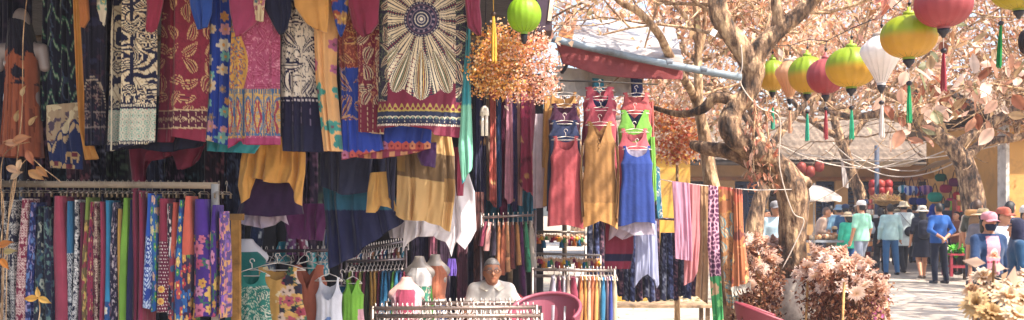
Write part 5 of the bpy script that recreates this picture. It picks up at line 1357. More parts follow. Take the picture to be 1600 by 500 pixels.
o = cloth('skirt', [(946, 350), (945, 390), (944, 420)], [(990, 350), (990, 390), (985, 420)], dd + .22, bands(solid('#8f2238', .08), [(29, 36, solid('#1c1c3a')), (47, 60, solid('#1c1c3a'))]), 40, 50, fold=(.010, 2)); tag(o, 'crimson skirt with broad black stripe left of the periwinkle dress', 'skirt')
o = cloth('dress', [(1016, 214), (1017, 260), (1019, 318)], [(1023, 214), (1025, 260), (1026, 312)], dd + .14, solid('#6fae26', .1), 16, 50, fold=(.01, 1.5)); tag(o, 'narrow lime dress edge right of the royal blue dress', 'dress')
o = cloth('dress', [(1020, 258), (1022, 290), (1024, 342)], [(1031, 262), (1033, 300), (1036, 340)], dd + .24, paisley('#1f6f86', '#d8d8c8', '#2a3a5a', 8, 3, 1), 24, 50, fold=(.01, 1.5)); tag(o, 'teal patterned dress edge beside the yellow wall', 'dress')
o = cloth('dress', [(850, 150), (848, 200), (847, 262)], [(860, 150), (859, 200), (857, 262)], dd + .4, solid('#d0943c'), 16, 50, fold=(.01, 1.5)); tag(o, 'narrow amber dress left of the marigold dress', 'dress')
o = cloth('dress', [(1014, 160), (1018, 200), (1020, 215)], [(1021, 158), (1022, 200), (1022, 300)], dd + .3, solid('#b0503c'), 16, 40, fold=(.01, 1.5)); tag(o, 'narrow brick red dress edge right of the coral top', 'dress')
for x0, c, lab in ((925, '#1f7f8e', 'folded teal cloth above the crimson top'), (985, '#2a2f5a', 'navy cloth behind the top hanger of the right column')):
    o = cloth('cloth', [(x0, 122), (x0 + 1, 134), (x0 + 2, 150)], [(x0 + 18, 124), (x0 + 20, 140), (x0 + 16, 150)], dd + .45, solid(c), 20, 16, fold=(.014, 2)); tag(o, lab, 'cloth')

# ---- trinket rack and shirt rack
a, b = P(836, 362, 10.4), P(915, 363, 10.4); a2, b2 = P(836, 396, 10.1), P(938, 399, 10.1)
rack('trinket_rack', 'two-tier steel rack of small dangling trinkets', [(a, b), (a2, b2)], [(P(836, 330, 10.2), P(836, 330, 10.2)[2]), (b, b[2]), (b2, b2[2])], '#a0978f', .013)
TC = [('#b03a48', 'scarlet'), ('#d9c2a8', 'cream'), ('#2f6f9a', 'blue'), ('#d8783c', 'orange'), ('#7a2a50', 'plum'), ('#4f8f5a', 'green'), ('#e0b040', 'yellow')]
TK = {}
for r_, (s, e, n, nm) in enumerate(((a, b, 20, 'upper'), (a2, b2, 26, 'lower'))):
    for i in range(n):
        q = s + (e - s) * (i + .5) / n; c, cn = TC[(i * 3 + r_) % 7]
        if c not in TK:
            g = G(); g.tube([(0, 0, .016), (0, 0, -.04)], .003, '#d8d0c8', 4); g.ball((0, 0, -.062), (.022, .02, .024), '#d9b090', 8, 6); g.lathe([(.012, -.075), (.024, -.10), (.034, -.15)], c, n=8)
            TK[c] = g.build('trinket', M_FAB, None, (0, 0, 0)); o = TK[c]
        else: o = TK[c].copy(); COL.objects.link(o)
        o.location = q; o.scale = (.8, .8, .55 + .6 * RS.rand())
        tag(o, 'tiny %s doll trinket dangling from the %s tier' % (cn, nm), 'trinket', '%s trinkets on the %s tier' % (cn, nm))
a, b = P(832, 421, 9.4), P(960, 423, 9.4)
rack('clothes_rack', 'steel rack of plain shirts below the trinket tiers', [(a, b), (P(836, 431, 9.5), P(955, 432, 9.5))], [(a, a[2] + .02), (b, b[2] + .02)], '#a89c94', .015)
SH = [(861, 871, '#d4ccd8', 'lilac white'), (869, 879, '#7a1f36', 'garnet'), (877, 886, '#d8d4dc', 'pearl'), (884, 893, '#b59a86', 'fawn'), (890, 907, '#9a3348', 'rose red'), (904, 913, '#c9782c', 'tangerine'), (911, 919, '#d8a23c', 'sunflower'), (916, 925, '#c99a7a', 'tan'), (922, 932, '#c46a2c', 'pumpkin'), (929, 937, '#d99a44', 'mango'), (935, 942, '#dcd0ac', 'vanilla'), (939, 948, '#1f78a0', 'cerulean'), (947, 954, '#d0a0a8', 'dusty pink'), (951, 959, '#2a3a8a', 'ultramarine'), (957, 967, '#d5c29a', 'sand')]
for i, (x0, x1, c, nm) in enumerate(SH):
    o = strip('shirt', x0, x1, 433 + 2 * RS.rand(), 520, 9.22 + .03 * RS.rand(), solid(c, .12), .38, 24, 40, .42); tag(o, '%s shirt on the steel rack below the trinkets' % nm, 'shirt', 'plain shirts on the steel rack')
    q = a + (b - a) * (((x0 + x1) / 2 - 832) / 128)
    clip_hanger('shirt', (q[0], 9.4, q[2] + .022), .36, .05, 'wire hanger of the %s shirt' % nm, 'hangers of the plain shirts', '#d0c6bc', 0, False, 'y', .004)
# ---- small-figured trousers beyond
tag(G().tube([P(918, 340, 11.3), P(1000, 340, 11.3), P(1095, 345, 11.3)], .014, '#5a5058', 8).build('clothes_rail', M_METAL), 'rail of ink blue trousers behind the dress columns', 'rail')
for i in range(18):
    x = 918 + i * 9.6; sh = [('#1a1f3c', '#8088a0', 'grey sprig'), ('#20264a', '#6a78b0', 'blue sprig'), ('#2c1a34', '#9a6a7a', 'mauve sprig')][i % 3]
    where = 'left of the periwinkle dress' if x < 990 else ('below the yellow wall' if x > 1030 else 'behind the periwinkle dress')
    o = strip('trousers', x, x + 9.5, 342 + (22 if x > 1028 else 0) * 1.0, 462 + 10 * RS.rand(), 11.15 + .03 * RS.rand(), sp(sh[0], [sh[1], C3(sh[1]) * .5], 2.6, .56, i), .2, 22, 50, .8)
    tag(o, 'ink blue %s trousers hanging %s' % (sh[2], where), 'trousers', '%s trousers %s' % (sh[2], where))

# ---- scarves on the wire
sd_ = 9.0
tag(G().tube([P(1030, 280, 9.05), P(1052, 284, sd_), P(1092, 289, sd_), P(1150, 295, sd_), P(1180, 297, sd_), P(1240, 296, 9.9)], .004, '#cfc8c0', 5).build('wire', M_WIRE), 'thin wire strung to the gnarled tree with scarves over it', 'wire')
def scf(label, L, R, d, pat, **k): return tag(cloth('scarf', L, R, d, pat, k.pop('nu', 40), k.pop('nv', 90), D=.02, **k), label, 'scarf')
tanp = sp(solid('#b58a5a', .15), ['#8f6a40', '#c9a070'], 9, .62, 3)
scf('tan printed scarf between pink and giraffe scarves', [(1092, 288), (1092, 380), (1086, 460)], [(1109, 290), (1108, 400), (1106, 476)], sd_ + .04, tanp, fold=(.012, 2))
scf('salmon pink scarf, the longer of two pink lengths', [(1070, 286), (1070, 360), (1068, 442)], [(1094, 289), (1094, 370), (1090, 438)], sd_, solid('#d98a8a', .12), fold=(.014, 2), mat=M_SHEER, hem=[(0, 4), (.6, 0), (1, -14)])
scf('rose pink scarf with straight short hem nearest the yellow wall', [(1050, 283), (1053, 340), (1055, 404)], [(1077, 286), (1080, 350), (1081, 408)], sd_ - .04, solid('#d498b0', .12), fold=(.014, 2), mat=M_SHEER)
gir = bands(giraffe('#d8a0b0', '#5a1f44', 4.2, 3, .1), [(82, 200, sp(solid('#2f9a4a', .2), ['#7acb6a', '#c9a070'], 6, .6, 5))])
scf('plum giraffe-spot scarf turning green at its lower end', [(1107, 289), (1105, 380), (1110, 450), (1114, 506)], [(1122, 292), (1124, 380), (1128, 450), (1131, 506)], sd_ - .05, gir, fold=(.012, 1.5), nv=140, nu=50)
bro = lambda x, y: (lambda o, m: (o.__setitem__(m, paisley('#a06a2c', '#3f8f9a', '#d9b070', 12, 3, 1, '#6a4020')(x, y)[m]), o)[1])(sp(solid('#9a5a24', .15), ['#5a3a20', '#c9902c', '#b04a2c'], 8, .6, 7)(x, y), (y > 24))
scf('brown and gold paisley scarf with turquoise drops and dark edge', [(1122, 291), (1124, 360), (1130, 430), (1135, 476)], [(1148, 294), (1150, 360), (1154, 430), (1152, 486)], sd_, bro, fold=(.014, 2), nv=130, nu=60)
o = scf('rust shawl with white fringe swinging at the end of the wire', [(1146, 294), (1147, 360), (1142, 450)], [(1160, 296), (1162, 360), (1172, 440)], sd_ - .04, sp(solid('#b5682c', .15), ['#7a3a20', '#d9a860', '#c0562c'], 7, .58, 9), fold=(.012, 2))
g = G()
for i in range(22):
    u = i / 21; p = P(1142 + 31 * u, 449 - 10 * u, sd_ - .05); g.tube([p, p + np.array((.006 * RS.randn(), 0, -.04)), p + np.array((.012 + .008 * RS.randn(), 0, -.085))], .0028, '#e9e4d6', 4, False)
g.build('fringe', M_FAB, o)
tag(cloth('scarf', [(1122, 296), (1119, 380), (1118, 440)], [(1128, 296), (1127, 380), (1125, 440)], sd_ + .05, solid('#2f2430'), 14, 50, D=.01, fold=(.01, 1)), 'thin black scarf between giraffe and paisley scarves', 'scarf')
# low bench and things on the sunny paving behind
be = thing('bench', 'low weathered plank bench on the sunny paving below the trousers', 'bench', P(1030, 520, 13.0) * np.array((1, 1, 0)))
q = P(1028, 480, 13.0)
for k in range(4): G().box((q[0], 13.0 + k * .15, .31), (1.5, .14, .035), '#a58a6c').build('slat', M_WOOD, be, smooth=False)
for sx in (-.65, .65):
    for sy in (0, .45): G().box((q[0] + sx, 13.0 + sy, .145), (.05, .05, .29), '#6a543c').build('leg', M_WOOD, be, smooth=False)
# ================================================================== PEOPLE
def rotz(a): c, s = math.cos(a), math.sin(a); return np.array(((c, -s, 0), (s, c, 0), (0, 0, 1)))
ARMS = {'down': ((.235, .02, 1.13), (.245, -.05, .88)), 'back': ((.27, .09, 1.13), (.04, .185, .97)), 'front': ((.235, -.02, 1.12), (.13, -.24, 1.06)),
        'strap': ((.25, -.07, 1.14), (.13, -.17, 1.30)), 'swing': ((.24, -.10, 1.15), (.24, -.24, .95)), 'swingb': ((.235, .13, 1.15), (.24, .16, .90)), 'fold': ((.235, -.06, 1.12), (-.02, -.20, 1.10))}
LEGS = {'stand': ((.095, -.01, .48), (.10, .02, .085)), 'fwd': ((.09, -.15, .49), (.09, -.22, .09)), 'aft': ((.09, .02, .48), (.09, .24, .13)), 'apart': ((.13, -.02, .48), (.16, .02, .085))}
def person(label, px, d, height, rz, z0=.0, skin='#b98262', arms=('down', 'down'), legs=('stand', 'stand'), shirt=None, sleeve=.5, hem=.86, pants=None, plen=1.0, pwide=0., skirt=None,
           hair='#1a1512', hairlen=0, hat=None, hatcol='#ddd2c0', shoes='#2a2420', mask=None, J=None, pos=None, face=0, hood=None, group=None, lean=0, build=1.0):
    s = height / 1.7
    pelvis, chest, neck, head = (0, 0, .93), (0, .005, 1.28), (0, .01, 1.44), (0, -.012, 1.588)
    ja, jl, sh = [], [], []
    for i, sg in ((0, -1), (1, 1)):
        e, w = ARMS[arms[i]]; ja.append(((e[0] * sg, e[1], e[2]), (w[0] * sg, w[1], w[2]))); sh.append((sg * .168, .01, 1.375))
        k, a = LEGS[legs[i]]; jl.append(((sg * .088, 0, .90), (k[0] * sg, k[1], k[2]), (a[0] * sg, a[1], a[2])))
    if J: pelvis, chest, neck, head, sh, ja, jl = J
    pelvis, chest, neck, head = map(np.array, (pelvis, chest, neck, head))
    if lean and not J:
        def ln(p): p = np.array(p, float); p[1] -= lean * max(0, p[2] - .95) ; p[2] -= .12 * lean * max(0, p[2] - .95); return p
        chest, neck, head = ln(chest), ln(neck), ln(head); sh = [ln(p) for p in sh]; ja = [tuple(ln(p) for p in a) for a in ja]
    up = (chest - pelvis) / np.linalg.norm(chest - pelvis)
    base = np.array(pos if pos is not None else ((px - 800) / F * d, d, z0), float)
    xf = (rotz(rz) * s, base)
    allp = np.array([pelvis, chest, neck, head] + [q for a in ja for q in a] + [q for l in jl for q in l])
    lo, hi = allp.min(0) - .26, allp.max(0) + .26; lo[2] = min(lo[2], -.03)
    def torso(S_, r, low=True):
        w = build
        S_.cone(pelvis + up * .02, pelvis + up * .14, .125 * w + r, .115 * w + r, .05, (1.22, .82, 1))
        S_.cone(pelvis + up * .14, chest, .112 * w + r, .13 * w + r, .05, (1.2, .80, 1))
        S_.cone(chest, neck - (neck - chest) * .35, .128 * w + r, .085 + r, .05, (1.28, .80, 1))
        [S_.cone(neck - (neck - chest) * .30, np.array(q_), .062 + r, .046 + r, .045) for q_ in sh]
    def arm(S_, i, r, upto):
        e, w = map(np.array, ja[i]); a = np.array(sh[i])
        if upto <= .5:
            S_.cone(a, a + (e - a) * upto * 2, .05 + r, .046 + r, .03)
        else:
            S_.cone(a, e, .05 + r, .04 + r, .03); t = (upto - .5) * 2; S_.cone(e, e + (w - e) * t, .041 + r, .030 + r * 1.1, .02)
    B = SDF(lo, hi, .0095)
    torso(B, 0)
    B.cone(neck - (0, 0, .05), head - (0, -.01, .05), .056, .050, .03)
    B.ell(head, (.074, .092, .115), .015).cone(head + (0, -.055, -.075), head + (0, -.06, -.085), .036, .03, .03)
    B.cone(head + (0, -.09, .0), head + (0, -.104, -.022), .010, .014, .012)
    for sg in (-1, 1): B.ell(head + np.array((sg * .075, .005, -.01)), (.012, .022, .032), .008)
    for i, sg in ((0, -1), (1, 1)):
        arm(B, i, 0, 1.0)
        e, w = map(np.array, ja[i]); dr = (w - e) / np.linalg.norm(w - e)
        sd_ = np.array((0, 1., 0)); sd_ = sd_ - dr * sd_.dot(dr); sd_ /= np.linalg.norm(sd_) + 1e-6; nrm = np.cross(dr, sd_) * sg
        pc = w + dr * .075; B.cone(w, pc, .026, .030, .012, (1, 1, 1))
        for k, (o_, L) in enumerate(((-.027, .062), (-.009, .075), (.010, .070), (.027, .054))):
            f0 = pc + sd_ * o_; f1 = f0 + dr * L * .55 + nrm * .008; f2 = f1 + dr * L * .4 + nrm * .025
            B.cone(f0, f1, .0105, .0095, .004); B.cone(f1, f2, .0095, .008, .003)
        t0 = w + dr * .03 - sd_ * .026; t1 = t0 + dr * .03 - sd_ * .026; B.cone(t0, t1, .013, .011, .008); B.cone(t1, t1 + dr * .03 + nrm * .01, .011, .0085, .004)
        hp, k, a = map(np.array, jl[i])
        B.cone(hp, k, .082 * build, .056, .04).cone(k, k + (a - k) * .35, .055, .057, .02).cone(k + (a - k) * .35, a, .056, .036, .02)
        ft = np.array((0, -1., 0)) if not J else np.array(J_FOOT)
        B.cone(a + (0, .02, -.04), a + ft * .15 + np.array((0, 0, -.055)), .036, .028, .02)
    sk = C3(skin)
    def bc(V):
        c = np.tile(sk, (len(V), 1)); q = V - head
        m = (q[:, 1] < -.07) & (np.abs(q[:, 2] + .058) < .007) & (np.abs(q[:, 0]) < .024); c[m] = sk * np.array((.75, .45, .45))
        m = (q[:, 1] < -.05) & (np.abs(q[:, 2] - .032) < .006) & (np.abs(np.abs(q[:, 0]) - .031) < .018); c[m] = C3(hair) * .8 + .1 * sk
        return c
    body = sdf_obj('person', B, bc, M_SKIN, None, base, xf); tag(body, label, 'person', group)
    def sub(name, S_, col, mat): return sdf_obj(name, S_, col, mat, body, base, xf)
    hx = .013
    for sg in (-1, 1):
        q = head + np.array((sg * .031, -.079, .012)); g = G(); g.ball(q, (.0115, .0085, .0052), '#c9beb4', 10, 6); g.ball(q + (0, -.0062, 0), (.0048, .004, .0048), '#20140f', 8, 6)
        V = np.concatenate(g.v); g.v = [V @ xf[0].T + xf[1]]; g.c = [np.concatenate(g.c)]; g.build('eye', M_SKIN, body, base)
    if shirt is not None:
        S_ = SDF(lo, hi, hx); torso(S_, .018)
        if sleeve > 0:
            for i in (0, 1): arm(S_, i, .014, sleeve)
        if hem < .9: S_.cone(pelvis + up * .05, pelvis + up * (hem - .93), .13 * build + .02, .135 * build + .022, .03, (1.24, .84, 1))
        if not J: S_.cut(lambda p: np.maximum(hem - p[..., 2], p[..., 2] - (neck[2] + .012)))
        if face > 0: pass
        sub('shirt', S_, shirt, M_FAB)
    if pants is not None:
        S_ = SDF(lo, hi, hx); S_.cone(pelvis + up * .0, pelvis + up * .1, .127 * build + .012, .118 * build + .012, .04, (1.22, .84, 1))
        for i in (0, 1):
            hp, k, a = map(np.array, jl[i]); S_.cone(hp, k, .088 * build + .008, .072 + pwide * .5, .03)
            if plen > .5: S_.cone(k, k + (a - k) * min(1, (plen - .5) * 2), .074 + pwide * .5, .056 + pwide, .02)
        if plen <= .5 and not J: S_.cut(lambda p: (.93 - .44 * plen * 2) - p[..., 2])
        sub('trousers' if plen > .6 else 'shorts', S_, pants, M_FAB)
    if skirt is not None:
        c_, zl, wd = skirt; S_ = SDF(lo, hi, hx); S_.cone(pelvis + up * .12, pelvis + up * (zl - .93), .125, wd, .03, (1.2, .9, 1)).cut(lambda p: zl - p[..., 2])
        sub('skirt', S_, c_, M_FAB)
    if shoes is not None:
        for i, sg in ((0, -1), (1, 1)):
            a = np.array(jl[i][2]); ft = np.array((0, -1., 0)) if not J else np.array(J_FOOT); S_ = SDF(a - .22, a + .22, .012)
            S_.cone(a + (0, .03, -.045), a + ft * .165 + np.array((0, 0, -.058)), .042, .034, .02).cut(lambda p: p[..., 2] - (a[2] - .012)); sub('shoe', S_, shoes, M_FAB)
    if hair is not None:
        S_ = SDF(head - .34, head + .25, .011); S_.ell(head + (0, .007, .006), (.081, .098, .120), 0)
        if hairlen: S_.cone(head + (0, .06, .0), head + (0, .095, -hairlen), .075, .055, .04, (1.2, .8, 1))
        S_.cut(lambda p: np.minimum(head[2] + .055 - p[..., 2] - .25 * (p[..., 1] - head[1] + .03), np.maximum(head[1] + .012 - p[..., 1], head[2] - .07 - (.6 if hairlen else 0) - p[..., 2])))
        sub('hair', S_, hair, M_HAIR)
    if hood is not None:
        S_ = SDF(head - .5, head + .3, .012); S_.ell(head + (0, .012, .0), (.105, .115, .135), .02).cone(head + (0, .03, -.05), neck + (0, .04, -.10), .09, .15, .05, (1.3, .9, 1))
        S_.cut(lambda p: -(np.hypot((p[..., 0] - head[0]) / .066, (p[..., 2] - head[2] + .0) / .10) - 1 + 30 * np.clip(p[..., 1] - head[1] + .03, 0, 1)) * .05)
        sub('headscarf', S_, hood, M_FAB)
    if mask is not None:
        S_ = SDF(head - .2, head + .2, .010); S_.ell(head + (0, -.008, -.02), (.078, .098, .10), .01).cone(head + (0, -.095, -.02), head + (0, -.07, -.09), .02, .03, .02)
        S_.cut(lambda p: np.maximum(np.maximum(p[..., 2] - head[2] + .012, p[..., 1] - head[1] + .02), head[2] - .10 - p[..., 2])); sub('face_mask', S_, mask, M_FAB)
    if hat:
        g = G(); c = head + np.array((0, .005, .045)); n = 22
        cc = C3(hatcol)
        if hat == 'cap':
            g.lathe([(.093, -.005), (.095, .03), (.088, .06), (.066, .086), (.03, .098), (.004, .10)], cc, c, n, False, sy=1.12)
            th = np.linspace(-1.1, 1.1, 13); A = np.array([[c + np.array((np.sin(t) * (.092 + .0 * r), -np.cos(t) * .104 - r * np.cos(t) ** .5 * .085, .004 - .02 * r - .02 * np.sin(t) ** 2)) for t in th] for r in np.linspace(0, 1, 4)]); g.grid(A, cc * .85); g.grid(A + (0, 0, -.006), cc * .8)
            g.ball(c + (0, 0, .10), .009, cc * .8, 8, 5)
        elif hat == 'sun':
            g.lathe([(.20, -.03), (.19, -.02), (.10, .0), (.096, .03), (.088, .065), (.06, .085), (.004, .09)], cc, c, n, False)
            g.lathe([(.20, -.034), (.10, -.006), (.09, .0)], cc * .7, c, n, False); g.lathe([(.1005, .003), (.0985, .022)], cc * .5, c, n, False)
        elif hat == 'bucket':
            g.lathe([(.155, -.045), (.10, .0), (.094, .05), (.082, .078), (.05, .088), (.004, .09)], cc, c, n, False); g.lathe([(.154, -.049), (.098, -.004)], cc * .7, c, n, False)
        V = np.concatenate(g.v) @ xf[0].T + xf[1]; g.v = [V]; g.c = [np.concatenate(g.c)]; g.build('hat', M_FAB, body, base)
    body['_xf'] = 0; del body['_xf']
    return body, xf, head
J_FOOT = (0, -1., 0)

def backpack(label, xf, col, z=1.2, y=.17):
    S_ = SDF((-.22, y - .14, z - .32), (.22, y + .2, z + .32), .013); S_.cone((0, y, z - .14), (0, y, z + .12), .10, .09, .05, (1.35, .8, 1)).cone((0, y + .07, z - .12), (0, y + .07, z - .02), .06, .05, .03, (1.5, .7, 1))
    base = xf[1] + xf[0] @ np.array((0, y, z - .25)); o = sdf_obj('backpack', S_, col, M_FAB, None, base, xf); return tag(o, label, 'backpack')
def bag(label, xf, col, p, sz=(.26, .09, .24), strap=None):
    S_ = SDF(np.array(p) - .3, np.array(p) + .3, .013); S_.cone(np.array(p) - (sz[0] * .3, 0, 0), np.array(p) + (sz[0] * .3, 0, 0), sz[2] / 2, sz[2] / 2, 0, (1, sz[1] / sz[2], 1))
    base = xf[1] + xf[0] @ np.array(p); o = sdf_obj('shoulder_bag', S_, col, M_FAB, None, base, xf)
    if strap:
        pts = np.array(strap) @ xf[0].T + xf[1]; G().tube(pts, .012, C3(col) * .8, 6, flat=.5).build('strap', M_FAB, o, base)
    return tag(o, label, 'bag')

PK = .0
# seated man
man_d = 8.95
jm = (np.array((0, .06, .40)), np.array((0, .03, .66)), np.array((0, .0, .815)), np.array((0, -.055, .938)),
      [np.array((-.150, .02, .765)), np.array((.150, .02, .765))],
      [((-.225, .0, .55), (-.15, -.26, .50)), ((.25, -.04, .60), (.30, -.30, .62))],
      [((-.09, 0, .40), (-.15, -.38, .45), (-.14, -.42, .09)), ((.09, 0, .40), (.27, -.34, .60), (.02, -.50, .36))])
jm = (jm[0], jm[1], jm[2], jm[3], jm[4], jm[5], jm[6])
def off(v, z): return tuple(np.array(v, float) + np.array((0, 0, z)))
zz = .085
jm2 = (off(jm[0], zz), off(jm[1], zz), off(jm[2], zz), off(jm[3], zz), [off(p, zz) for p in jm[4]], [tuple(off(p, zz) for p in a) for a in jm[5]], [(off(l[0], zz), off(l[1], zz if i else 0), off(l[2], zz if i else 0)) for i, l in enumerate(jm[6])])
sm, sx, sh_ = person('elderly man with grey hair and glasses sitting in pale shirt among the racks', 768, man_d, 1.68, .12, skin='#a06a4c', shirt=lambda V: np.tile(h('#d0c9c0'), (len(V), 1)) * (.92 + .16 * (np.abs(V[:, :1]) > .012)), sleeve=.36, hem=.86, pants='#6a6258', plen=.45, hair='#716c69', shoes='#4a3628', J=jm2, build=.86)
g = G()
for sg in (-1, 1):
    c = np.array(sh_) + np.array((sg * .033, -.097, .010)); t = np.linspace(0, 2 * PI, 17); g.tube(c + np.stack([.024 * np.cos(t), 0 * t, .018 * np.sin(t)], -1), .0028, '#3a3032', 5, False)
    g.tube([c + (sg * .022, 0, .004), c + (sg * .045, .04, .006), c + (sg * .047, .10, 0)], .0025, '#3a3032', 5)
g.tube([np.array(sh_) + (-.01, -.099, .012), np.array(sh_) + (.01, -.099, .012)], .0025, '#3a3032', 5)
V = np.concatenate(g.v) @ sx[0].T + sx[1]; g.v = [V]; g.c = [np.concatenate(g.c)]; g.build('glasses', M_PLAST, sm, sx[1])
g = G(); 
for sg in (-1, 1):   # collar
    A = np.array([[np.array((sg * .012, -.085, .80)), np.array((sg * .075, -.03, .85))], [np.array((sg * .055, -.115, .765)), np.array((sg * .12, -.06, .80))]]) + (0, 0, zz); g.grid(A, '#cfc4b4'); g.grid(A + (0, .006, -.004), '#cfc4b4')
V = np.concatenate(g.v) @ sx[0].T + sx[1]; g.v = [V]; g.c = [np.concatenate(g.c)]; g.build('collar', M_FAB, sm, sx[1])
g = G(); g.box((.085, -.118, .63), (.085, .014, .085), '#b3a898', rx=-.08); g.box((.075, -.124, .675), (.012, .012, .05), '#2a3048')
V = np.concatenate(g.v) @ sx[0].T + sx[1]; g.v = [V]; g.build('pocket', M_FAB, sm, sx[1])

# plastic armchairs
def chair(label, loc, rz, col, seat=.42, top=.82):
    t = thing('plastic_chair', label, 'chair', loc); R = rotz(rz); L = np.array(loc)
    def fin(g, nm):
        V = np.concatenate(g.v) @ R.T + L; g.v = [V]; g.c = [np.concatenate(g.c)]; return g.build(nm, M_PLAST, t, L)
    th = np.linspace(-1.95, 1.95, 41)
    def ring(z, e): return np.stack([(.255 + e) * np.sin(th), (.235 + e) * np.cos(th) - .01, z + 0 * th], -1)
    zt = seat + .20 + (top - seat - .20) * np.clip(np.cos(th * .62), 0, 1) ** 1.3
    A = np.array([ring(seat + .02 + (zt - seat - .02) * v, .03 * v + .02 * v * v) for v in np.linspace(0, 1, 9)])
    g = G()
    for k in range(40):
        if k % 4 == 3 and 6 < k < 34: sl = (slice(7, 9), slice(0, 2)); 
        rows = [(0, 9)] if not (k % 4 == 3 and 6 < k < 34) else [(0, 2), (6, 9)]
        for r0, r1 in rows: g.grid(A[r0:r1, k:k + 2], col); g.grid(A[r0:r1, k:k + 2] * np.array((1.02, 1.02, 1)), col)
    fin(g, 'backrest')
    rim = np.stack([(.292) * np.sin(th), .272 * np.cos(th) - .01, zt], -1); g = G(); g.tube(rim, .016, col, 8); fin(g, 'rim')
    g = G(); g.lathe([(.001, seat), (.2, seat - .012), (.262, seat), (.265, seat - .03), (.2, seat - .035), (.001, seat - .035)], col, n=28); fin(g, 'seat')
    for sx_ in (-1, 1):
        for sy in (-1, 1):
            g = G(); g.tube([(sx_ * .19, sy * .18, seat - .03), (sx_ * .22, sy * .21, seat / 2), (sx_ * .25, sy * .24, 0)], [.026, .022, .018], col, 8); fin(g, 'leg')
    return t
chair('red plastic chair under the seated man', (sx[1][0] + .03, man_d + .12, 0), .12, '#8e2028', .33, .83)
c1 = P(852, 480, 8.2); chair('empty pink plastic armchair right of the seated man', (c1[0], c1[1], 0), -.35, '#8c4858', .43, .855)
c2 = P(1200, 490, 8.3); chair('dark red plastic chair beside the hanging scarves', (c2[0], c2[1], 0), 1.5, '#7a2c38', .40, .78)

# dressed dummies in the middle
def dummy(label, px, y_neck, d, col, dresspat, dlabel, w=1.0, rz=0, pole=True):
    q = P(px, y_neck, d); sd = SDF((-.3, -.2, -.72), (.3, .2, .16), .011)
    sd.cone((0, 0, -.05), (0, 0, .06), .046, .042, .012).cone((0, 0, -.05), (-.120 * w, 0, -.105), .036, .040, .02, (1, .9, 1)).cone((0, 0, -.05), (.120 * w, 0, -.105), .036, .040, .02, (1, .9, 1)).cone((0, 0, -.10), (0, 0, -.28), .115 * w, .095 * w, .05, (1, .72, 1)).cone((0, 0, -.28), (0, 0, -.5), .092 * w, .13 * w, .05, (1, .78, 1)).cone((0, 0, -.5), (0, 0, -.62), .13 * w, .12 * w, .04, (1, .8, 1)).cut(lambda p: p[..., 2] - .045)
    sd.ell((-.05, -.055, -.18), (.045, .04, .045), .04).ell((.05, -.055, -.18), (.045, .04, .045), .04)
    t = thing('mannequin', label, 'mannequin', q * np.array((1, 1, 0))); sdf_obj('torso', sd, col, M_MANN, t, q, (rotz(rz), q))
    G().tube([q - (0, 0, .6), q * np.array((1, 1, .4)), q * np.array((1, 1, 0))], .015, '#8a8488', 8).build('pole', M_METAL, t, q)
    g = G(); g.lathe([(.16, 0), (.16, .015), (.03, .03)], '#6a6468', q * np.array((1, 1, 0)), 20); g.build('base', M_METAL, t, q)
    sc = F / d
    o = cloth('top', [(px - .085 * sc * w, y_neck + .055 * sc), (px - .14 * sc * w, y_neck + .12 * sc), (px - .135 * sc * w, y_neck + .2 * sc), (px - .115 * sc * w, y_neck + .32 * sc), (px - .15 * sc * w, y_neck + .62 * sc)], [(px + .085 * sc * w, y_neck + .055 * sc), (px + .14 * sc * w, y_neck + .12 * sc), (px + .135 * sc * w, y_neck + .2 * sc), (px + .115 * sc * w, y_neck + .32 * sc), (px + .15 * sc * w, y_neck + .62 * sc)], d - .01, dresspat, 44, 60, D=.155, fold=(.006, 3), dv=.35)
    return tag(o, dlabel, 'top')
dummy('white armless mannequin with back turned at left of the middle', 655, 408, 8.75, '#958b82', lambda x, y: (lambda o, m: (o.__setitem__(m, paisley('#2a8a6a', '#d9d0b0', '#8a2f4a', 6, 3, 1)(x, y)[m]), o)[1])(solid('#efe9e2', .05)(x, y), y > 16), 'white lace top over teal patterned body on the left mannequin', .82)
dummy('white mannequin in green scarf beside the lace-topped one', 680, 405, 8.9, '#958b82', lambda x, y: (lambda o: put(put(put(o, y > 34, '#4a5a80'), (y > 30) & (y <= 34), '#e9e0d0'), (x < -4 + .1 * y), '#55b53a'))(solid('#b5663a', .1)(x, y)), 'rust top with bright green scarf and jeans on the right mannequin', .78, .2)
dummy('small pale pink mannequin below the satin tops', 635, 441, 8.4, '#e0b5ac', lambda x, y: (lambda o: put(o, np.abs(x) > 8, '#d8a8b0'))(solid('#a83a56', .1)(x, y)), 'raspberry top on the small pink mannequin', .95)
dummy('white mannequin with rounded shoulder behind the teal scroll dress', 385, 382, 7.75, '#d8d4da', solid('#1d7f74', .1), 'teal slip on the mannequin behind the mustard blouse', 1.1, .5)

# ---- the crowd in the street
P_ = person
def px2(p): return p
p1, x1, _ = P_('man in pale blue shirt and grey cap standing behind the flower bed', 1212, 17.2, 1.70, .1, shirt='#b9d5e0', sleeve=1.0, hem=.80, pants='#b59c86', hat='cap', hatcol='#8a8a8e', arms=('down', 'down'))
P_('woman half hidden behind the trunk left of man in pale blue shirt', 1196, 19.0, 1.58, .9, shirt='#d8cdc4', sleeve=.6, pants='#9a8a80', hairlen=.15, arms=('down', 'front'))
p2, x2, _ = P_('man in beige shirt bending over a pushcart under the white umbrella', 1276, 23.5, 1.66, 1.2, shirt='#c9ab98', sleeve=.8, pants='#3a3a48', arms=('front', 'front'), lean=.35, hair='#6a5040')
p3, x3, _ = P_('man in light blue shirt and wide blue-grey hat beside the mint shirts', 1311, 25.5, 1.70, 2.9, shirt='#9cc9dc', sleeve=.5, pants='#b09a80', hat='bucket', hatcol='#7f9ab0')
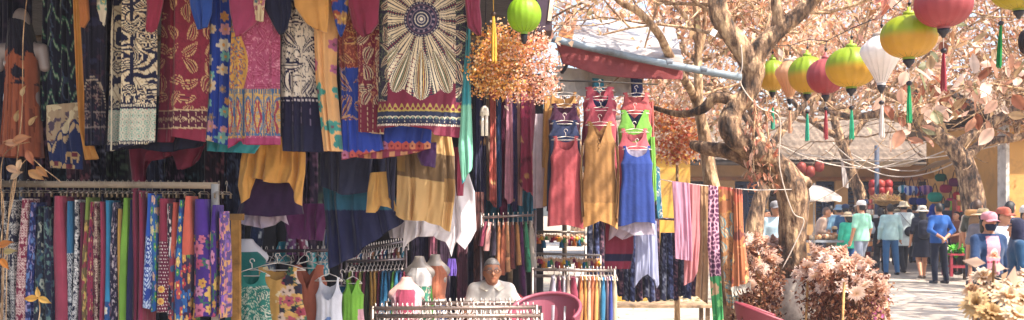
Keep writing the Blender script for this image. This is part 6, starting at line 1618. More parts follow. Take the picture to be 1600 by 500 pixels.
P_('man in navy cap and denim shirt behind the woman in green hood', 1321, 24.6, 1.70, 2.7, shirt='#3a6488', sleeve=.5, pants='#7a6a58', hat='cap', hatcol='#2a3858')
p4, x4, _ = P_('woman in bright mint hooded jacket and cream straw hat', 1325, 22.8, 1.52, 3.4, shirt='#38b89a', sleeve=1.0, hem=.78, pants='#2a5a90', plen=1, hat='sun', hatcol='#dcc6a4', hairlen=.1)
backpack('beige rucksack hanging at the back of woman in mint jacket', x2, '#c9a888', 1.0, .24) if False else None
p5, x5, _ = P_('man in mint T-shirt, white cap and grey shorts walking away', 1346, 22.0, 1.76, 3.6, shirt='#9bd8bc', sleeve=.42, pants='#8f98a8', plen=.46, hat='cap', hatcol='#e6dfd6', legs=('fwd', 'aft'), shoes='#b5a898', pwide=.02)
p6, x6, _ = P_('person in loose black jacket over white shirt walking left of jeans man', 1376, 25.0, 1.62, 2.7, shirt='#2a2426', sleeve=1.0, hem=.70, pants='#2c2628', legs=('fwd', 'aft'), hairlen=.05, arms=('down', 'swing'), pwide=.03)
bag('white cloth bag at the shoulder of the person in black jacket', x6, '#cfd6dc', (.2, .05, 1.2), (.2, .08, .34))
p7, x7, _ = P_('man in pale aqua long-sleeved shirt and blue jeans seen from behind', 1391, 24.2, 1.72, 3.0, shirt='#b7d9d6', sleeve=1.0, hem=.84, pants='#3a6a98', arms=('down', 'down'), legs=('apart', 'stand'))
p8, x8, _ = P_('tourist in cream bucket hat with white shawl over back', 1412, 24.8, 1.78, 3.1, shirt='#d5e2e0', sleeve=.9, hem=.66, pants='#23242c', hat='bucket', hatcol='#d8c6a6', legs=('fwd', 'aft'), arms=('strap', 'down'))
bag('black and white shoulder bag on the tourist with white shawl', x8, '#2a2a34', (-.16, .16, 1.0), (.26, .1, .24), [(.14, .12, 1.45), (0, .2, 1.25), (-.16, .2, 1.08)])
p9, x9, _ = P_('woman in short black dress and white hat walking with bare legs', 1441, 22.6, 1.66, 3.0, shirt='#15182a', sleeve=.6, hem=.85, skirt=('#15182a', .52, .20), hat='bucket', hatcol='#d9cfc0', legs=('fwd', 'aft'), hairlen=.22, arms=('swingb', 'down'), shoes='#5a4a40')
backpack('black backpack on the woman in short black dress', x9, '#171a2c', 1.18, .15)
p10, x10, _ = P_('man in deep blue shirt standing with hands clasped behind back', 1467, 21.3, 1.72, 3.3, shirt='#2358a0', sleeve=.72, hem=.86, pants='#171c30', arms=('back', 'back'), legs=('apart', 'stand'), shoes='#3a3236')
P_('dark-haired shopper between white shawl and black dress', 1429, 27.5, 1.62, 2.6, .12, shirt='#3a4a5a', sleeve=.5, pants='#20222c')
P_('person in cobalt hooded top at the bag shop front', 1458, 27.0, 1.60, 3.1, .12, shirt='#1f3fa0', sleeve=1.0, pants='#1c2030', hood='#1f3fa0')
P_('dark-haired woman in grey blouse behind the woman in black dress', 1446, 28.2, 1.58, 2.2, .12, shirt='#6a7a8a', sleeve=.5, pants='#2a2a30', hairlen=.2)
p11, x11, _ = P_('vendor woman in brown blouse sitting behind the goods table', 1495, 22.6, 1.42, -1.2, .12, shirt='#7a4a3a', sleeve=.5, pants='#3a2a28', hairlen=.12, arms=('front', 'front'))
p12, x12, _ = P_('tanned man in olive T-shirt and shorts carrying a brown pack', 1527, 18.5, 1.76, 2.6, shirt='#4a4a3e', sleeve=.45, pants='#8a7466', plen=.46, arms=('strap', 'swing'), legs=('fwd', 'aft'), hair='#4a3424', skin='#b57a58', shoes='#5a3228', pwide=.02)
backpack('tan brown hiking backpack on the man in olive T-shirt', x12, '#8a6a4a', 1.22, .17)
bag('rolled tan mat tied over the hiking backpack', x12, '#c08f5a', (0, .2, 1.47), (.44, .12, .12)) 
P_('bald-cropped man behind the man with hiking backpack', 1522, 20.5, 1.74, 2.9, shirt='#c4b09a', sleeve=.5, pants='#4a4a54', hair='#3a2c22')
def mk_shirt(V):
    c = np.tile(h('#1f3a60'), (len(V), 1)); m = (np.abs(V[:, 0]) < .088) & (V[:, 1] < -.06) & (V[:, 2] < 1.42); c[m] = h('#d99aa8')
    r = np.hypot(V[:, 0] / 1.0, (V[:, 2] - 1.22) / 1.1); c[m & (r < .045)] = h('#efe6e0'); c[m & (np.hypot(V[:, 0] - .012, V[:, 2] - 1.215) < .016)] = h('#9a2f3a'); c[m & (np.abs(V[:, 2] - 1.10) < .010) & (np.sin(V[:, 0] * 160) > -.2)] = h('#b5405a'); return c
p13, x13, _ = P_('woman in pink cap and dark face mask with denim jacket over pink shirt', 1545, 11.2, 1.52, .1, shirt=mk_shirt, sleeve=1.0, hem=.90, pants='#1c2236', hat='cap', hatcol='#d08a94', mask='#1c2640', hairlen=.1, arms=('swing', 'down'))
P_('person in white shirt and red-brown cap behind masked woman', 1567, 13.4, 1.58, .6, shirt='#d6dde0', sleeve=.5, pants='#3a3a44', hat='cap', hatcol='#b5604c', hairlen=.05)
P_('woman in dark navy headscarf and blue jacket at right edge', 1590, 10.8, 1.46, -1.9, shirt='#1f4668', sleeve=1.0, hem=.70, pants='#1c2438', hood='#191c38')
P_('person in white cap cut off by the right edge', 1606, 11.8, 1.60, .3, shirt='#4a5a6a', sleeve=.5, pants='#2a2e3a', hat='cap', hatcol='#d9d4cc')

P_('man in white shirt and dark trousers walking between mint T-shirt and black jacket', 1361, 27.5, 1.70, 2.9, shirt='#d0d4d2', sleeve=.5, pants='#2a2c36', legs=('fwd', 'aft'))
P_('woman in rose blouse and straw hat beyond the jeans man', 1402, 28.5, 1.60, 2.8, shirt='#b5707a', sleeve=.5, pants='#3a3440', hat='sun', hatcol='#d8c49c', hairlen=.15)
P_('man in grey T-shirt glimpsed between the beige shirt and blue-grey hat', 1298, 28.0, 1.70, 2.6, shirt='#8a9298', sleeve=.45, pants='#4a4a50')
P_('woman in black top and jeans walking ahead of the white shawl', 1421, 29.5, 1.62, 3.0, shirt='#1c1e28', sleeve=.5, pants='#3a5070', hairlen=.25, legs=('aft', 'fwd'))
P_('child in beige shirt walking beside the woman in mint hood', 1304, 23.4, 1.18, 3.1, shirt='#c0a890', sleeve=.5, pants='#6a6a70', plen=.46, hat='cap', hatcol='#c9b08a')
P_('man in dark polo shirt at the right of the man in deep blue', 1480, 25.4, 1.70, 2.4, .12, shirt='#2a3040', sleeve=.5, pants='#3a3a40')
P_('woman in navy dress and cream sun hat far down the lane left of the jeans man', 1383, 30.0, 1.58, 2.9, shirt='#1f2644', sleeve=.5, skirt=('#1f2644', .5, .19), hat='sun', hatcol='#dccba8', hairlen=.1)
P_('man in faded blue shirt and no hat far down the lane behind mint T-shirt', 1336, 29.5, 1.70, 3.1, shirt='#6f93b5', sleeve=.5, pants='#34343c')
P_('person in dark red top browsing at the display rack by the dark trunk', 1507, 26.5, 1.62, 2.0, .12, shirt='#6a2430', sleeve=.5, pants='#26262e', hairlen=.15)
P_('woman in teal blouse walking behind the man with hiking backpack', 1541, 20.0, 1.60, 2.5, shirt='#2a6a78', sleeve=.5, pants='#2a2a34', hairlen=.2)
P_('man in dark blue polo behind the red-brown cap at right', 1578, 15.5, 1.70, 2.2, shirt='#24385c', sleeve=.45, pants='#2c2c34', hair='#1a1614')
P_('woman in grey top and straw sun hat between masked woman and backpack man', 1536, 16.2, 1.58, 2.8, shirt='#7a7478', sleeve=.5, pants='#2a2c38', hat='sun', hatcol='#d2b98c')
P_('person crouching in pink shirt half hidden right of the chrysanthemums', 1364, 9.6, .98, 2.4, shirt='#c05a94', sleeve=.4, pants='#d9a890', plen=.4)
P_('person in blue jeans jacket crouching behind the whitewashed tree foot', 1230, 10.9, .98, 1.6, shirt='#4a5a80', sleeve=.8, pants='#2a3050', arms=('front', 'front'))
# ================================================================== LANTERNS
def lantern(label, px, y0, y1, w, d, kind, cols, tcol, ty0, ty1, group='silk lanterns on the string', tx=None):
    c = P(px, (y0 + y1) / 2, d); sc = F / d; H = (y1 - y0) / sc; R = w / sc / 2
    t = thing('silk_lantern', label, 'lantern', c, group)
    n = 64; nr = 16
    if kind == 'round': ph = np.linspace(.16, PI - .16, 26); prof = np.stack([R * np.sin(ph) ** .85, H / 2 * np.cos(ph)], -1)
    else:  # tapered diamond / garlic
        v = np.linspace(0, 1, 26); rr = np.interp(v, [0, .08, .22, .34, .5, .75, 1], [.38, .62, .93, 1.0, .82, .5, .2]); prof = np.stack([R * rr, H / 2 - v * H], -1)
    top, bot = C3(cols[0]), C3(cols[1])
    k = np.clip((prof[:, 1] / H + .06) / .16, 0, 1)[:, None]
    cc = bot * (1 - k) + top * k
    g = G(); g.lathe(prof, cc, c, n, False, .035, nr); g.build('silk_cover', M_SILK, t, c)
    g = G()
    for i in range(nr):
        a = 2 * PI * (i + .5) / nr * 1.0
        rr = prof[:, 0] * .968; g.tube(np.stack([rr * np.cos(a), rr * np.sin(a), prof[:, 1]], -1)[::2] + c, 0.0030, top * .30 + bot * .2, 4, False)
    g.build('rib', M_WIRE, t, c)
    rt, zt, rb, zb = prof[0, 0], prof[0, 1], prof[-1, 0], prof[-1, 1]
    g = G(); g.lathe([(rt * 1.02, zt - .004), (rt * 1.04, zt + .022), (rt * .7, zt + .03), (.012, zt + .034), (.012, zt + .06)], top * .7 if kind == 'round' else '#b5a89a', c, 18); g.build('top_cap', M_PLAST, t, c)
    g = G(); g.lathe([(rb * 1.03, zb + .004), (rb * 1.04, zb - .016)], top * .55, c, 18, False); g.lathe([(rb * .95, zb - .014), (rb * .95, zb - .034), (.018, zb - .058), (.010, zb - .075)], '#1c1822', c, 18); g.build('bottom_cap', M_PLAST, t, c)
    g = G(); g.tube([c + (0, 0, zt + .05), c + (0, 0, zt + .09), c + (.01, 0, zt + .16)], .004, '#1c1822', 6); g.ball(c + (.004, 0, zt + .085), .013, '#1c1822', 10, 6); g.build('hook', M_WIRE, t, c)
    q0, q1 = P(tx or px + .5, ty0, d), P((tx or px + .5) + (0 if not tx else -3), ty1, d)
    bz = c[2] + zb - .075
    G().tube([(c[0], c[1], bz), ((c[0] + q0[0]) / 2, d, (bz + q0[2]) / 2), q0 + (0, 0, .02)], .0022, '#e8dccc', 4).build('cord', M_WIRE, t, c)
    g = G(); g.ball(q0 + (0, 0, .008), (.021, .021, .018), '#1c1822', 12, 8); g.build('bead', M_PLAST, t, c)
    g = G(); L = q0[2] - q1[2]
    for i in range(26):
        a, r = RS.rand() * 6.28, .010 * RS.rand() ** .5; e = np.array((r * math.cos(a), r * math.sin(a), 0)); ax = (q1 - q0)
        g.tube([q0 + e * .6 - (0, 0, .006), q0 + e * 1.6 + ax * .5, q0 + e * 2.0 + ax * (.94 + .08 * RS.rand())], .0028, C3(tcol) * (.75 + .5 * RS.rand()), 4, False)
    g.build('tassel', M_FAB, t, c)
    if group is None:
        for ch in list(t.children):
            if ch.name.split('.')[0] in ('tassel', 'bead', 'cord'): bpy.data.objects.remove(ch)
    return t, c + (0.01, 0, zt + .16)
GR = ('#98b52c', '#d8a440'); RD = ('#b55c5e', '#ac5054')  # amber lower half paints in sunlight passing through lime silk
tops = []
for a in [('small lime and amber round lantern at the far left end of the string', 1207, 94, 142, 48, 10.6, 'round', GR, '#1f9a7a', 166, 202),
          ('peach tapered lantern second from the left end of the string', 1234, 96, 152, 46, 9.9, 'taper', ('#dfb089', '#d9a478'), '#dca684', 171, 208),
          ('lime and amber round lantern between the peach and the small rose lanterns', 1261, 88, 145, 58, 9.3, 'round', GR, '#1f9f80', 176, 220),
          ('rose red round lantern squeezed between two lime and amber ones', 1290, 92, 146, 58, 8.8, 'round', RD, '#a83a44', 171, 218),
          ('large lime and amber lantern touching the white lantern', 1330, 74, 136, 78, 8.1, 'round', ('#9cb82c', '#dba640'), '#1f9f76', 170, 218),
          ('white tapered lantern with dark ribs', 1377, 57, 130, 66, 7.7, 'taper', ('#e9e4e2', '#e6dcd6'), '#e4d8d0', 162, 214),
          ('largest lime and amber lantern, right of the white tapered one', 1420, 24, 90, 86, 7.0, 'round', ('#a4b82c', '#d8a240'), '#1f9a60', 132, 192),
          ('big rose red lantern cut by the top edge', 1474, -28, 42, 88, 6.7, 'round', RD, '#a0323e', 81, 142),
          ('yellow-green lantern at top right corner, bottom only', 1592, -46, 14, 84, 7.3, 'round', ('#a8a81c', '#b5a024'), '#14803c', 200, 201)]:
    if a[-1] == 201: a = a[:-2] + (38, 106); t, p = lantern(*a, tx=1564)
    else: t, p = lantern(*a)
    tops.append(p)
st_ = sorted(tops[:8], key=lambda p: -p[1])
pts = [P(1178, 88, 10.0)] + [p for p in st_] + [P(1640, -110, 5.6)]
tag(G().tube(np.array(pts), .004, '#2a2426', 5).build('string', M_WIRE), 'dark string carrying the row of silk lanterns from the gnarled tree', 'string')
t, p = lantern('small dark lantern half out of the picture at the right edge', 1604, 46, 84, 24, 7.6, 'round', ('#2a1a1e', '#2a1a1e'), '#14803c', 110, 150)
# green lantern and flower ball over the stall
t, p = lantern('textured lime green lantern hanging above the orange flower ball', 819, -4, 50, 54, 6.15, 'round', ('#9cc832', '#98c02c'), '#8fb828', 60, 78, group=None)
fb = thing('hanging_flower_ball', 'large hanging ball of orange and pale pink dried flowers', 'flowers', P(805, 100, 6.35))
cc = [(770, 70, .13), (800, 82, .17), (840, 85, .14), (760, 105, .14), (800, 112, .17), (845, 118, .12), (765, 128, .09), (822, 140, .09), (785, 60, .12), (752, 90, .10), (864, 96, .05), (828, 62, .10), (750, 140, .06), (780, 142, .06), (862, 132, .06), (842, 146, .07), (738, 120, .05), (852, 70, .06), (800, 138, .08)]
cents = np.array([P(x, y, 6.35) for x, y, r in cc]); rads = np.array([r for x, y, r in cc])
g = G(); n = 5200; k = RS.choice(len(cents), n, p=rads ** 2 / (rads ** 2).sum()); v = RS.normal(size=(n, 3)); v /= np.linalg.norm(v, axis=1)[:, None]
pos = cents[k] + v * rads[k][:, None] * (RS.rand(n, 1) ** .4) * (1 + .12 * RS.randn(n, 1) + .35 * (RS.rand(n, 1) > .9))
pal = ['#d99a3c', '#e3b058', '#ecc880', '#d98c50', '#e3a06c', '#f0dab4']; pal2 = ['#e0ac98', '#e8c0ae', '#d8947a', '#f2e0d4', '#e0a080']
lft = pos[:, 0] < P(800, 0, 6.35)[0]
lft = (pos[:, 0] + .16 * (fbm(pos[:, 0] * 14, pos[:, 2] * 14, 3) - .5) * 2 + .12 * RS.randn(n)) < P(805, 0, 6.35)[0]; cl_ = np.where(lft[:, None], leaf_cols(n, pal), leaf_cols(n, pal2)); g.leaves(pos, .017, cl_, .1, .9)
g.build('blossoms', M_PETAL, fb)
g = G()
for i in range(170):
    j = RS.randint(len(cents)); v = RS.normal(size=3); v /= np.linalg.norm(v); g.tube([cents[4], cents[j] * .6 + cents[4] * .4, cents[j] + v * rads[j] * 1.08], .0018, '#b98a4a', 3, False)
g.build('stems', M_LEAF, fb)['kind'] = 'stuff'; G().tube([P(800, 100, 6.35), P(803, 20, 6.4), P(806, -70, 6.45)], .005, '#8a6a4a', 6).build('cord', M_WIRE, fb)
yt = thing('yellow_tassel', 'long golden yellow tassel with dark bead in front of flower ball', 'tassel', P(771, 60, 6.1))
g = G(); g.tube([P(771, -60, 6.1), P(771, -20, 6.1), P(771, 18, 6.1)], .003, '#c9a04a', 5); g.build('cord', M_WIRE, yt)
g = G(); g.ball(P(771, 22, 6.1), .016, '#3a2418', 12, 8); g.build('bead', M_PLAST, yt)
g = G()
for i in range(30):
    a, r = RS.rand() * 6.28, .012 * RS.rand() ** .5; e = np.array((r * math.cos(a), r * math.sin(a), 0)); g.tube([P(771, 25, 6.1) + e * .5, P(772, 60, 6.1) + e * 1.3, P(772, 95 + 2 * RS.randn(), 6.1) + e * 1.4], .0028, C3('#d9a83c') * (.7 + .5 * RS.rand()), 4, False)
g.build('threads', M_FAB, yt)
lb = thing('light_bulb', 'white energy-saving tube bulb hanging on a cord under the flower ball', 'bulb', P(757, 190, 6.6))
g = G(); q = P(757, 170, 6.6); g.lathe([(.010, .02), (.024, .005), (.030, -.02), (.031, -.045)], '#e4dccf', q, 18); g.build('base', M_PLAST, lb)
g = G()
for k in range(4):
    a = PI / 4 + k * PI / 2; e = np.array((.019 * math.cos(a), .019 * math.sin(a), 0)); g.tube([q + e + (0, 0, -.04), q + e + (0, 0, -.10), q + e + (0, 0, -.178)], .0105, '#efe9dd', 10)
g.build('tube', M_PLAST, lb)
g = G(); g.tube([q + (0, 0, .02), q + (-.004, 0, .15), q + (.01, 0, .7), q + (0, 0, 1.15)], .004, '#2a2228', 5); g.build('cord', M_WIRE, lb)

# ================================================================== CHRYSANTHEMUM BED
def mum(g, c, r, col, tilt=None, n=18, rings=4):
    tilt = np.array(tilt if tilt is not None else (0, -.3, 1.0)); tilt = tilt / np.linalg.norm(tilt)
    a = np.cross(tilt, (1, .2, .1)); a /= np.linalg.norm(a); b = np.cross(tilt, a); col = C3(col)
    for k in range(rings):
        rr = r * (1 - .2 * k); lift = .10 + .27 * k; m = n - 3 * k
        for i in range(m):
            t = 2 * PI * (i + .5 * (k % 2) + .3 * RS.rand()) / m; d = a * math.cos(t) + b * math.sin(t); s = -a * math.sin(t) + b * math.cos(t)
            w = r * (2.7 / n); L = rr * (.85 + .3 * RS.rand())
            p0 = c + d * r * .06; p1 = c + d * L * .6 + tilt * r * (lift * .9 + .10); p2 = c + d * L * (1 - .12 * k) + tilt * r * (lift * (1.1 - .2 * (k == 0)) - .05 + .08 * RS.randn())
            V = [p0 - s * w * .3, p0 + s * w * .3, p1 - s * w, p1 + s * w, p2 - s * w * .55, p2 + s * w * .55, p2 + d * w * .6]
            cc = np.tile(col * (.82 + .3 * RS.rand()), (7, 1)); cc[:2] *= np.array((.8, .62, .4))
            g.add(V, [(0, 1, 3, 2), (2, 3, 5, 4)], [(4, 5, 6)], cc)
MV = []
for i, c in enumerate(['#eed4c4', '#e8c8b4', '#f2ddd0', '#e2b89e', '#ecd0be']):
    g = G(); mum(g, np.zeros(3), .066, c, None, 26, 5); MV.append(g.build('chrysanthemum_source', M_PETAL))
def bush(label, px, d, top, r=.30, nf=18, npl=1900, pots=True, group='chrysanthemum bushes around the gnarled tree'):
    zt = EYE + (HY - top) / F * d; x = (px - 800) / F * d
    t = thing('chrysanthemum_bush', label, 'bush', (x, d, 0), group)
    g = G(); n = npl; u = RS.rand(n); a = RS.rand(n) * 6.28; ph_ = RS.rand() * 6; rad = r * (.72 + .25 * u + .16 * np.sin(3 * a + ph_ + 5 * u) + .10 * np.sin(5 * a + 9 * u)) * np.sqrt(RS.rand(n)) * (1 + .35 * (RS.rand(n) > .93))
    pos = np.stack([x + rad * np.cos(a), d + rad * np.sin(a), .30 + (zt - .36) * u], -1)
    g.leaves(pos, .042, leaf_cols(n, ['#5a3026', '#7f4a34', '#a06a4c', '#b98462', '#d8b098', '#4a2a22', '#8a5a40', '#6a3c2c', '#c99a78'], None), .25, .5); g.build('foliage', M_LEAF, t)
    g = G()
    for i in range(16):
        a = RS.rand() * 6.28; q = np.array((x + .8 * r * math.cos(a) * RS.rand(), d + .8 * r * math.sin(a) * RS.rand(), zt - .06)); g.tube([(x + .05 * math.cos(a), d + .05 * math.sin(a), .28), (np.array((x, d, .7)) + q * (1, 1, 1)) / 2 * (1, 1, 1), q], [.006, .005, .003], '#8a6a44', 5, False)
    g.build('stems', M_LEAF, t)
    g = G(); g.lathe([(.12, 0), (.16, .26), (.175, .27), (.175, .30), (.15, .30), (.14, .24)], '#8a4a34', (x, d, 0), 20); g.build('pot', M_PAINT, t)
    for i in range(nf):
        a, rr = RS.rand() * 6.28, r * 1.02 * math.sqrt(RS.rand()); o = bpy.data.objects.new('flower', MV[RS.randint(5)].data); COL.objects.link(o); o.parent = t
        o.location = (rr * math.cos(a), rr * math.sin(a), zt - .05 - .16 * (rr / r) ** 2 + .045 * RS.randn()); o.rotation_euler = (.35 * RS.randn() + .35, .35 * RS.randn(), RS.rand() * 6.28); s = .85 + .5 * RS.rand(); o.scale = (s, s, s)
    return t
for a in [('leftmost chrysanthemum bush, right of the rust shawl', 1176, 9.5, 372, .26, 16), ('chrysanthemum bush just left of the tree trunk', 1196, 10.4, 372, .28, 18), ('low chrysanthemum bush in front of the whitewashed tree foot', 1190, 9.1, 412, .22, 7),
          ('chrysanthemum bush directly right of the tree trunk', 1287, 9.3, 394, .24, 17), ('rear chrysanthemum bush topped by the palest flowers', 1302, 9.9, 394, .34, 26), ('tallest front chrysanthemum bush with stake at its side', 1306, 8.6, 404, .26, 17),
          ('chrysanthemum bush second from the right end of bed', 1330, 8.5, 414, .27, 18), ('chrysanthemum bush at the right end of bed by the street', 1348, 8.9, 428, .24, 15), ('back right chrysanthemum bush spreading toward the street', 1322, 9.8, 408, .34, 22)]:
    bush(*a)
for o in MV: bpy.data.objects.remove(o)
for i, (px, y, d, lab) in enumerate([(1319, 440, 8.2, 'bamboo stake standing in the right chrysanthemums'), (1262, 438, 8.7, 'bamboo stake close to the right side of the trunk'), (1186, 400, 9.2, 'bamboo stake in the left chrysanthemums')]):
    q = P(px, y, d); tag(G().tube([(q[0] - .04, d, .05), (q[0] - .02, d, q[2] * .5), (q[0], d, q[2])], .011, '#b5894e', 7).build('bamboo_stake', M_WOOD, None, (q[0], d, 0)), lab, 'stake')
# foreground flowers lower right
fg = thing('chrysanthemum_plant', 'large pale chrysanthemums in the lower right foreground', 'flowers', P(1560, 700, 3.0) * np.array((1, 1, 0)))
FL = [(1526, 476, .046, (-.5, -.75, .45), '#c9a878', 2.95), (1537, 436, .042, (-.15, -.3, 1), '#e0cab0', 3.05), (1556, 458, .044, (.1, -.45, .9), '#dcc2a2', 3.0), (1582, 448, .044, (.2, -.35, 1), '#dcc4a6', 3.1), (1600, 436, .044, (.2, -.2, 1), '#e0c8ae', 3.2),
      (1576, 468, .045, (-.1, -.5, .8), '#d8bc98', 2.9), (1598, 470, .044, (.1, -.5, .9), '#d8bc98', 2.9), (1548, 494, .044, (0, -.6, .7), '#b5915f', 2.8), (1586, 496, .044, (.2, -.6, .7), '#d8bc98', 2.75), (1553, 402, .020, (0, -.1, 1), '#dba98c', 3.0), (1519, 455, .03, (-.4, -.2, .8), '#dab48c', 3.1)]
gs = G()
for px, py, r, tl, c, d in FL:
    q = P(px, py, d); g = G(); mum(g, q, r, c, tl, 22, 3); g.build('flower', M_PETAL, fg)
    b = np.array((P(1562, 0, 3.0)[0] + .06 * RS.randn(), 3.0 + .06 * RS.randn(), .15)); gs.tube([b, b * .4 + q * .6 - np.array((0, 0, .04)), q - np.array(tl) / np.linalg.norm(tl) * .01], [.006, .005, .0035], '#8a6a44', 6, False)
gs.build('stems', M_LEAF, fg)
g = G(); n = 300; pos = np.stack([P(1565, 0, 3.0)[0] + .16 * RS.randn(n), 3.0 + .14 * RS.randn(n), .25 + (EYE - .26 - .25) * RS.rand(n) ** .6], -1)
pos[:, 2] = np.minimum(pos[:, 2], 1.10 - .8 * np.abs(pos[:, 0] - P(1562, 0, 3.0)[0]))
g.leaves(pos, .038, leaf_cols(n, ['#5a3a2c', '#7a5038', '#a07a54', '#b99878', '#8a6040', '#4a2c24']), .2, .5)
n = 14; pos = np.stack([P(1552, 0, 3.0)[0] + .03 * RS.randn(n), 3.0 + .02 * RS.randn(n), P(0, 404 + 4, 3.0)[2] - .17 * RS.rand(n)], -1); g.leaves(pos, .06, leaf_cols(n, ['#c9a888', '#d8b8a0', '#b08a64']), .0, .45)
g.build('foliage', M_LEAF, fg)

# pinkish large-leaved sprigs hanging from the limbs
def sprig(label, pts, d, n, size, pal, spread, droop=.6, name='leafy_sprig', asp=.5, group=None):
    W_ = np.array([P(x, y, d + .1 * RS.randn()) for x, y in pts]); t = thing(name, label, 'leaves', W_[0], group)
    g = G(); g.tube(W_, np.linspace(.012, .004, len(W_)), '#8a6a4c', 6)
    k = RS.rand(n) * (len(W_) - 1); i = k.astype(int); f = (k - i)[:, None]; pos = W_[i] * (1 - f) + W_[i + 1] * f
    q = pos + RS.normal(size=(n, 3)) * spread
    for a, b in zip(pos, q): g.tube([a, (a + b) / 2 + (0, 0, .01), b], .0025, '#9a7a58', 3, False)
    g.build('twig', M_BARK2, t)
    if n <= 100:
        for e in q:
            v = RS.normal(size=3) * (1 if n < 60 else .5); v[2] -= droop * 1.6; G().blade(e, v, size * (.7 + .6 * RS.rand()), leaf_cols(1, pal)[0], asp * .6, RS.normal(size=3) + (0, -.8, .6)).build('leaf', M_LEAF, t, e)
    else: g = G(); g.leaves(q, size, leaf_cols(n, pal), droop, asp); g.build('leaf_cluster', M_LEAF, t)
    return t
BIG = ['#94604a', '#b0826a', '#cba48e', '#dcbca8', '#84503c', '#bf9480', '#a58a68', '#8a8a6a', '#e0c8b8']
sprig('big brown-pink leaves on a bough right of the lowest lanterns', [(1600, 90), (1540, 120), (1480, 150), (1430, 165), (1400, 185)], 8.4, 46, .135, BIG, .16)
sprig('drooping rust leaves between the green tassel and the far roof', [(1500, 60), (1470, 120), (1450, 165), (1420, 190)], 8.9, 44, .125, BIG, .15)
sprig('large pink leaf spray at the top right corner', [(1660, 110), (1600, 140), (1550, 130), (1500, 140)], 8.0, 36, .13, BIG, .16)
sprig('broad pink leaf hanging in front of the rose red lantern', [(1350, -60), (1390, -20), (1405, -4)], 7.0, 5, .20, ['#c98a78', '#d4a090'], .03, .9)
sprig('strings of dried pink leaves trailing down the gnarled trunk', [(1180, 160), (1178, 200), (1176, 240), (1180, 285)], 9.75, 60, .075, ['#c98a6a', '#d8a088', '#b5705a', '#e0b8a0'], .05, .9, 'trailing_vine', .3)
sprig('second trail of dried leaves beside the lantern tassels', [(1196, 170), (1200, 210), (1204, 250), (1202, 292)], 9.8, 50, .07, ['#c98a6a', '#d8a088', '#b5705a', '#e0b8a0'], .05, .9, 'trailing_vine', .3)
ORB = ['#c9823c', '#d99a5a', '#c86a4a', '#e0b48c', '#b5583c', '#e8ccb4']
def shrub(label, cl_, d, n, size, pal, stem):
    t = thing('flowering_shrub', label, 'shrub', (stem[0][0], stem[0][1], 0)); G().tube(np.array(stem), np.linspace(.04, .015, len(stem)), '#7a5a40', 7).build('stem', M_BARK2, t)
    crown('foliage', [P(x, y, d) for x, y, r in cl_], [r for x, y, r in cl_], n, size, pal, t, .7, .2); return t
s0 = P(1058, 300, 12.2); shrub('orange-leaved shrub between the dresses and the gnarled tree', [(1045, 215, .32), (1065, 200, .30), (1050, 240, .22), (1080, 230, .28), (1038, 180, .22)], 12.2, 1500, .055, ORB, [(s0[0], 12.2, 0), (s0[0], 12.2, 1.2), P(1058, 220, 12.2)])
s0 = P(1050, 470, 17.0); shrub('sun-bleached pale bush on the paving below the trousers', [(1035, 474, .25), (1060, 470, .28), (1090, 474, .22)], 17.0, 900, .07, ['#cfc4a8', '#d8d0b4', '#b5b088', '#e0d8c0'], [(s0[0], 17, 0), (s0[0], 17, .05), (s0[0], 17, .1)])
# plant at the left edge
lp = thing('leafy_twig_plant', 'tan-leaved twiggy plant in the near left corner', 'plant', (P(10, 0, 4.6)[0], 4.6, 0))
for pts in ([(2, 700), (6, 420), (20, 300), (34, 180), (36, 60), (44, -20)], [(8, 640), (14, 330), (40, 250), (70, 265), (96, 285)], [(0, 600), (4, 380), (2, 260), (20, 230), (46, 222)], [(30, 700), (52, 540), (62, 490), (60, 466)], [(2, 520), (-2, 420), (6, 330), (0, 290)], [(14, 340), (24, 290), (28, 232), (34, 180)]):
    W_ = np.array([P(x, y, 4.6 + .03 * RS.randn()) for x, y in pts]); G().tube(smooth(W_), .0022, '#b59a78', 5, False).build('stem', M_BARK2, lp)
for x, y, r, c, tl in [(22, 222, .075, '#b5805c', (.9, .3)), (28, 226, .06, '#c99a78', (-1, .2)), (44, 236, .06, '#a86a4c', (.4, -.9)), (12, 262, .06, '#c9a484', (1, -.3)), (46, 268, .07, '#b58a5c', (1, -.5)), (58, 262, .06, '#a8784c', (.9, -.7)), (20, 280, .05, '#c9b094', (.6, .5)), (34, 250, .05, '#d8b894', (-.3, -1)), (4, 240, .05, '#9a5a40', (.3, 1)),
                       (60, 467, .055, '#cfa050', (-1, .05)), (62, 466, .05, '#d8b060', (1, -.35)), (62, 464, .04, '#d0a85c', (-.2, .9)), (0, 385, .06, '#b5743c', (.8, .3)), (3, 405, .05, '#c9823c', (.5, -.6)), (8, 395, .05, '#a89a6c', (.9, .2)), (36, 150, .04, '#b59a70', (.2, 1)), (27, 190, .045, '#a8885c', (.1, 1)), (48, 196, .045, '#b59468', (.5, .8))]:
    q = P(x, y, 4.55); e = np.array((tl[0], -.25, tl[1])); e /= np.linalg.norm(e); s = np.cross(e, (0, -1, .35)); s /= np.linalg.norm(s); up = np.cross(s, e); up = up if up[1] < 0 else -up
    u = np.linspace(0, 1, 9); wv = np.sin(PI * u ** .8) * r * .30
    A = np.stack([np.array([q + e * r * 1.15 * t - up * (.02 * t * t) + s * w * k + up * .012 * abs(k) for t, w in zip(u, wv)]) for k in (-1, -.5, 0, .5, 1)], 1)
    g = G(); cc = C3(c) * np.ones(A.shape); cc[:, 2] *= .75; g.grid(A, cc); g.build('leaf', M_LEAF, lp)

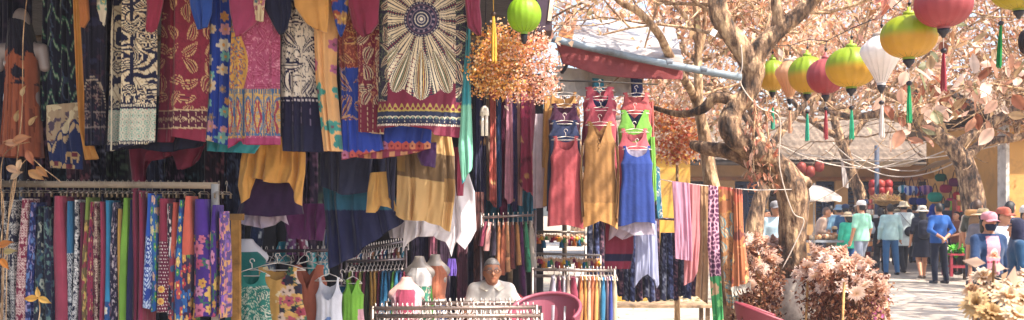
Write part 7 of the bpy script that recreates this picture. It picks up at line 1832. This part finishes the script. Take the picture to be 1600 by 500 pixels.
# ================================================================== ACROSS THE STREET
um = thing('market_umbrella', 'white market umbrella over the pushcart', 'umbrella', (P(1272, 300, 22.5)[0], 22.5, 0)); c = P(1272, 300, 22.5)
g = G(); th = np.linspace(0, 2 * PI, 33)[:-1]
A = np.array([np.stack([c[0] + 1.0 * .62 * r * np.cos(th) * (1 - .05 * np.abs(np.sin(4 * th)) * r), c[1] + .62 * r * np.sin(th), c[2] + .16 - .30 * r ** 1.5 + .03 * np.abs(np.sin(4 * th)) * r], -1) for r in np.linspace(.02, 1, 9)]); A2 = A[-1:].copy() - (0, 0, .09)
g.grid(np.concatenate([A, A2]), '#dcd3c8', True); g.build('canopy', M_SHEER, um); G().tube([(c[0], c[1], 0), (c[0], c[1], 1), (c[0], c[1], c[2] + .2)], .018, '#9a948c', 8).build('pole', M_METAL, um)
g = G()
for k in range(8): a = k * PI / 4; g.tube([(c[0], c[1], c[2] + .14), (c[0] + .3 * math.cos(a), c[1] + .3 * math.sin(a), c[2] + .02), (c[0] + .6 * math.cos(a), c[1] + .6 * math.sin(a), c[2] - .13)], .006, '#8a8680', 4)
g.build('rib', M_METAL, um)
ct = thing('pushcart', 'grey street pushcart with basket top in front of beige-shirted man', 'cart', (P(1283, 400, 23.0)[0], 23.0, 0)); q = P(1283, 400, 23.0)
g = G(); g.box((q[0], 23, .86), (1.0, .6, .05), '#8a8f96'); g.box((q[0], 23, .55), (.92, .54, .04), '#7a7a80'); g.build('deck', M_PAINT, ct, smooth=False)
for sx_ in (-.46, .46):
    for sy in (-.26, .26): G().tube([(q[0] + sx_, 23 + sy, .12), (q[0] + sx_, 23 + sy, .5), (q[0] + sx_, 23 + sy, .9)], .018, '#8f959c', 6).build('leg', M_METAL, ct)
for sx_ in (-.40, .40):
    t = np.linspace(0, 2 * PI, 25); g = G(); g.tube(np.stack([q[0] + sx_ + 0 * t, 22.72 + .19 * np.cos(t), .20 + .19 * np.sin(t)], -1), .022, '#23222a', 6, False)
    for k in range(6): g.tube([(q[0] + sx_, 22.72, .2), (q[0] + sx_, 22.72 + .09 * math.cos(k), .2 + .09 * math.sin(k)), (q[0] + sx_, 22.72 + .18 * math.cos(k), .2 + .18 * math.sin(k))], .006, '#9a9aa0', 4)
    g.build('wheel', M_METAL, ct)
g = G()
for k in range(24): g.ball((q[0] + .4 * (RS.rand() - .5) * 2, 23 + .2 * (RS.rand() - .5) * 2, .93 + .04 * RS.rand()), .05 + .03 * RS.rand(), ['#c9986a', '#8a5a3a', '#d8c0a0', '#b5743c'][k % 4], 8, 6)
o = g.build('bread_pile', M_PAINT, None, (q[0], 23, .88)); tag(o, 'heap of brown snacks on the pushcart', 'food', kind='stuff')

# bag shop goods
def hung_bag(label, px, py, d, w, hh, col, group=None, strap='#2a2430', pat=None):
    q = P(px, py, d); sd = SDF((-w, -.12, -hh), (w, .12, hh), .02)
    sd.cone((-w * .28, 0, -hh * .12), (w * .28, 0, -hh * .12), hh * .36, hh * .36, 0, (1, .28, 1)).cone((-w * .3, 0, -hh * .3), (w * .3, 0, -hh * .3), hh * .18, hh * .18, .03, (1, .5, 1))
    def cf(V):
        c = np.tile(C3(col), (len(V), 1)); c[V[:, 2] > hh * .05] *= .8
        if pat: c[np.sin(V[:, 0] * 40) > .3] = C3(pat)
        return c
    o = sdf_obj('hanging_bag', sd, cf, M_FAB, None, q, (np.eye(3), q)); tag(o, label, 'bag', group)
    G().tube([q + (-w * .3, 0, 0), q + (-w * .12, 0, hh * .7), q + (0, 0, hh * .95), q + (w * .12, 0, hh * .7), q + (w * .3, 0, 0)], .012, strap, 5).build('strap', M_FAB, o, q); return o
gp = 'bags hung at the shop front'
for a in [('round teal bag hanging lowest in the bag shop', 1461, 305, 26.5, .30, .34, '#1f9a86'), ('magenta bag above the teal bag', 1478, 292, 26.8, .24, .30, '#a8305a'), ('blue and white striped bag in row beside the shutters', 1424, 295, 27.5, .28, .34, '#3a5ab0', '#c9d0e0'), ('red and blue striped bag next in row', 1436, 296, 27.6, .28, .34, '#a83a5a', '#3a4a9a'), ('violet striped bag third in row', 1447, 294, 27.5, .26, .34, '#6a4a9a', '#c08ab0'), ('turquoise pouch at the upper left of the shop', 1412, 293, 27.6, .22, .28, '#2a8aa8', '#d0d8d8'),
          ('small navy bag below the striped row', 1428, 312, 27.4, .22, .26, '#1f2c6a'), ('cobalt bag above the hooded shopper', 1440, 313, 27.3, .22, .26, '#2a3a9a'), ('plum bag near the trunk', 1492, 282, 26.5, .24, .30, '#6a2458'), ('scarlet bag close to the dark trunk', 1498, 303, 26.4, .22, .28, '#b02a3a'), ('dark green bag under the shop awning', 1470, 275, 27.0, .24, .28, '#1f6a58'), ('straw hat shaped bag under the awning', 1451, 272, 27.0, .30, .24, '#b5843c'),
          ('blue green bag left of the lime garment', 1474, 322, 26.4, .22, .28, '#1f6a8a'), ('pink bag between plum and scarlet bags', 1486, 312, 26.6, .18, .24, '#c04a7a')]:
    pt = a[7] if len(a) > 7 else None; hung_bag(*a[:7], group=gp, pat=pt)
tag(cloth('shirt', [(1483, 314), (1482, 330), (1482, 348)], [(1496, 314), (1496, 330), (1495, 346)], 25.8, solid('#6fb81c', .1), 20, 20, D=.06, fold=(.02, 2)), 'lime green garment hanging beside the bag shop trunk', 'shirt')
tag(cloth('shirt', [(1456, 318), (1455, 330), (1455, 346)], [(1468, 318), (1469, 330), (1468, 344)], 27.2, solid('#1f2c7a', .1), 20, 20, D=.06, fold=(.02, 2)), 'dark blue garment hanging below the teal bag', 'shirt')
for i in range(6):
    q = P(1364 + (i % 3) * 12, 288 + 10 * (i // 3), 31.6); t = thing('paper_lantern', 'red paper lantern in the cluster before the dark shutters', 'lantern', q, 'red paper lanterns before the shutters')
    g = G(); g.lathe([(.05, .15), (.12, .10), (.14, 0), (.12, -.10), (.05, -.15)], ['#b03a3c', '#c0564a'][i % 2], q, 14, True, .08, 8); g.build('paper_shade', M_SILK, t); G().tube([q + (0, 0, .15), q + (0, 0, .3), q + (0, 0, .5)], .006, '#3a2020', 4).build('cord', M_WIRE, t)
for i, (px, py) in enumerate([(1252, 262), (1266, 268), (1280, 260)]):
    q = P(px, py, 31.8); t = thing('paper_lantern', 'faded red lantern under the eaves left of the umbrella', 'lantern', q, 'faded red lanterns under the eaves'); g = G(); g.lathe([(.05, .18), (.14, .12), (.16, 0), (.14, -.12), (.05, -.18)], '#b0564a', q, 14, True, .08, 8); g.build('paper_shade', M_SILK, t); G().tube([q + (0, 0, .18), q + (0, 0, .35), q + (0, 0, .6)], .006, '#3a2020', 4).build('cord', M_WIRE, t)
cs = thing('postcard_stand', 'tall revolving stand of small colourful cards beside white-capped man', 'stand', (P(1353, 400, 25.6)[0], 25.6, 0)); q = P(1353, 400, 25.6)
G().tube([(q[0], 25.6, 0), (q[0], 25.6, 1), (q[0], 25.6, 1.95)], .02, '#5a4a40', 8).build('pole', M_METAL, cs)
g = G()
for r in range(11):
    for k in range(8):
        a = k * PI / 4 + r * .2; g.box((q[0] + .17 * math.cos(a), 25.6 + .17 * math.sin(a), .45 + r * .135), (.11, .012, .115), ['#c9a890', '#8a3a34', '#d8cdbc', '#4a5a7a', '#b5784a', '#6a7a5a', '#e0d8cc'][RS.randint(7)], rz=a + PI / 2)
g.build('cards', M_PAINT, cs, smooth=False)
bk = thing('straw_basket', 'shallow basket heaped with pale straw goods above the walkers', 'basket', P(1384, 318, 26.2)); q = P(1384, 316, 26.2)
g = G(); g.lathe([(.10, -.10), (.42, .02), (.44, .05), (.40, .04), (.1, -.06)], '#b5905c', q, 24); g.build('bowl', M_WOOD, bk)
n = 260; a = RS.rand(n) * 6.28; r = .38 * np.sqrt(RS.rand(n)); g = G(); g.leaves(np.stack([q[0] + r * np.cos(a), q[1] + r * np.sin(a), q[2] + .04 + .16 * RS.rand(n) * (1 - r / .5)], -1), .13, leaf_cols(n, ['#d8c08a', '#c9a86a', '#e3d2a8', '#b58a5a', '#d8a890']), -.6, .25); g.build('straw', M_LEAF, bk)
G().tube([(q[0], q[1], 0), (q[0], q[1], .9), (q[0], q[1], q[2] - .08)], .025, '#6a5038', 7).build('pole', M_WOOD, bk)
tb = thing('goods_table', 'red plastic table piled with small goods by the seated vendor', 'table', (P(1502, 420, 22.0)[0], 22.0, .12)); q = P(1502, 420, 22.0)
g = G(); g.box((q[0], 22, .60), (.72, .5, .04), '#9a2c3a'); g.build('top', M_PLAST, tb, smooth=False)
for sx_ in (-.31, .31):
    for sy in (-.2, .2): g = G(); g.box((q[0] + sx_, 22 + sy, .35), (.06, .06, .46), '#8a2432', taper=.85); g.build('leg', M_PLAST, tb, smooth=False)
for sy in (-.2, .2): g = G(); g.box((q[0], 22 + sy, .33), (.56, .03, .05), '#8a2432'); g.build('crossbar', M_PLAST, tb, smooth=False)
g = G(); n = 60; g.leaves(np.stack([P(1497, 0, 21.9)[0] + .10 * RS.randn(n), 21.9 + .06 * RS.randn(n), .66 + .06 * np.abs(RS.randn(n))], -1), .13, leaf_cols(n, ['#4fae2c', '#7ac84a', '#3a8a24']), -.2, .9); tag(g.build('plastic_bag', M_PETAL, None, (P(1497, 0, 21.9)[0], 21.9, .62)), 'crumpled bright green plastic bag on the red table', 'bag')
for i in range(14):
    c = ['#b03a3c', '#d8d0c0', '#3a6a8a', '#8a5a3a', '#d0a040', '#5a3a5a', '#2f7a5a'][i % 7]; nm = ['red', 'white', 'blue', 'brown', 'yellow', 'purple', 'green'][i % 7]
    x = q[0] - .3 + .1 * (i % 7); y = 22.12 + .10 * (i // 7); g = G(); g.lathe([(.03, 0), (.036, .02), (.034, .08), (.015, .10), (.015, .13)], c, (x, y, .622 + .0), 10); o = g.build('trinket_jar', M_PLAST, None, (x, y, .622)); tag(o, 'small %s jar among the goods on the red table' % nm, 'jar', 'small %s jars on the red table' % nm)
sh = thing('display_rack', 'narrow tiered rack of red and white packets beside the dark trunk', 'rack', (P(1506, 400, 24.0)[0], 24.0, .12)); q = P(1506, 400, 24.0)
for k in range(6): g = G(); g.box((q[0], 24, .55 + .25 * k), (.42, .25, .025), '#a8382f'); g.build('shelf', M_PAINT, sh, smooth=False)
for sx_ in (-.22, .22): g = G(); g.box((q[0] + sx_, 24, .98), (.03, .24, 1.72), '#8a3a30'); g.build('side', M_PAINT, sh, smooth=False)
for k in range(6):
    for j in range(5): c, nm = [('#d8d0c8', 'white'), ('#b5403a', 'red'), ('#c9a86a', 'straw')][(k + j) % 3]; g = G(); g.box((q[0] - .16 + .08 * j, 23.94, .56 + .25 * k + .065), (.06, .06, .10 + .03 * RS.rand()), c); tag(g.build('packet', M_PAINT, None, (q[0] - .16 + .08 * j, 23.94, .57 + .25 * k), smooth=False), 'small %s packet on the tiered rack by the dark trunk' % nm, 'packet', '%s packets on the tiered rack' % nm)
g = G(); q = P(1370, 300, 28.0); g.tube([(q[0], 28, 0), (q[0], 28, 1.5), (q[0], 28, 3.4)], .065, '#3d4a60', 12); tag(g.build('lamp_pole', M_PAINT, None, (q[0], 28, 0)), 'dark blue street pole behind the straw basket', 'pole')
aw1 = cloth('shop_awning', [(1450, 268), (1454, 262), (1462, 252)], [(1494, 256), (1496, 252), (1498, 246)], 26.2, solid('#cdb59a', .1), 30, 10, D=.03, fold=(.03, 2), dtop=.9); tag(aw1, 'small sloping beige awning over the bag shop', 'awning')
aw2 = cloth('shop_awning', [(1330, 262), (1336, 256), (1350, 250)], [(1440, 258), (1442, 252), (1444, 247)], 29.5, solid('#d8c8b0', .1), 50, 10, D=.03, fold=(.04, 4), dtop=.9); tag(aw2, 'long pale cloth awning along the front of the ochre house', 'awning')
tag(cloth('banner', [(1314, 248), (1315, 270), (1317, 292)], [(1325, 250), (1326, 270), (1326, 294)], 29.0, solid('#d8ccc4', .06), 14, 20, D=.01, fold=(.01, 1)), 'narrow white hanging banner beside the thin dark tree', 'banner')
for i, (a, m, b) in enumerate([((1180, 205, 26), (1330, 262, 27), (1490, 230, 24)), ((1300, 222, 27), (1390, 275, 27), (1500, 250, 25)), ((1290, 235, 27.5), (1360, 262, 27.5), (1440, 235, 27)), ((1250, 240, 24), (1420, 250, 24.5), (1600, 215, 24)), ((1330, 240, 27), (1400, 266, 27), (1470, 258, 27))]):
    A_, B_, M_ = P(*a), P(*b), P(*m); t = np.linspace(0, 1, 24)[:, None]; pt = A_ * (1 - t) ** 2 + 2 * t * (1 - t) * (2 * M_ - (A_ + B_) / 2) + B_ * t ** 2
    tag(G().tube(pt, .016, '#c9bcae', 5).build('cable', M_WIRE), ['longest pale cable sagging across the street under the tiled roof', 'deep-sagging pale cable between thin tree and leaning tree', 'short pale cable nearest the thin dark tree', 'nearly level pale cable reaching the right ochre house', 'lowest pale cable over the bag shop'][i], 'cable')
# white cord and tag on the gnarled trunk
tag(G().tube(smooth([P(1158, 70, 9.86), P(1160, 100, 9.86), P(1158, 132, 9.84), P(1186, 168, 9.8), P(1218, 185, 9.78), P(1218, 260, 9.76), P(1238, 330, 9.76), P(1256, 345, 9.8), P(1240, 385, 9.78), P(1222, 420, 9.76)]), .006, '#c9b9a8', 6).build('cord', M_WIRE), 'pale cord looping down the gnarled trunk', 'cord')
g = G(); q = P(1115, 51, 9.84); g.box(q, (.055, .012, .065), '#e6e2dc', ry=.5); tag(g.build('tag', M_PLAST, None, q, smooth=False), 'small white plastic tag fixed on the left limb of the gnarled tree', 'tag')

# overhead tree standing out of view at the right: its crown dapples the street
back_tree('broad shade tree beyond the right edge dappling the street', 14.2, 12.0, [[(14.2, 12, 0), (14.0, 12.1, 2), (13.4, 12.4, 4), (12.2, 13, 6)], [(13.6, 12.3, 3.6), (12.4, 15, 5.6), (11.4, 18, 6.6)], [(13.4, 12.4, 4), (10.6, 12.6, 5.8), (8.8, 13, 6.8)]], [[.4, .34, .26, .12], [.2, .14, .06], [.2, .14, .06]],
    [(x, y, z, r) for x, y, z, r in [(8.4, 13.4, 7.2, 1.0), (10.2, 12.2, 7.0, 1.3), (12, 14, 7.2, 1.4), (10.4, 16, 7.4, 1.1), (12.6, 17.6, 7.6, 1.3), (8.8, 16.8, 7.6, .9), (11.2, 19.8, 7.8, 1.1), (13.8, 20.5, 8, 1.3), (14, 15.5, 7, 1.4), (9.6, 20.6, 8, .8), (12.6, 23.4, 8.4, 1.2), (15, 24, 8.2, 1.2), (9.2, 10.2, 6.8, 1.0), (11.6, 9.4, 7, 1.2), (7.6, 11.2, 7.0, .8)]], 5200, .22, seeds=26)
# keep labels within sixteen words
for o in bpy.data.objects:
    if o.get('label') and len(o['label'].split()) > 16:
        o['label'] = ' '.join(o['label'].replace('wire clip hanger above', 'clip hanger above').replace('white wire hanger', 'wire hanger').split()[:16])

# thin haze volume added only to lift the shadows
hz = G(); hz.box((0, 30, 9.0), (110, 150, 20.4), '#ffffff')
hm = bpy.data.materials.new('shadow_lift_haze'); hm.use_nodes = True; hn = hm.node_tree; hn.nodes.remove(hn.nodes['Principled BSDF'])
pv = hn.nodes.new('ShaderNodeVolumePrincipled'); pv.inputs['Color'].default_value = (.88, .90, 1.0, 1); pv.inputs['Density'].default_value = .0013
hn.links.new(pv.outputs[0], hn.nodes['Material Output'].inputs['Volume'])
tag(hz.build('haze', hm, smooth=False), None, None, kind='stuff')
